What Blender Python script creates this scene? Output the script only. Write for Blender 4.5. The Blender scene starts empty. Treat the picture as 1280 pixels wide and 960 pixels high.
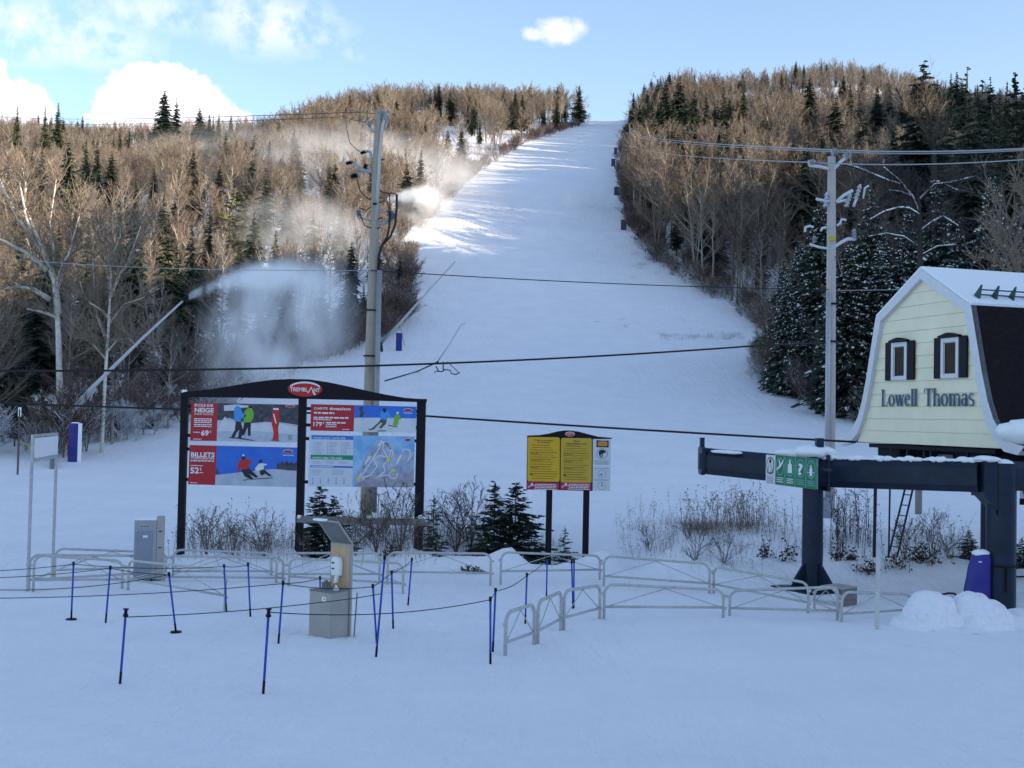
import bpy, bmesh, math, random
import numpy as np
from mathutils import Vector, Matrix, Euler
R_ = math.radians
random.seed(7)
rng = np.random.default_rng(7)
scene = bpy.context.scene
C = scene.collection

# ------------------------------------------------------------------ camera
F = 1400.0                      # focal length in photo pixels (photo is 1280 wide)
CAM = Vector((0, 0, 3.3))
PITCH, ROLL = R_(1.64), R_(1.15)
_fw = Vector((0, math.cos(PITCH), math.sin(PITCH)))
_up0 = Vector((0, -math.sin(PITCH), math.cos(PITCH)))
_rt = Vector((1, 0, 0)) * math.cos(ROLL) + _up0 * math.sin(ROLL)
_up = _up0 * math.cos(ROLL) - Vector((1, 0, 0)) * math.sin(ROLL)
cd = bpy.data.cameras.new('camera')
cam = bpy.data.objects.new('camera', cd)
C.objects.link(cam)
cd.sensor_width = 36.0
cd.lens = 36.0 * F / 1280.0
cd.clip_start, cd.clip_end = 0.1, 6000
M = Matrix((( _rt.x, _up.x, -_fw.x, CAM.x), (_rt.y, _up.y, -_fw.y, CAM.y), (_rt.z, _up.z, -_fw.z, CAM.z), (0, 0, 0, 1)))
cam.matrix_world = M
scene.camera = cam
scene.render.resolution_x, scene.render.resolution_y = 1024, 768

def ray(px, py):
    return _fw + _rt * ((px - 640) / F) + _up * ((480 - py) / F)
def at(px, py, Y):
    d = ray(px, py)
    return CAM + d * (Y / d.y)
def topx(p):
    d = Vector(p) - CAM
    z = d.dot(_fw)
    return 640 + F * d.dot(_rt) / z, 480 - F * d.dot(_up) / z

# ------------------------------------------------------------------ light
SUN_EL = R_(11.0)
SUN_H = Vector((0.93, -0.37, 0)).normalized()          # horizontal direction towards the sun
SUN_DIR = SUN_H * math.cos(SUN_EL) + Vector((0, 0, math.sin(SUN_EL)))
sd = bpy.data.lights.new('sun', 'SUN')
sd.energy = 4.0
sd.angle = R_(0.5)
sd.color = (1.0, 0.85, 0.66)
sun = bpy.data.objects.new('sun', sd)
C.objects.link(sun)
sun.rotation_euler = SUN_DIR.to_track_quat('Z', 'Y').to_euler()
scene.view_settings.view_transform = 'Standard'
scene.view_settings.look = 'None'
scene.view_settings.exposure = 1.52
scene.view_settings.gamma = 1.0
try:
    scene.cycles.use_denoising = True
    scene.cycles.denoiser = 'OPENIMAGEDENOISE'
except Exception:
    pass
scene.cycles.max_bounces = 8
scene.cycles.diffuse_bounces = 3
scene.cycles.glossy_bounces = 2
scene.cycles.transmission_bounces = 3
scene.cycles.volume_bounces = 7
scene.cycles.transparent_max_bounces = 8
scene.cycles.volume_step_rate = 1.0
scene.cycles.volume_max_steps = 128

class NT:
    """small helper to write node trees"""
    def __init__(s, nt): s.nt = nt
    def n(s, t, **kw):
        o = s.nt.nodes.new(t)
        for k, v in kw.items():
            if k.startswith('i_'):
                o.inputs[int(k[2:]) if k[2:].isdigit() else k[2:].replace('_', ' ')].default_value = v
            else:
                setattr(o, k, v)
        return o
    def l(s, a, b): s.nt.links.new(a, b)
    def math(s, op, a, b=None, clamp=False):
        o = s.nt.nodes.new('ShaderNodeMath'); o.operation = op; o.use_clamp = clamp
        for i, x in enumerate((a, b)):
            if x is None: continue
            if isinstance(x, (int, float)): o.inputs[i].default_value = x
            else: s.l(x, o.inputs[i])
        return o.outputs[0]
    def ramp(s, fac, stops):
        o = s.nt.nodes.new('ShaderNodeValToRGB')
        e = o.color_ramp.elements
        while len(e) < len(stops): e.new(0.5)
        for k, (p, c) in zip(e, stops):
            k.position = p; k.color = (*c, 1) if len(c) == 3 else c
        s.l(fac, o.inputs[0])
        return o.outputs[0]
    def sstep(s, x, a, b):
        o = s.nt.nodes.new('ShaderNodeMapRange'); o.interpolation_type = 'SMOOTHSTEP'
        s.l(x, o.inputs[0]); o.inputs[1].default_value = a; o.inputs[2].default_value = b
        return o.outputs[0]

world = bpy.data.worlds.new('World')
scene.world = world
world.use_nodes = True
def build_sky():
    t = NT(world.node_tree)
    world.node_tree.nodes.clear()
    out = t.n('ShaderNodeOutputWorld')
    bg = t.n('ShaderNodeBackground'); bg.inputs[1].default_value = 0.125
    sky = t.n('ShaderNodeTexSky', sky_type='NISHITA', sun_disc=False, sun_elevation=SUN_EL,
              sun_rotation=math.atan2(SUN_H.x, SUN_H.y), altitude=300, air_density=1.0, dust_density=0.6, ozone_density=2.4)
    tc = t.n('ShaderNodeTexCoord')
    sep = t.n('ShaderNodeSeparateXYZ'); t.l(tc.outputs['Generated'], sep.inputs[0])
    x, y, z = sep.outputs
    az = t.math('ARCTAN2', x, y)
    el = t.math('ARCSINE', z)
    nz = t.n('ShaderNodeTexNoise', i_Scale=9.0, i_Detail=7.0, i_Roughness=0.6); t.l(tc.outputs['Generated'], nz.inputs['Vector'])
    nw = t.n('ShaderNodeTexNoise', i_Scale=3.0, i_Detail=6.0, i_Roughness=0.58)
    mp = t.n('ShaderNodeMapping'); mp.inputs['Scale'].default_value = (1, 1, 2.6); mp.inputs['Location'].default_value = (0.3, 0, 0.1)
    t.l(tc.outputs['Generated'], mp.inputs[0]); t.l(mp.outputs[0], nw.inputs['Vector'])
    nf = t.n('ShaderNodeTexNoise', i_Scale=38.0, i_Detail=6.0, i_Roughness=0.62); t.l(tc.outputs['Generated'], nf.inputs['Vector'])
    n0 = t.math('ADD', t.math('SUBTRACT', nz.outputs[0], 0.5), t.math('MULTIPLY', t.math('SUBTRACT', nf.outputs[0], 0.5), 0.55))
    streak = t.sstep(t.math('ADD', t.math('MULTIPLY', nz.outputs[0], .5), t.math('MULTIPLY', nf.outputs[0], .5)), 0.36, 0.62)
    def azel(px, py):
        d = ray(px, py).normalized()
        return math.atan2(d.x, d.y), math.asin(d.z)
    tot = None
    # each cloud bank: centre pixel direction, half sizes (radians), softness, strength
    banks = [(200, 152, 0.062, 0.047, 0.22, 1.0, 1.3, 0), (265, 158, 0.036, 0.020, 0.3, .9, 1.3, 0), (-5, 146, 0.048, 0.034, 0.35, 1.0, 1.5, 0), (702, 38, 0.025, 0.0125, 1.3, 0.80, 3.4, 0), (664, 42, 0.012, 0.007, 1.0, 0.6, 3.0, 0),
             (335, 28, 0.070, 0.030, 1.1, 0.75, 3.0, 1), (60, 42, 0.095, 0.028, 1.1, 0.75, 3.0, 1), (400, 64, 0.05, 0.010, 1.0, 0.4, 2.4, 1), (190, 16, .080, .018, 1.2, .6, 2.8, 1)]
    for px, py, ra, re, soft, amp, warp, thin in banks:
        a, e = azel(px, py)
        da = t.math('DIVIDE', t.math('SUBTRACT', az, a), ra)
        de = t.math('DIVIDE', t.math('SUBTRACT', el, e), re)
        r = t.math('SQRT', t.math('ADD', t.math('MULTIPLY', da, da), t.math('MULTIPLY', de, de)))
        r = t.math('ADD', r, t.math('MULTIPLY', n0, warp))
        m = t.sstep(r, 1.0 + soft * 0.35, 1.0 - soft * 0.6)
        m = t.math('MULTIPLY', m, amp)
        if thin: m = t.math('MULTIPLY', m, streak)
        tot = m if tot is None else t.math('MAXIMUM', tot, m)
    wisps = t.math('MULTIPLY', t.sstep(nw.outputs[0], 0.58, 0.80), 0.25)
    tot = t.math('MAXIMUM', t.math('MAXIMUM', tot, wisps), 0.08)
    # thin high haze that whitens the lower sky a little, all round
    low = t.math('MULTIPLY', t.sstep(el, 0.45, 0.02), 0.16)
    tot = t.math('ADD', tot, t.math('MULTIPLY', low, t.math('SUBTRACT', 1.0, tot)), clamp=True)
    mix = t.n('ShaderNodeMix', data_type='RGBA')
    t.l(tot, mix.inputs[0]); t.l(sky.outputs[0], mix.inputs[6]); mix.inputs[7].default_value = (3.8, 3.7, 4.0, 1)
    t.l(mix.outputs[2], bg.inputs[0]); t.l(bg.outputs[0], out.inputs[0])
build_sky()

# ------------------------------------------------------------------ terrain
def _hash(ix, iy, s):
    n = (ix * 374761393 + iy * 668265263 + s * 2147483) & 0x7fffffff
    n = ((n ^ (n >> 13)) * 1274126177) & 0x7fffffff
    return ((n ^ (n >> 16)) & 0xffff) / 65535.0
def vnoise(x, y, s=0):
    x = np.asarray(x, float); y = np.asarray(y, float)
    ix = np.floor(x).astype(np.int64); iy = np.floor(y).astype(np.int64)
    fx = x - ix; fy = y - iy
    fx = fx * fx * (3 - 2 * fx); fy = fy * fy * (3 - 2 * fy)
    a = _hash(ix, iy, s); b = _hash(ix + 1, iy, s); c = _hash(ix, iy + 1, s); d = _hash(ix + 1, iy + 1, s)
    return (a * (1 - fx) + b * fx) * (1 - fy) + (c * (1 - fx) + d * fx) * fy - 0.5
def fbm(x, y, s=0, o=3):
    r = 0; a = 1.0
    for k in range(o):
        r = r + a * vnoise(x * 2 ** k, y * 2 ** k, s + k); a *= 0.5
    return r
def sst(x, a, b):
    t = np.clip((np.asarray(x, float) - a) / (b - a), 0, 1)
    return t * t * (3 - 2 * t)
_pY = [-600, -200, 0, 10, 13.3, 21.5, 26, 30, 45, 58, 72, 85, 100, 122, 150, 200, 250, 310, 360, 420, 445, 480, 600, 2500]
_pZ = [0.6, 0.4, 0.3, 0.1, 0, -0.34, -0.42, -0.5, -0.40, 0.45, 1.75, 3.3, 5.8, 10.2, 18, 37, 54, 73, 92.5, 115, 121, 126, 132, 150]
_tY = np.arange(-600, 2500, 0.5)
_tZ = np.interp(_tY, _pY, _pZ)
def _smooth(a, sig):
    k = np.exp(-0.5 * (np.arange(-int(3 * sig), int(3 * sig) + 1) / sig) ** 2); k /= k.sum()
    return np.convolve(np.pad(a, len(k) // 2, mode='edge'), k, mode='valid')
_s1, _s2 = _smooth(_tZ, 3), _smooth(_tZ, 12)
_tZ = np.where(_tY < 40, _s1, np.where(_tY > 70, _s2, _s1 + (_s2 - _s1) * (_tY - 40) / 30))
def gauss(X, Y, x, y, sx, sy, h):
    return h * np.exp(-0.5 * (((X - x) / sx) ** 2 + ((Y - y) / sy) ** 2))
def zt(X, Y):
    X = np.asarray(X, float); Y = np.asarray(Y, float)
    z = np.interp(Y, _tY, _tZ)
    far = sst(Y, 60, 150)
    z = z * (1 - 0.11 * sst(-X, 35, 120) * far)
    z = z + gauss(X, Y, 118, 400, 34, 80, 13)
    z = z + far * sst(np.abs(X + 0.0), 20, 60) * 2.0 * fbm(X / 40, Y / 40, 5)
    z = z + 9.0 * sst(X, 34, 70) * sst(Y, 85, 140) * (1 - 0.6 * sst(Y, 230, 330))
    # hill on the right, outside the picture: added, its ridge shaped to shade the valley from the low sun
    u = X * SUN_H.x + Y * SUN_H.y
    v = -X * SUN_H.y + Y * SUN_H.x
    Hr = np.interp(v, [-400, -100, 0, 59, 128, 177, 200, 250, 309, 402, 700], [30, 40, 45, 53, 68, 74, 83, 104, 122, 150, 195])
    z = np.maximum(z, z + (Hr - z) * sst(u, 62, 150) * (Hr > z))
    # snow guns leave whalebacks at the left side of the run
    z = z + gauss(X, Y, -9, 197, 11, 3.0, 2.0) + gauss(X, Y, -19, 186, 5, 4, 2.6) + gauss(X, Y, -8, 181, 9, 2.5, 0.9) + gauss(X, Y, -20, 150, 6, 6, 0.8)
    z = z + (sst(Y, 45, 80) * 0.16 + 0.9 * sst(Y, 120, 220)) * fbm(X / 14, Y / 14, 11, 2)
    near = 1 - sst(Y, 50, 75)
    z = z + near * (0.075 * fbm(X / 2.6, Y / 2.6, 21, 3) + 0.022 * vnoise(X / 0.5, Y / 0.5, 31) + 0.012 * vnoise(X / .22, Y / .22, 33))
    # trodden strips where people queue, and a groomer pass across the front
    tr = np.exp(-0.5 * ((Y - 19.5 - 0.25 * X * (X < 2) - 0.6 * vnoise(X / 3, X * 0, 61)) / 0.8) ** 2)
    z = z + near * tr * 0.05 * np.clip(vnoise(X / .33, Y / .33, 63), -.5, .2)
    gp = np.exp(-0.5 * ((Y - 11.5 - .18 * X) / .9) ** 2)
    z = z - near * gp * (0.05 + 0.012 * np.sin((Y - .18 * X) * 22))
    # ditch with its far bank, right of the long signboard's first bay
    d = sst(X, -6.2, -4.2) * near
    z = z - d * 0.75 * np.exp(-0.5 * ((Y - 31.2 + 0.6 * vnoise(X / 3, Y * 0, 41)) / 1.1) ** 2)
    z = z + d * 0.55 * sst(Y, 32.0, 34.8) * (1 - sst(Y, 36, 50)) * (1 + 0.6 * vnoise(X / 2.5, Y / 3, 43))
    # berm pushed up behind the barriers
    b = np.exp(-0.5 * ((Y - 27.6) / 0.55) ** 2)
    z = z + near * b * (0.20 + 0.85 * np.clip(vnoise(X / 0.8, Y / 1.5, 51) + 0.12 * vnoise(X / .3, Y / .3, 52), -0.2, 1)) * sst(X, -9.5, -8)
    z = z + gauss(X, Y, 4.6, 26.9, 0.9, 0.7, 0.45) + gauss(X, Y, 8.9, 26.2, 2.2, 0.7, 0.55) + gauss(X, Y, 10.5, 25.8, 1.0, .6, .25)
    return z
def zt1(x, y): return float(zt(x, y))
_gY = np.concatenate([np.arange(6, 60, 0.05), np.arange(60, 520, 0.25)])
def on_ground(px, py):
    d = ray(px, py)
    xs = CAM.x + d.x / d.y * _gY; zs = CAM.z + d.z / d.y * _gY
    g = zs - zt(xs, _gY)
    i = np.argmax(g < 0) if (g < 0).any() else len(g) - 1
    return Vector((xs[i], _gY[i], float(zt(xs[i], _gY[i]))))

# ------------------------------------------------------------------ materials
MATS = {}
def mat(name, col, rough=0.6, metal=0.0, var=0.0, vs=6.0, bump=0.0, bs=20.0, spec=0.4, col2=None, stretch=None):
    if name in MATS: return MATS[name]
    m = bpy.data.materials.new(name); m.use_nodes = True
    t = NT(m.node_tree)
    b = m.node_tree.nodes['Principled BSDF']
    b.inputs['Base Color'].default_value = (*col, 1)
    b.inputs['Roughness'].default_value = rough
    b.inputs['Metallic'].default_value = metal
    b.inputs['Specular IOR Level'].default_value = spec
    tc = t.n('ShaderNodeTexCoord')
    vec = tc.outputs['Object']
    if stretch:
        mp = t.n('ShaderNodeMapping'); mp.inputs['Scale'].default_value = stretch
        t.l(vec, mp.inputs[0]); vec = mp.outputs[0]
    if var > 0 or col2:
        nz = t.n('ShaderNodeTexNoise', i_Scale=vs, i_Detail=5.0, i_Roughness=0.65); t.l(vec, nz.inputs['Vector'])
        c2 = col2 or tuple(min(1, c * (1 + var)) for c in col)
        c1 = col if col2 else tuple(c * (1 - var) for c in col)
        t.l(t.ramp(nz.outputs[0], [(0.32, c1), (0.68, c2)]), b.inputs['Base Color'])
    if bump > 0:
        nb = t.n('ShaderNodeTexNoise', i_Scale=bs, i_Detail=4.0); t.l(vec, nb.inputs['Vector'])
        bp = t.n('ShaderNodeBump', i_Strength=bump, i_Distance=0.02); t.l(nb.outputs[0], bp.inputs['Height'])
        t.l(bp.outputs[0], b.inputs['Normal'])
    MATS[name] = m
    return m
def snow_mat():
    m = bpy.data.materials.new('snow'); m.use_nodes = True
    t = NT(m.node_tree); b = m.node_tree.nodes['Principled BSDF']
    b.inputs['Roughness'].default_value = 0.75; b.inputs['Specular IOR Level'].default_value = 0.25
    tc = t.n('ShaderNodeTexCoord'); v = tc.outputs['Object']
    n1 = t.n('ShaderNodeTexNoise', i_Scale=0.35, i_Detail=5.0, i_Roughness=0.6); t.l(v, n1.inputs['Vector'])
    t.l(t.ramp(n1.outputs[0], [(0.3, (0.83, 0.825, 0.865)), (0.7, (0.90, 0.89, 0.92))]), b.inputs['Base Color'])
    n2 = t.n('ShaderNodeTexNoise', i_Scale=14.0, i_Detail=6.0, i_Roughness=0.65); t.l(v, n2.inputs['Vector'])
    n3 = t.n('ShaderNodeTexNoise', i_Scale=1.6, i_Detail=5.0, i_Roughness=0.6); t.l(v, n3.inputs['Vector'])
    # ski and groomer tracks: long wavy bands
    mp = t.n('ShaderNodeMapping'); mp.inputs['Rotation'].default_value = (0, 0, 0.35); mp.inputs['Scale'].default_value = (1.0, 0.10, 1); t.l(v, mp.inputs[0])
    n4 = t.n('ShaderNodeTexNoise', i_Scale=1.5, i_Detail=4.0, i_Roughness=0.7, i_Distortion=0.4); t.l(mp.outputs[0], n4.inputs['Vector'])
    # ski tracks: swinging parallel grooves, in patches
    wv = t.n('ShaderNodeTexWave', wave_type='BANDS', bands_direction='X', wave_profile='SIN'); wv.inputs['Scale'].default_value = 0.55; wv.inputs['Distortion'].default_value = 9.0; wv.inputs['Detail'].default_value = 1.5; wv.inputs['Detail Scale'].default_value = 0.12
    m2 = t.n('ShaderNodeMapping'); m2.inputs['Rotation'].default_value = (0, 0, -0.5); m2.inputs['Scale'].default_value = (1, .35, .2); t.l(v, m2.inputs[0]); t.l(m2.outputs[0], wv.inputs['Vector'])
    pk = t.n('ShaderNodeTexNoise', i_Scale=0.09, i_Detail=2.0); t.l(v, pk.inputs['Vector'])
    trk = t.math('MULTIPLY', t.math('POWER', wv.outputs['Fac'], 6.0), t.math('MULTIPLY', t.sstep(pk.outputs[0], .50, .70), 0.045))
    h = t.math('ADD', t.math('MULTIPLY', n2.outputs[0], 0.035), t.math('ADD', t.math('MULTIPLY', n3.outputs[0], 0.13), t.math('MULTIPLY', n4.outputs[0], 0.17)))
    bp = t.n('ShaderNodeBump', i_Strength=0.85, i_Distance=1.0); t.l(t.math('SUBTRACT', h, trk), bp.inputs['Height']); t.l(bp.outputs[0], b.inputs['Normal'])
    return m
SNOW = snow_mat()

# ------------------------------------------------------------------ mesh and object helpers
class MB:
    def __init__(s): s.v = []; s.f = []; s.m = []
    def poly(s, pts, mi=0):
        i = len(s.v); s.v.extend([tuple(p) for p in pts]); s.f.append(tuple(range(i, i + len(pts)))); s.m.append(mi)
    def box(s, c, d, mi=0, rot=None, bev=0.0):
        hx, hy, hz = d[0] / 2, d[1] / 2, d[2] / 2
        c = Vector(c)
        P = [Vector((x, y, z)) for x in (-hx, hx) for y in (-hy, hy) for z in (-hz, hz)]
        if rot is not None: P = [rot @ p for p in P]
        i = len(s.v); s.v.extend([tuple(c + p) for p in P])
        for q in ((0, 1, 3, 2), (4, 6, 7, 5), (0, 4, 5, 1), (2, 3, 7, 6), (0, 2, 6, 4), (1, 5, 7, 3)):
            s.f.append(tuple(i + k for k in q)); s.m.append(mi)
    def tube(s, pts, r, n=8, mi=0, cap=True):
        pts = [Vector(p) for p in pts]
        rs = r if isinstance(r, (list, tuple)) else [r] * len(pts)
        base = len(s.v); prev = None
        for k, p in enumerate(pts):
            a = pts[max(0, k - 1)]; b = pts[min(len(pts) - 1, k + 1)]
            d = (b - a)
            d = d.normalized() if d.length > 1e-9 else Vector((0, 0, 1))
            if prev is None:
                e = Vector((0, 0, 1)) if abs(d.z) < 0.9 else Vector((1, 0, 0))
                u = d.cross(e).normalized()
            else:
                u = prev - d * prev.dot(d)
                u = u.normalized() if u.length > 1e-6 else d.orthogonal().normalized()
            prev = u; w = d.cross(u)
            for j in range(n):
                an = 2 * math.pi * j / n
                s.v.append(tuple(p + (u * math.cos(an) + w * math.sin(an)) * rs[k]))
        for k in range(len(pts) - 1):
            for j in range(n):
                a = base + k * n + j; b = base + k * n + (j + 1) % n
                s.f.append((a, b, b + n, a + n)); s.m.append(mi)
        if cap:
            s.f.append(tuple(base + j for j in reversed(range(n)))); s.m.append(mi)
            e = base + (len(pts) - 1) * n
            s.f.append(tuple(e + j for j in range(n))); s.m.append(mi)
    def prism(s, outline, d, mi=0):
        """outline: 3D points of a planar polygon; d: extrusion vector"""
        o = [Vector(p) for p in outline]; d = Vector(d); n = len(o); i = len(s.v)
        s.v.extend([tuple(p) for p in o] + [tuple(p + d) for p in o])
        s.f.append(tuple(i + k for k in range(n))); s.m.append(mi)
        s.f.append(tuple(i + n + k for k in reversed(range(n)))); s.m.append(mi)
        for k in range(n):
            k2 = (k + 1) % n
            s.f.append((i + k, i + n + k, i + n + k2, i + k2)); s.m.append(mi)
    def blob(s, c, r, seed=0, mi=0, seg=14, rings=9, rough=0.15, flat=False):
        c = Vector(c); i = len(s.v)
        for a in range(rings + 1):
            th = math.pi * a / rings
            for b in range(seg):
                ph = 2 * math.pi * b / seg
                d = Vector((math.sin(th) * math.cos(ph), math.sin(th) * math.sin(ph), math.cos(th)))
                k = 1 + rough * 2 * float(vnoise(d.x * 2.2 + 7 * seed + d.z, d.y * 2.2 + d.z * 1.7, seed)) + rough * float(vnoise(d.x * 6 + d.z * 3, d.y * 6 - d.z * 2, seed + 3))
                s.v.append((c.x + d.x * r[0] * k, c.y + d.y * r[1] * k, c.z + (d.z if not (flat and d.z < 0) else d.z * 0.2) * r[2] * k))
        for a in range(rings):
            for b in range(seg):
                b2 = (b + 1) % seg
                s.f.append((i + a * seg + b, i + (a + 1) * seg + b, i + (a + 1) * seg + b2, i + a * seg + b2)); s.m.append(mi)
    def mesh(s, name, mats, smooth=False):
        me = bpy.data.meshes.new(name)
        me.from_pydata(s.v, [], s.f)
        for m in (mats if isinstance(mats, (list, tuple)) else [mats]): me.materials.append(m)
        me.polygons.foreach_set('material_index', s.m)
        if smooth: me.polygons.foreach_set('use_smooth', [True] * len(s.f))
        me.update()
        return me
    def build(s, name, mats, parent=None, smooth=False, label=None):
        o = bpy.data.objects.new(name, s.mesh(name, mats, smooth))
        C.objects.link(o)
        if parent is not None: o.parent = parent
        if label: o['label'] = label
        return o
def tag(o, label=None, cat=None, group=None, kind=None):
    if label: o['label'] = label
    if cat: o['category'] = cat
    if group: o['group'] = group
    if kind: o['kind'] = kind
    return o
def thing(name, label, cat, loc=(0, 0, 0), rotz=0.0, group=None):
    o = bpy.data.objects.new(name, None); C.objects.link(o)
    o.empty_display_size = 0.2
    o.location = loc; o.rotation_euler = (0, 0, rotz)
    return tag(o, label, cat, group)
def bevel(o, w=0.01, seg=2):
    md = o.modifiers.new('bevel', 'BEVEL'); md.width = w; md.segments = seg; md.limit_method = 'ANGLE'; md.angle_limit = R_(50)
    return o
def smooth_by_angle(o, a=40):
    me = o.data
    me.polygons.foreach_set('use_smooth', [True] * len(me.polygons))
    try: me.set_sharp_from_angle(angle=R_(a))
    except Exception: pass
    return o

# ground sheet: dense where the camera stands, coarse towards the horizon
def grid_lines(spec):
    out = []
    for a, b, st in spec: out.append(np.arange(a, b, st))
    return np.unique(np.concatenate(out))
gx = grid_lines([(-1500, -400, 100), (-400, -120, 20), (-120, -40, 4), (-40, -14, 1.0), (-14, 14, 0.22), (14, 40, 1.0), (40, 130, 4), (130, 420, 12), (420, 1501, 90)])
gy = grid_lines([(-900, -250, 60), (-250, -20, 12), (-20, 8, 1.5), (8, 38, 0.2), (38, 60, 0.6), (60, 130, 1.2), (130, 240, 1.6), (240, 460, 3), (460, 700, 20), (700, 2401, 100)])
GX, GY = np.meshgrid(gx, gy)
GZ = zt(GX, GY)
nx, ny = len(gx), len(gy)
vv = np.stack([GX.ravel(), GY.ravel(), GZ.ravel()], 1)
ii = (np.arange(ny - 1)[:, None] * nx + np.arange(nx - 1)[None, :]).ravel()
ff = np.stack([ii, ii + 1, ii + 1 + nx, ii + nx], 1)
gm = bpy.data.meshes.new('snow_ground')
gm.vertices.add(len(vv)); gm.vertices.foreach_set('co', vv.ravel())
gm.loops.add(ff.size); gm.loops.foreach_set('vertex_index', ff.ravel().astype(np.int32))
gm.polygons.add(len(ff)); gm.polygons.foreach_set('loop_start', np.arange(0, ff.size, 4, dtype=np.int32))
gm.polygons.foreach_set('loop_total', np.full(len(ff), 4, dtype=np.int32))
gm.polygons.foreach_set('use_smooth', np.ones(len(ff), bool))
gm.materials.append(SNOW); gm.update(calc_edges=True); gm.validate()
ground = bpy.data.objects.new('snow_ground', gm); C.objects.link(ground); ground['kind'] = 'structure'

# ------------------------------------------------------------------ forest
NEEDLE = mat('spruce_needles', (0.030, 0.045, 0.026), 0.75, var=0.35, vs=1.2, col2=(0.060, 0.075, 0.038))
NEEDLE2 = mat('fir_needles', (0.022, 0.038, 0.028), 0.75, var=0.35, vs=1.2, col2=(0.040, 0.060, 0.042))
PINE = mat('pine_needles', (0.060, 0.075, 0.030), 0.75, vs=1.0, col2=(0.095, 0.105, 0.042))
BARK = mat('spruce_bark', (0.075, 0.058, 0.045), 0.9, var=0.3, vs=8)
TWIG = mat('bare_twigs', (0.140, 0.108, 0.082), 0.85, vs=0.3, col2=(0.23, 0.180, 0.130))
TWIG3 = mat('grey_twigs', (0.125, 0.106, 0.094), 0.85, vs=0.3, col2=(0.20, 0.172, 0.148))
PALELIMB = mat('pale_limbs', (0.30, 0.27, 0.235), 0.85, var=0.25, vs=4)
TWIG2 = mat('reddish_twigs', (0.10, 0.068, 0.060), 0.85, vs=0.35, col2=(0.165, 0.11, 0.088))
LIMB = mat('grey_limbs', (0.15, 0.125, 0.105), 0.85, var=0.3, vs=5)
BIRCH = mat('birch_bark', (0.55, 0.50, 0.42), 0.8, vs=3.5, col2=(0.74, 0.70, 0.62), stretch=(1, 1, 3))
LOOSE_SNOW = mat('snow_on_branches', (0.86, 0.88, 0.90), 0.8)
FROST = mat('frosted_twigs', (0.30, 0.29, 0.30), 0.85, vs=1.5, col2=(0.55, 0.56, 0.58))

def vary(m, lo, hi):
    t = NT(m.node_tree); bs = m.node_tree.nodes['Principled BSDF']; src = bs.inputs['Base Color'].links[0].from_socket
    oi = t.n('ShaderNodeObjectInfo'); mr = t.n('ShaderNodeMapRange'); t.l(oi.outputs['Random'], mr.inputs[0]); mr.inputs[3].default_value = lo; mr.inputs[4].default_value = hi
    hs = t.n('ShaderNodeHueSaturation'); t.l(src, hs.inputs['Color']); t.l(mr.outputs[0], hs.inputs['Value']); t.l(hs.outputs[0], bs.inputs['Base Color'])
for m_ in (TWIG, TWIG2, TWIG3): vary(m_, .62, 1.3)
for m_ in (NEEDLE, NEEDLE2): vary(m_, .7, 1.35)

def ribbon(mb, a, b, wa, wb, mi, rnd):
    a = Vector(a); b = Vector(b); d = b - a
    if d.length < 1e-5: return
    e = Vector((rnd.uniform(-1, 1), rnd.uniform(-1, 1), rnd.uniform(-1, 1)))
    s = d.cross(e)
    if s.length < 1e-6: return
    s.normalize()
    i = len(mb.v)
    mb.v.extend([tuple(a - s * wa / 2), tuple(a + s * wa / 2), tuple(b + s * wb / 2), tuple(b - s * wb / 2)])
    mb.f.append((i, i + 1, i + 2, i + 3)); mb.m.append(mi)

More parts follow.
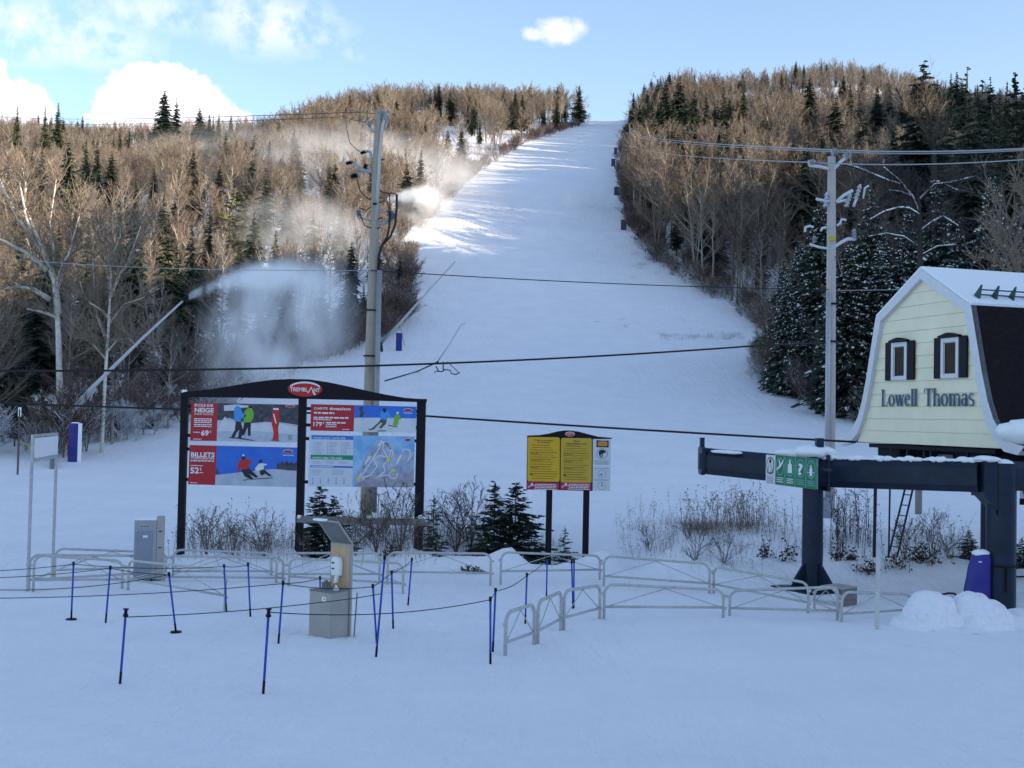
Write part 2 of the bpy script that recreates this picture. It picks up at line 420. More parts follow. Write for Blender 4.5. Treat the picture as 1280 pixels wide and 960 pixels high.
def bare_tree_mb(seed, H=13.0, R=3.0, base=0.28, limbs=15, subs=8, twigs=9, tw=0.036, snow=0.0, forks=1, lean=0.0):
    """returns (trunk, crown): trunk and main limbs as tubes, twigs as thin blades"""
    rnd = random.Random(seed)
    T, Cn = MB(), MB()
    stems = []
    for k in range(forks):
        an = rnd.uniform(0, 6.28); sp = (0.0 if forks == 1 else R * 0.45)
        pts = []
        for j in range(6):
            t = j / 5
            pts.append(Vector((math.cos(an) * sp * t ** 1.3 + rnd.uniform(-.12, .12) * t * H * .1 + lean * t * t, math.sin(an) * sp * t ** 1.3 + rnd.uniform(-.12, .12) * t * H * .1, H * 0.93 * t)))
        r0 = H * 0.0115 * (1 if forks == 1 else 0.8)
        T.tube(pts, [r0 * (1 - 0.86 * j / 5) for j in range(6)], n=5, mi=0, cap=False)
        stems.append(pts)
    def along(pts, t):
        f = t * (len(pts) - 1); i = min(int(f), len(pts) - 2)
        return pts[i].lerp(pts[i + 1], f - i)
    for pts in stems:
        for k in range(limbs):
            t = base + (0.97 - base) * (k + rnd.uniform(0, .9)) / limbs
            p = along(pts, t)
            an = k * 2.4 + rnd.uniform(-.5, .5)
            q = (t - base) / (1 - base)
            L = R * (0.55 + 0.65 * math.sin(min(1, q * 1.15 + 0.18) * math.pi)) * rnd.uniform(0.75, 1.15)
            el = R_(rnd.uniform(25, 50) + 28 * q)
            d = Vector((math.cos(an) * math.cos(el), math.sin(an) * math.cos(el), math.sin(el)))
            m = p + d * L * 0.5 + Vector((0, 0, L * 0.02)); e = p + d * L + Vector((0, 0, L * 0.16))
            T.tube([p, m, e], [H * .0048, H * .003, H * .0014], n=3, mi=0, cap=False)
            if snow > 0 and rnd.random() < snow:
                up = Vector((0, 0, H * .006))
                T.tube([p + up, m + up, e + up * .6], [H * .0045, H * .0035, H * .0015], n=3, mi=1, cap=False)
            for s in range(subs):
                f = 0.22 + 0.78 * (s + rnd.random()) / subs
                b = p.lerp(m, f * 2) if f < .5 else m.lerp(e, f * 2 - 1)
                d2 = (d + Vector((rnd.uniform(-1, 1), rnd.uniform(-1, 1), rnd.uniform(-.25, 1.0))) * 0.85).normalized()
                L2 = L * rnd.uniform(.28, .5) * (1.15 - 0.4 * f)
                c = b + d2 * L2
                ribbon(Cn, b, c, tw * 1.25, tw * .8, 0, rnd)
                for w in range(twigs):
                    g = b.lerp(c, rnd.uniform(.25, 1))
                    d3 = (d2 + Vector((rnd.uniform(-1, 1), rnd.uniform(-1, 1), rnd.uniform(-.5, 1.0))) * 1.1).normalized()
                    ribbon(Cn, g, g + d3 * L2 * rnd.uniform(.45, .9), tw * .8, tw * .3, 1 if (snow > 0 and rnd.random() < snow * .35) else 0, rnd)
    return T, Cn

def conifer_mb(seed, H=13.0, R=2.4, base=0.08, levels=24, per=8, snow=0.0, droop=0.35, sparse=0.0, tip=0.75, needle=0.24, jag=0.25):
    rnd = random.Random(seed)
    T, Cn = MB(), MB()
    T.tube([(0, 0, -0.5), (0, 0, H * .5), (0, 0, H * .985)], [H * .013, H * .008, .012], n=6, mi=0, cap=False)
    for k in range(levels):
        t = base + (0.985 - base) * (k / (levels - 1)) ** 0.93
        z0 = H * t
        rad = R * ((1 - t) / (1 - base)) ** tip * rnd.uniform(1 - jag, 1 + jag * .5) + 0.05
        if t < base + .08: rad *= .75
        n = max(4, int(per * (0.55 + 0.6 * (1 - t))))
        off = rnd.uniform(0, 6.28)
        for j in range(n):
            if rnd.random() < sparse: continue
            an = off + 6.283 * j / n + rnd.uniform(-.35, .35)
            tj = rnd.uniform(-.7, .7) / levels
            L = (rad * (1 - tj * 3)) * rnd.uniform(.6, 1.18)
            zj = z0 + H * tj
            ca, sa = math.cos(an), math.sin(an)
            rise = rnd.uniform(.05, .25) * (0.4 + t)
            steps = 4 if L > .5 else 2
            prev = Vector((0, 0, zj))
            sx, sy = -sa, ca
            for s in range(1, steps + 1):
                f = s / steps
                z = zj + L * (rise * f - droop * f * f) + (0.10 * L * max(0, f - .7))
                c = Vector((ca * L * f, sa * L * f, z))
                w = needle * (1.5 - .6 * f) * (0.6 + 0.5 * min(1.5, L))
                ribbon_flat(Cn, prev, c, w * .9, w * .6, sx, sy, 0)
                # side sprays hang a little
                for sg in (-1, 1):
                    sl = L * (0.34 * (1 - f) + 0.13) * rnd.uniform(.7, 1.2)
                    e = c + Vector((sx * sg * sl * .8 + ca * sl * .55, sy * sg * sl * .8 + sa * sl * .55, -sl * rnd.uniform(.1, .4)))
                    ribbon(Cn, prev.lerp(c, .4), e, w * .85, w * .3, 0, rnd)
                if snow > 0 and rnd.random() < snow:
                    for q in range(2):
                        up = Vector((sx * rnd.uniform(-.6, .6) * w, sy * rnd.uniform(-.6, .6) * w, .02 + .018 * needle / .24))
                        g0 = rnd.uniform(0, .5); up += Vector((ca, sa, .3)) * .03; ribbon(Cn, prev.lerp(c, g0) + up, prev.lerp(c, g0 + rnd.uniform(.25, .5)) + up, w * rnd.uniform(.3, .7), w * rnd.uniform(.2, .5), 1, rnd)
                prev = c
    # leader
    ribbon(Cn, (0, 0, H * .93), (0, 0, H * 1.0), .10, .02, 0, rnd); ribbon(Cn, (0, 0, H * .93), (0, 0, H * 1.0), .10, .02, 0, rnd)
    return T, Cn
def ribbon_flat(mb, a, b, wa, wb, sx, sy, mi):
    s = Vector((sx, sy, 0)); i = len(mb.v)
    mb.v.extend([tuple(a - s * wa / 2), tuple(a + s * wa / 2), tuple(b + s * wb / 2), tuple(b - s * wb / 2)])
    mb.f.append((i, i + 1, i + 2, i + 3)); mb.m.append(mi)

def two_meshes(pair, name, tm, cm):
    return pair[0].mesh(name + '_trunk', tm), pair[1].mesh(name + '_crown', cm)
# prototypes: (trunk mesh, crown mesh)
BARE = [two_meshes(bare_tree_mb(100 + k, 13, [2.6, 3.2, 2.8, 3.4, 2.3, 3.0][k], [.3, .25, .38, .3, .42, .2][k], forks=[1, 2, 1, 3, 1, 2][k], limbs=[17, 10, 15, 8, 14, 11][k]), 'bare', [PALELIMB if k in (1, 4) else LIMB, LOOSE_SNOW], [[TWIG2, TWIG, TWIG3, TWIG, TWIG3, TWIG][k], FROST]) for k in range(6)]
SPRUCE = [two_meshes(conifer_mb(200 + k, 13, [2.3, 2.0, 2.7, 1.7, 2.2][k], [.06, .14, .05, .1, .22][k], levels=[40, 36, 42, 38, 34][k], per=11, sparse=[.05, .15, .05, .1, .3][k], tip=[.8, .85, .75, .9, .7][k]), 'spruce', [BARK], [NEEDLE if k % 2 else NEEDLE2, LOOSE_SNOW]) for k in range(5)]
SNOWY = [two_meshes(conifer_mb(300 + k, 13, [2.6, 2.9, 2.3][k], [.03, .02, .05][k], levels=42, per=12, needle=.28, snow=[.75, .95, .6][k], sparse=.06, tip=.75, droop=.45), 'snowy_spruce', [BARK], [NEEDLE2, LOOSE_SNOW]) for k in range(3)]
PINES = [two_meshes(conifer_mb(320 + k, 13, 3.4, .35, levels=14, per=7, sparse=.3, tip=.45, droop=.1, needle=.26, jag=.5), 'pine', [BARK], [PINE, LOOSE_SNOW]) for k in range(2)]
SHRUB = [two_meshes(bare_tree_mb(400 + k, 3.2, 1.5, .08, limbs=9, subs=6, twigs=4, tw=.035, forks=3, snow=[0, .5, .25][k]), 'thicket', [LIMB, LOOSE_SNOW], [TWIG2, FROST]) for k in range(3)]
FSHRUB = [two_meshes(bare_tree_mb(420 + k, 4.2, 1.8, .1, limbs=10, subs=6, twigs=4, tw=.04, forks=3, snow=.6), 'frosty', [FROST, LOOSE_SNOW], [FROST, LOOSE_SNOW]) for k in range(2)]

# edges of the forest, traced on the ground
def edge(pxs):
    P = sorted([on_ground(*p) for p in pxs], key=lambda p: p.y)
    return np.array([p.y for p in P]), np.array([p.x for p in P])
LY, LX = edge([(-40, 602), (0, 590), (95, 570), (225, 538), (380, 462), (440, 440), (495, 415), (518, 392), (520, 345), (515, 305), (560, 252), (600, 215), (640, 190), (690, 170), (738, 152)])
RY, RX = edge([(1400, 552), (1280, 546), (1062, 528), (1020, 512), (945, 482), (932, 468), (968, 425), (930, 398), (870, 365), (840, 345), (800, 318), (783, 280), (775, 240), (772, 200), (780, 170), (790, 152)])
def left_edge(y): return np.interp(y, LY, LX)
def right_edge(y): return np.interp(y, RY, RX)

TREES = []      # (kind, x, y, height, proto index, rot, label or None, width scale)
def in_view(x, y, m=70):
    px, _ = topx((x, y, zt1(x, y))); return -m < px < 1280 + m
# trees that can be picked out one by one: (kind, top px, top py, depth, width, label)
KEY = [
 ('spruce', 86, 175, 190, 1.0, 'slim dark spruce above the pair of birches on the left hillside'),
 ('spruce', 22, 131, 330, .8, 'small spruce on the skyline nearest the left border of the picture'),
 ('spruce', 57, 132, 340, .8, 'small skyline spruce, second from the left border'),
 ('spruce', 73, 127, 350, 1.0, 'broader skyline spruce, third from the left border'),
 ('spruce', 108, 173, 230, .8, 'left one of two small spruces standing close together high on the left hillside'),
 ('spruce', 122, 174, 230, .8, 'right one of two small spruces standing close together high on the left hillside'),
 ('spruce', 53, 185, 210, 1.0, 'small dark spruce left of the slim one on the upper left hillside'),
 ('spruce', 193, 200, 220, .9, 'lone conical spruce amid brown trees below the white cloud'),
 ('spruce', 242, 187, 200, 1.25, 'large broad spruce standing out of the mist on the left hillside'),
 ('spruce', 206, 112, 380, 1.2, 'tallest spruce on the left skyline in front of the white cloud'),
 ('spruce', 221, 122, 385, .8, 'spruce just right of the tallest one on the left skyline'),
 ('spruce', 250, 134, 380, 1.3, 'ragged wide spruce at the right end of the left skyline group'),
 ('spruce', 262, 142, 380, 1.1, 'dark spruce beside the ragged wide one on the left skyline'),
 ('spruce', 274, 138, 390, .7, 'thin spruce right of the skyline group under the cloud edge'),
 ('spruce', 289, 142, 390, .7, 'last thin spruce at the cloud edge on the left skyline'),
 ('spruce', 111, 275, 95, 1.0, 'dark spruce behind the tall thin birch at left'),
 ('spruce', 167, 253, 105, .8, 'narrow dark spruce right of the tall thin birch'),
 ('spruce', 210, 268, 110, 1.1, 'spruce left of the misty trio above the snow lance tip'),
 ('spruce', 240, 280, 112, .9, 'short spruce just above the snow lance tip'),
 ('pine', 95, 215, 150, 1.0, 'bushy yellow green pine in sunlight above the big birch'),
 ('pine', 296, 234, 150, 1.1, 'flat topped pine half hidden in mist over the snow plume'),
 ('spruce', 333, 210, 170, 1.0, 'misty spruce left of the wooden power pole'),
 ('spruce', 306, 240, 160, .8, 'narrow spruce under the flat topped pine'),
 ('spruce', 412, 208, 190, .8, 'misty spruce nearest the power pole on its left'),
 ('spruce', 376, 232, 175, .8, 'faint spruce in the mist midway between pine and power pole'),
 ('spruce', 461, 124, 400, .7, 'skyline spruce just left of the top of the power pole'),
 ('spruce', 470, 121, 400, .7, 'skyline spruce straight above the top of the power pole'),
 ('spruce', 515, 119, 405, .7, 'lone thin spruce on the skyline right of the power pole'),
 ('spruce', 538, 112, 400, .8, 'first of four dark spruces on the middle skyline'),
 ('spruce', 544, 108, 400, .7, 'second of four dark spruces on the middle skyline'),
 ('spruce', 549, 103, 400, .9, 'tallest of four dark spruces on the middle skyline'),
 ('spruce', 563, 112, 395, 1.1, 'last of four dark spruces on the middle skyline'),
 ('spruce', 724, 106, 405, 1.5, 'dark spruce where the left forest ends at the top of the ski run'),
 ('spruce', 680, 124, 390, .8, 'small spruce among brown trees left of the top of the run'),
 ('spruce', 832, 100, 330, 1.0, 'left one of two tall spruces right of the top of the run'),
 ('spruce', 850, 95, 320, 1.1, 'right one of two tall spruces right of the top of the run'),
 ('spruce', 803, 134, 340, 1.0, 'first spruce on the right edge of the run near its top'),
 ('spruce', 822, 130, 330, 1.0, 'dark spruce between run edge and the two tall ones'),
 ('spruce', 868, 112, 310, 1.0, 'dark spruce right of the two tall ones near the run top'),
 ('spruce', 905, 108, 300, 1.2, 'yellowish spruce in the dark group right of the run'),
 ('spruce', 930, 104, 300, 1.0, 'slender black spruce at the right of the dark group'),
 ('spruce', 912, 122, 280, 1.3, 'wide dark spruce in the group right of the run'),
 ('spruce', 1012, 96, 270, 1.1, 'dark spruce standing alone on the sunlit right hillside'),
 ('spruce', 1009, 174, 170, 1.0, 'short sunlit spruce just left of the right power pole top'),
 ('spruce', 1119, 150, 180, 1.0, 'sunlit spruce between the right power pole and the forked bare tree'),
 ('spruce', 1097, 106, 240, 1.1, 'rounded sunlit spruce below the skyline right of the hilltop'),
 ('spruce', 1155, 75, 150, 1.3, 'big sunlit spruce left of the tall layered one'),
 ('layer', 1209, 66, 120, 1.2, 'tall spruce with clear layered branches against the sky'),
 ('spruce', 1228, 100, 130, .8, 'narrow spruce just right of the tall layered one'),
 ('spruce', 1269, 88, 95, 1.2, 'tall dark spruce at the right border of the picture'),
 ('spruce', 1213, 140, 100, 1.1, 'black spruce below the tall layered one, in shade'),
] + [('spruce', x, y, 405, .75, '%s from the left in the row of small spruces on the right skyline' % w) for x, y, w in
     [(968, 88, 'first'), (983, 86, 'second'), (996, 75, 'third'), (1005, 79, 'fourth'), (1018, 77, 'fifth'), (1027, 72, 'sixth'), (1036, 80, 'seventh'), (1045, 85, 'eighth'), (1053, 74, 'ninth'), (1064, 83, 'tenth'), (1073, 87, 'eleventh'), (1091, 95, 'twelfth'), (1105, 90, 'thirteenth'), (1115, 88, 'fourteenth'), (1125, 89, 'fifteenth')]]
KEYVIEW = []
LAYER = [two_meshes(conifer_mb(350, 13, 2.6, .2, levels=13, per=8, sparse=.1, tip=.8, droop=.15, needle=.2, jag=.35), 'layered', [BARK], [NEEDLE, LOOSE_SNOW])]
for kind, px, py, Y, w, lab in KEY:
    p = at(px, py, Y); g = zt1(p.x, Y); H = p.z - g
    if H < 5: H = 6.0
    H = min(H, 30)
    if 'in the row of small' not in lab: KEYVIEW.append((px, py, Y, H * F / Y))
    TREES.append([kind, p.x, Y, H, rng.integers(0, 50), rng.uniform(0, 6.28), lab, w])
# dark groups of spruces beside the upper run, hillside right; the first two tall sets are added to shade the run
for q in range(16):
    Y = rng.uniform(165, 225); x = float(right_edge(Y)) + rng.uniform(6, 20)
    TREES.append(['spruce', x, Y, rng.uniform(16, 19), rng.integers(0, 50), rng.uniform(0, 6.28), None, rng.uniform(.85, 1.05)])
for q in range(34):
    Y = rng.uniform(210, 330); x = float(right_edge(Y)) + rng.uniform(4, 26)
    TREES.append(['spruce', x, Y, rng.uniform(16, 19.5), rng.integers(0, 50), rng.uniform(0, 6.28), None, rng.uniform(.85, 1.05)])
for px, py, Y in [(1128, 112, 260), (1141, 104, 280), (1172, 98, 240), (1187, 106, 250), (1196, 88, 230), (1222, 104, 215), (1238, 96, 225), (1250, 110, 200), (1259, 100, 190), (1284, 92, 180), (1160, 118, 215), (1240, 128, 165), (1290, 120, 140), (1180, 136, 170), (1135, 160, 160), (1255, 150, 130)]:
    p = at(px, py, Y); H = min(23, max(9, p.z - zt1(p.x, Y)))
    TREES.append(['spruce', p.x, Y, H, rng.integers(0, 50), rng.uniform(0, 6.28), None, rng.uniform(.8, 1.0)]); KEYVIEW.append((px, py, Y, H * F / Y * .7))
for q in range(34):
    px, py, Y = rng.uniform(985, 1290), rng.uniform(85, 190), rng.uniform(150, 330)
    p = at(px, py, Y); H = min(18, max(9, p.z - zt1(p.x, Y)))
    TREES.append(['spruce', p.x, Y, H, rng.integers(0, 50), rng.uniform(0, 6.28), None, rng.uniform(.85, 1.15)])
for q in range(70):
    Y = rng.uniform(215, 405); x = float(right_edge(Y)) + abs(rng.normal(0, 9)) + 3.0
    TREES.append(['spruce', x, Y, rng.uniform(12, 18), rng.integers(0, 50), rng.uniform(0, 6.28), None, rng.uniform(.85, 1.15)])
for q in range(46):
    px, py, Y = rng.uniform(800, 965), rng.uniform(112, 178), rng.uniform(235, 330)
    p = at(px, py, Y); x = max(p.x, right_edge(Y) + 2); H = min(15, max(7, p.z - zt1(x, Y)))
    TREES.append(['spruce', x, Y, H, rng.integers(0, 50), rng.uniform(0, 6.28), None, rng.uniform(.9, 1.3)])
for px, py, Y in [(150, 262, 120), (178, 300, 108), (222, 300, 112), (262, 262, 130), (318, 262, 142), (345, 285, 132), (392, 262, 150), (428, 250, 160), (360, 330, 118), (300, 300, 122), (60, 300, 92), (28, 262, 100), (130, 330, 88), (405, 330, 125), (440, 300, 140), (470, 280, 160), (500, 330, 150), (505, 265, 185), (455, 350, 132),
                 (205, 240, 150), (170, 215, 190), (140, 190, 215), (275, 205, 200), (350, 180, 260), (390, 190, 250), (430, 180, 270), (500, 170, 300), (560, 160, 330), (600, 150, 345), (590, 140, 365), (640, 130, 380), (470, 165, 310), (260, 165, 300), (150, 160, 320), (320, 165, 320), (12, 205, 165)]:
    p = at(px, py, Y); H = max(6, min(17, p.z - zt1(p.x, Y))); x = min(p.x, float(left_edge(Y)) - .8)
    TREES.append(['spruce', x, Y, H, rng.integers(0, 50), rng.uniform(0, 6.28), None, rng.uniform(.85, 1.15)]); KEYVIEW.append((px, py, Y, H * F / Y))
for q in range(26):
    px, Y = rng.uniform(-20, 400), rng.uniform(330, 420)
    p = at(px, 165, Y)
    TREES.append(['spruce', p.x, Y, rng.uniform(8, 13.5), rng.integers(0, 50), rng.uniform(0, 6.28), None, rng.uniform(.7, 1.0)])
TREES.append(['bare', at(1300, 50, 72).x, 72, 19.0, 3, 1.0, None, 1.0])
# snowy spruces at the right edge of the run, near
for px, py, Y in [(1000, 300, 112), (1025, 245, 105), (1062, 300, 88), (1090, 235, 95), (1120, 330, 80), (1003, 385, 98), (975, 430, 112), (1055, 400, 84), (1135, 255, 100), (1170, 220, 92),
                  (1200, 270, 85), (1240, 220, 85), (1275, 250, 80), (1075, 440, 80), (1015, 440, 92), (985, 395, 125), (945, 400, 133), (925, 382, 142), (1150, 300, 78), (1225, 310, 76), (1190, 320, 82), (1105, 290, 92), (960, 455, 108), (1262, 300, 74), (1040, 340, 96)]:
    p = at(px, py, Y); H = max(2.5, min(20, p.z - zt1(p.x, Y)))
    x = max(p.x, right_edge(Y) + .8)
    TREES.append(['snowy', x, Y, H, rng.integers(0, 50), rng.uniform(0, 6.28), None, min(1.5, 1.0 + 3.0 / H)])
# dark spruces at the left border
for px, py, Y in [(8, 395, 66), (-22, 330, 70), (30, 430, 70), (55, 470, 66), (150, 480, 72), (185, 500, 74), (250, 470, 82), (20, 500, 64), (165, 425, 80), (300, 450, 92), (330, 420, 100)]:
    p = at(px, py, Y); H = max(3, min(18, p.z - zt1(p.x, Y))); x = min(p.x, left_edge(Y) - .5)
    TREES.append(['spruce', x, Y, H, rng.integers(0, 50), rng.uniform(0, 6.28), None, 1.2])
# the woods themselves
def woods():
    y = 60.0
    while y < 455:
        st = min(3.0 + y * 0.0065, 4.7)
        for x in np.arange(-0.52 * y - 12, 0.52 * y + 12, st):
            xx = x + rng.uniform(-.48, .48) * st; yy = y + rng.uniform(-.48, .48) * st
            le, re = float(left_edge(yy)), float(right_edge(yy))
            if le - 0.6 < xx < re + (0.6 if yy < 230 else 3.4) and yy < 424: continue
            if 18 < xx < 60 and yy >= 412: continue
            if not in_view(xx, yy): continue
            left = xx < 0.5 * (le + re)
            dens = float(fbm(xx / 25, yy / 25, 71, 2))
            con = (0.08 + 0.25 * max(0, dens)) if left else (0.12 + 0.3 * max(0, dens))
            if not left and yy < 135: con = 0.35
            if not left and yy > 270 and xx < re + 40: con += .25
            k = rng.random()
            if k < con:
                kind = 'snowy' if (not left and yy < 135) else 'spruce'
                H = rng.uniform(7, 14)
            else:
                kind = 'bare'; H = rng.uniform(8.5, 13.0) + 2.5 * dens
                edge_d = (le - xx) if left else (xx - re)
                if edge_d < 4 and (left or yy < 150): H *= .7
                if not left and yy > 150 and edge_d < 45: H = rng.uniform(11.5, 15)
                if not left and 160 < yy < 240 and edge_d < 26: H = rng.uniform(15, 18.5)
            if left and yy < 100: H *= .8
            if yy > 300 and left: H = H * .85 if xx < -75 else rng.uniform(11.0, 15.0)
            if yy > 340 and not left and xx > 70: H *= .72
            p_, q_ = topx((xx, yy, zt1(xx, yy) + H))
            if any(abs(p_ - kx) < 11 + 420 / kY and kY - 60 < yy < kY and q_ < ky + .55 * kh for kx, ky, kY, kh in KEYVIEW): continue
            TREES.append([kind, xx, yy, H, rng.integers(0, 50), rng.uniform(0, 6.28), None, rng.uniform(.85, 1.3)])
        y += st * .9
woods()
print('trees', len(TREES), {k: sum(1 for t in TREES if t[0] == k) for k in set(t[0] for t in TREES)})

PROT = {'bare': BARE, 'spruce': SPRUCE, 'snowy': SNOWY, 'pine': PINES, 'layer': LAYER}
def put_tree(name, cat, pair, x, y, H, rot, w, label, group, far=False, href=13.0):
    z = zt1(x, y) - 0.15
    s = H / href
    root = thing(name, label, cat, (x, y, z), rot, group)
    root.scale = (s * w, s * w, s)
    for nm, me in (('trunk', pair[0]), ('crown', pair[1])):
        c = bpy.data.objects.new(nm, me); C.objects.link(c); c.parent = root
    return root
def side_of(x, y): return x < 0.5 * (float(left_edge(y)) + float(right_edge(y)))
con = [t for t in TREES if t[0] != 'bare']; bare = [t for t in TREES if t[0] == 'bare']
con.sort(key=lambda t: (t[6] is None, t[2])); bare.sort(key=lambda t: t[2])
NIND = 285
GRP = {('bare', True): ('leafless brown tree in the woods left of the ski run', 'bare trees of the left hillside'),
       ('bare', False): ('leafless brown tree in the woods right of the ski run', 'bare trees of the right hillside'),
       ('spruce', True): ('dark green spruce scattered among bare trees left of the ski run', 'spruces of the left hillside'),
       ('spruce', False): ('dark green spruce scattered among bare trees right of the ski run', 'spruces of the right hillside'),
       ('snowy', False): ('snow dusted spruce in the shady edge of the woods behind the yellow chalet', 'snow dusted spruces right of the run')}
for t in con[:NIND]:
    kind, x, y, H, pi, rot, lab, w = t
    L = side_of(x, y)
    if lab: grp = 'spruces picked out on the hillsides'
    else: lab, grp = GRP[('snowy', False) if kind == 'snowy' else ('spruce', L)]
    put_tree('pine_tree' if kind == 'pine' else 'spruce_tree', 'tree', PROT[kind][pi % len(PROT[kind])], x, y, H, rot, w, lab, grp)
for t in bare[:NIND]:
    kind, x, y, H, pi, rot, lab, w = t
    lab, grp = GRP[('bare', side_of(x, y))]
    put_tree('bare_tree', 'tree', BARE[pi % len(BARE)], x, y, H, rot, w, lab, grp)

def scatter(name, rows, protos, href, label, cat):
    """one object that carries a wood too large to count: points that carry copies of the prototypes"""
    me = bpy.data.meshes.new(name)
    P = [(x, y, zt1(x, y) - .15) for _, x, y, *_ in rows]
    me.from_pydata(P, [], [])
    a = me.attributes.new('tree_scale', 'FLOAT_VECTOR', 'POINT'); a.data.foreach_set('vector', np.array([(r[3] / href * r[7], r[3] / href * r[7], r[3] / href) for r in rows], np.float32).ravel())
    a = me.attributes.new('tree_turn', 'FLOAT', 'POINT'); a.data.foreach_set('value', np.array([r[5] for r in rows], np.float32))
    a = me.attributes.new('tree_kind', 'INT', 'POINT'); a.data.foreach_set('value', np.array([int(r[4]) % len(protos) for r in rows], np.int32))
    o = bpy.data.objects.new(name, me); C.objects.link(o)
    ng = bpy.data.node_groups.new(name, 'GeometryNodeTree')
    ng.interface.new_socket('Geometry', in_out='INPUT', socket_type='NodeSocketGeometry')
    ng.interface.new_socket('Geometry', in_out='OUTPUT', socket_type='NodeSocketGeometry')
    t = NT(ng)
    gi, go = t.n('NodeGroupInput'), t.n('NodeGroupOutput')
    coll = bpy.data.collections.new(name + '_kinds')
    for k, pr in enumerate(protos):
        j = MB()
        me2 = bpy.data.meshes.new('%s_%02d' % (name, k))
        vs, fs, ms, mats, off = [], [], [], [], 0
        for m in pr:
            vs += [tuple(v.co) for v in m.vertices]
            fs += [tuple(i + off for i in p.vertices) for p in m.polygons]; ms += [p.material_index + len(mats) for p in m.polygons]
            off += len(m.vertices); mats += list(m.materials)
        me2.from_pydata(vs, [], fs)
        for m in mats: me2.materials.append(m)
        me2.polygons.foreach_set('material_index', ms); me2.update()
        coll.objects.link(bpy.data.objects.new('%s_%02d' % (name, k), me2))
    ci = t.n('GeometryNodeCollectionInfo'); ci.inputs[0].default_value = coll; ci.inputs[1].default_value = True; ci.inputs[2].default_value = True
    mp = t.n('GeometryNodeMeshToPoints')
    ip = t.n('GeometryNodeInstanceOnPoints'); ip.inputs['Pick Instance'].default_value = True
    def named(nm, ty):
        n = t.n('GeometryNodeInputNamedAttribute', data_type=ty); n.inputs[0].default_value = nm; return n.outputs[0]
    cx = t.n('ShaderNodeCombineXYZ'); t.l(named('tree_turn', 'FLOAT'), cx.inputs[2])
    t.l(gi.outputs[0], mp.inputs[0]); t.l(mp.outputs[0], ip.inputs['Points']); t.l(ci.outputs[0], ip.inputs['Instance'])
    t.l(named('tree_kind', 'INT'), ip.inputs['Instance Index']); t.l(cx.outputs[0], ip.inputs['Rotation']); t.l(named('tree_scale', 'FLOAT_VECTOR'), ip.inputs['Scale'])
    t.l(ip.outputs[0], go.inputs[0])
    md = o.modifiers.new('scatter', 'NODES'); md.node_group = ng
    return tag(o, label, cat, None, 'stuff')
def split(rows): return [r for r in rows if side_of(r[1], r[2])], [r for r in rows if not side_of(r[1], r[2])]
l_, r_ = split(bare[NIND:])
scatter('bare_forest', l_, BARE, 13.0, 'brown leafless woods covering the hillside left of the ski run', 'forest')
scatter('bare_forest', r_, BARE, 13.0, 'brown leafless woods covering the hillside right of the ski run', 'forest')
if len(con) > NIND:
    l_, r_ = split(con[NIND:])
    if l_: scatter('spruce_forest', l_, SPRUCE, 13.0, 'distant dark spruces sprinkled through the woods left of the ski run', 'forest')
    if r_: scatter('spruce_forest', r_, SPRUCE, 13.0, 'distant dark spruces sprinkled through the woods right of the ski run', 'forest')
# undergrowth along the foot of the woods
def brush():
    A, B = [], []
    for yy in np.arange(60, 420, 0.9):
        st = 1.0 + yy * .006
        if rng.random() > 1 / st: continue
        for side in (0, 1):
            for q in range(6 if yy < 140 else 3):
                e = float(left_edge(yy)) if side == 0 else float(right_edge(yy))
                d = abs(rng.normal(0, 3.2)) * (1.0 if yy < 140 else .7) + .1
                x = e - d if side == 0 else e + d
                if not in_view(x, yy): continue
                row = ['b', x, yy + rng.uniform(-.5, .5), rng.uniform(1.2, 3.6), rng.integers(0, 50), rng.uniform(0, 6.28), None, rng.uniform(.9, 1.4)]
                frosty = (side == 0 and yy < 100 and rng.random() < .55) or (side == 1 and yy < 150 and rng.random() < .35)
                if frosty: row[3] *= .72
                (B if frosty else A).append(row)
    scatter('undergrowth', A, SHRUB, 3.2, 'tangled leafless brush along the foot of the woods', 'brush')
    scatter('undergrowth', B, FSHRUB, 4.2, 'frost covered brush along the foot of the left woods', 'brush')
brush()

# ------------------------------------------------------------------ materials of built things
BLACK = mat('black_powder_coat', (0.010, 0.008, 0.013), 0.5, var=0.3, vs=9, spec=0.15)
GALV = mat('galvanised_steel', (0.42, 0.43, 0.44), 0.5, 0.35, var=0.18, vs=14, bump=0.06)
GALV2 = mat('weathered_zinc', (0.30, 0.31, 0.32), 0.55, 0.4, var=0.2, vs=18)
BARRIER = mat('barrier_grey_paint', (0.43, 0.435, 0.43), 0.5, 0.1, var=0.15, vs=10, bump=0.05)
NAVY = mat('navy_machine_paint', (0.009, 0.019, 0.038), 0.38, 0.0, var=0.3, vs=2.5, bump=0.05, bs=40, spec=0.25)
DARKM = mat('dark_machinery', (0.008, 0.009, 0.014), 0.55, var=0.3, vs=4, spec=0.15)
BLUEPOLE = mat('blue_slalom_pole', (0.012, 0.055, 0.36), 0.4, var=0.12, vs=8)
ROPE = mat('dark_rope', (0.022, 0.024, 0.030), 0.9)
WOODPOLE = mat('weathered_pole_wood', (0.30, 0.255, 0.21), 0.85, vs=7, col2=(0.42, 0.37, 0.31), stretch=(6, 6, 0.5), bump=0.3, bs=12)
GREYWOOD = mat('grey_plank_wood', (0.17, 0.16, 0.155), 0.9, vs=5, col2=(0.25, 0.235, 0.225), stretch=(1, 6, 6), bump=0.3)
PLY = mat('plywood', (0.46, 0.31, 0.19), 0.7, vs=3, col2=(0.56, 0.40, 0.26), stretch=(5, 5, 0.8))
PLYGREY = mat('grey_laminate_board', (0.35, 0.335, 0.31), 0.6, var=0.10, vs=3)
PLYDARK = mat('dark_grey_board', (0.16, 0.165, 0.165), 0.6, var=0.12, vs=5)
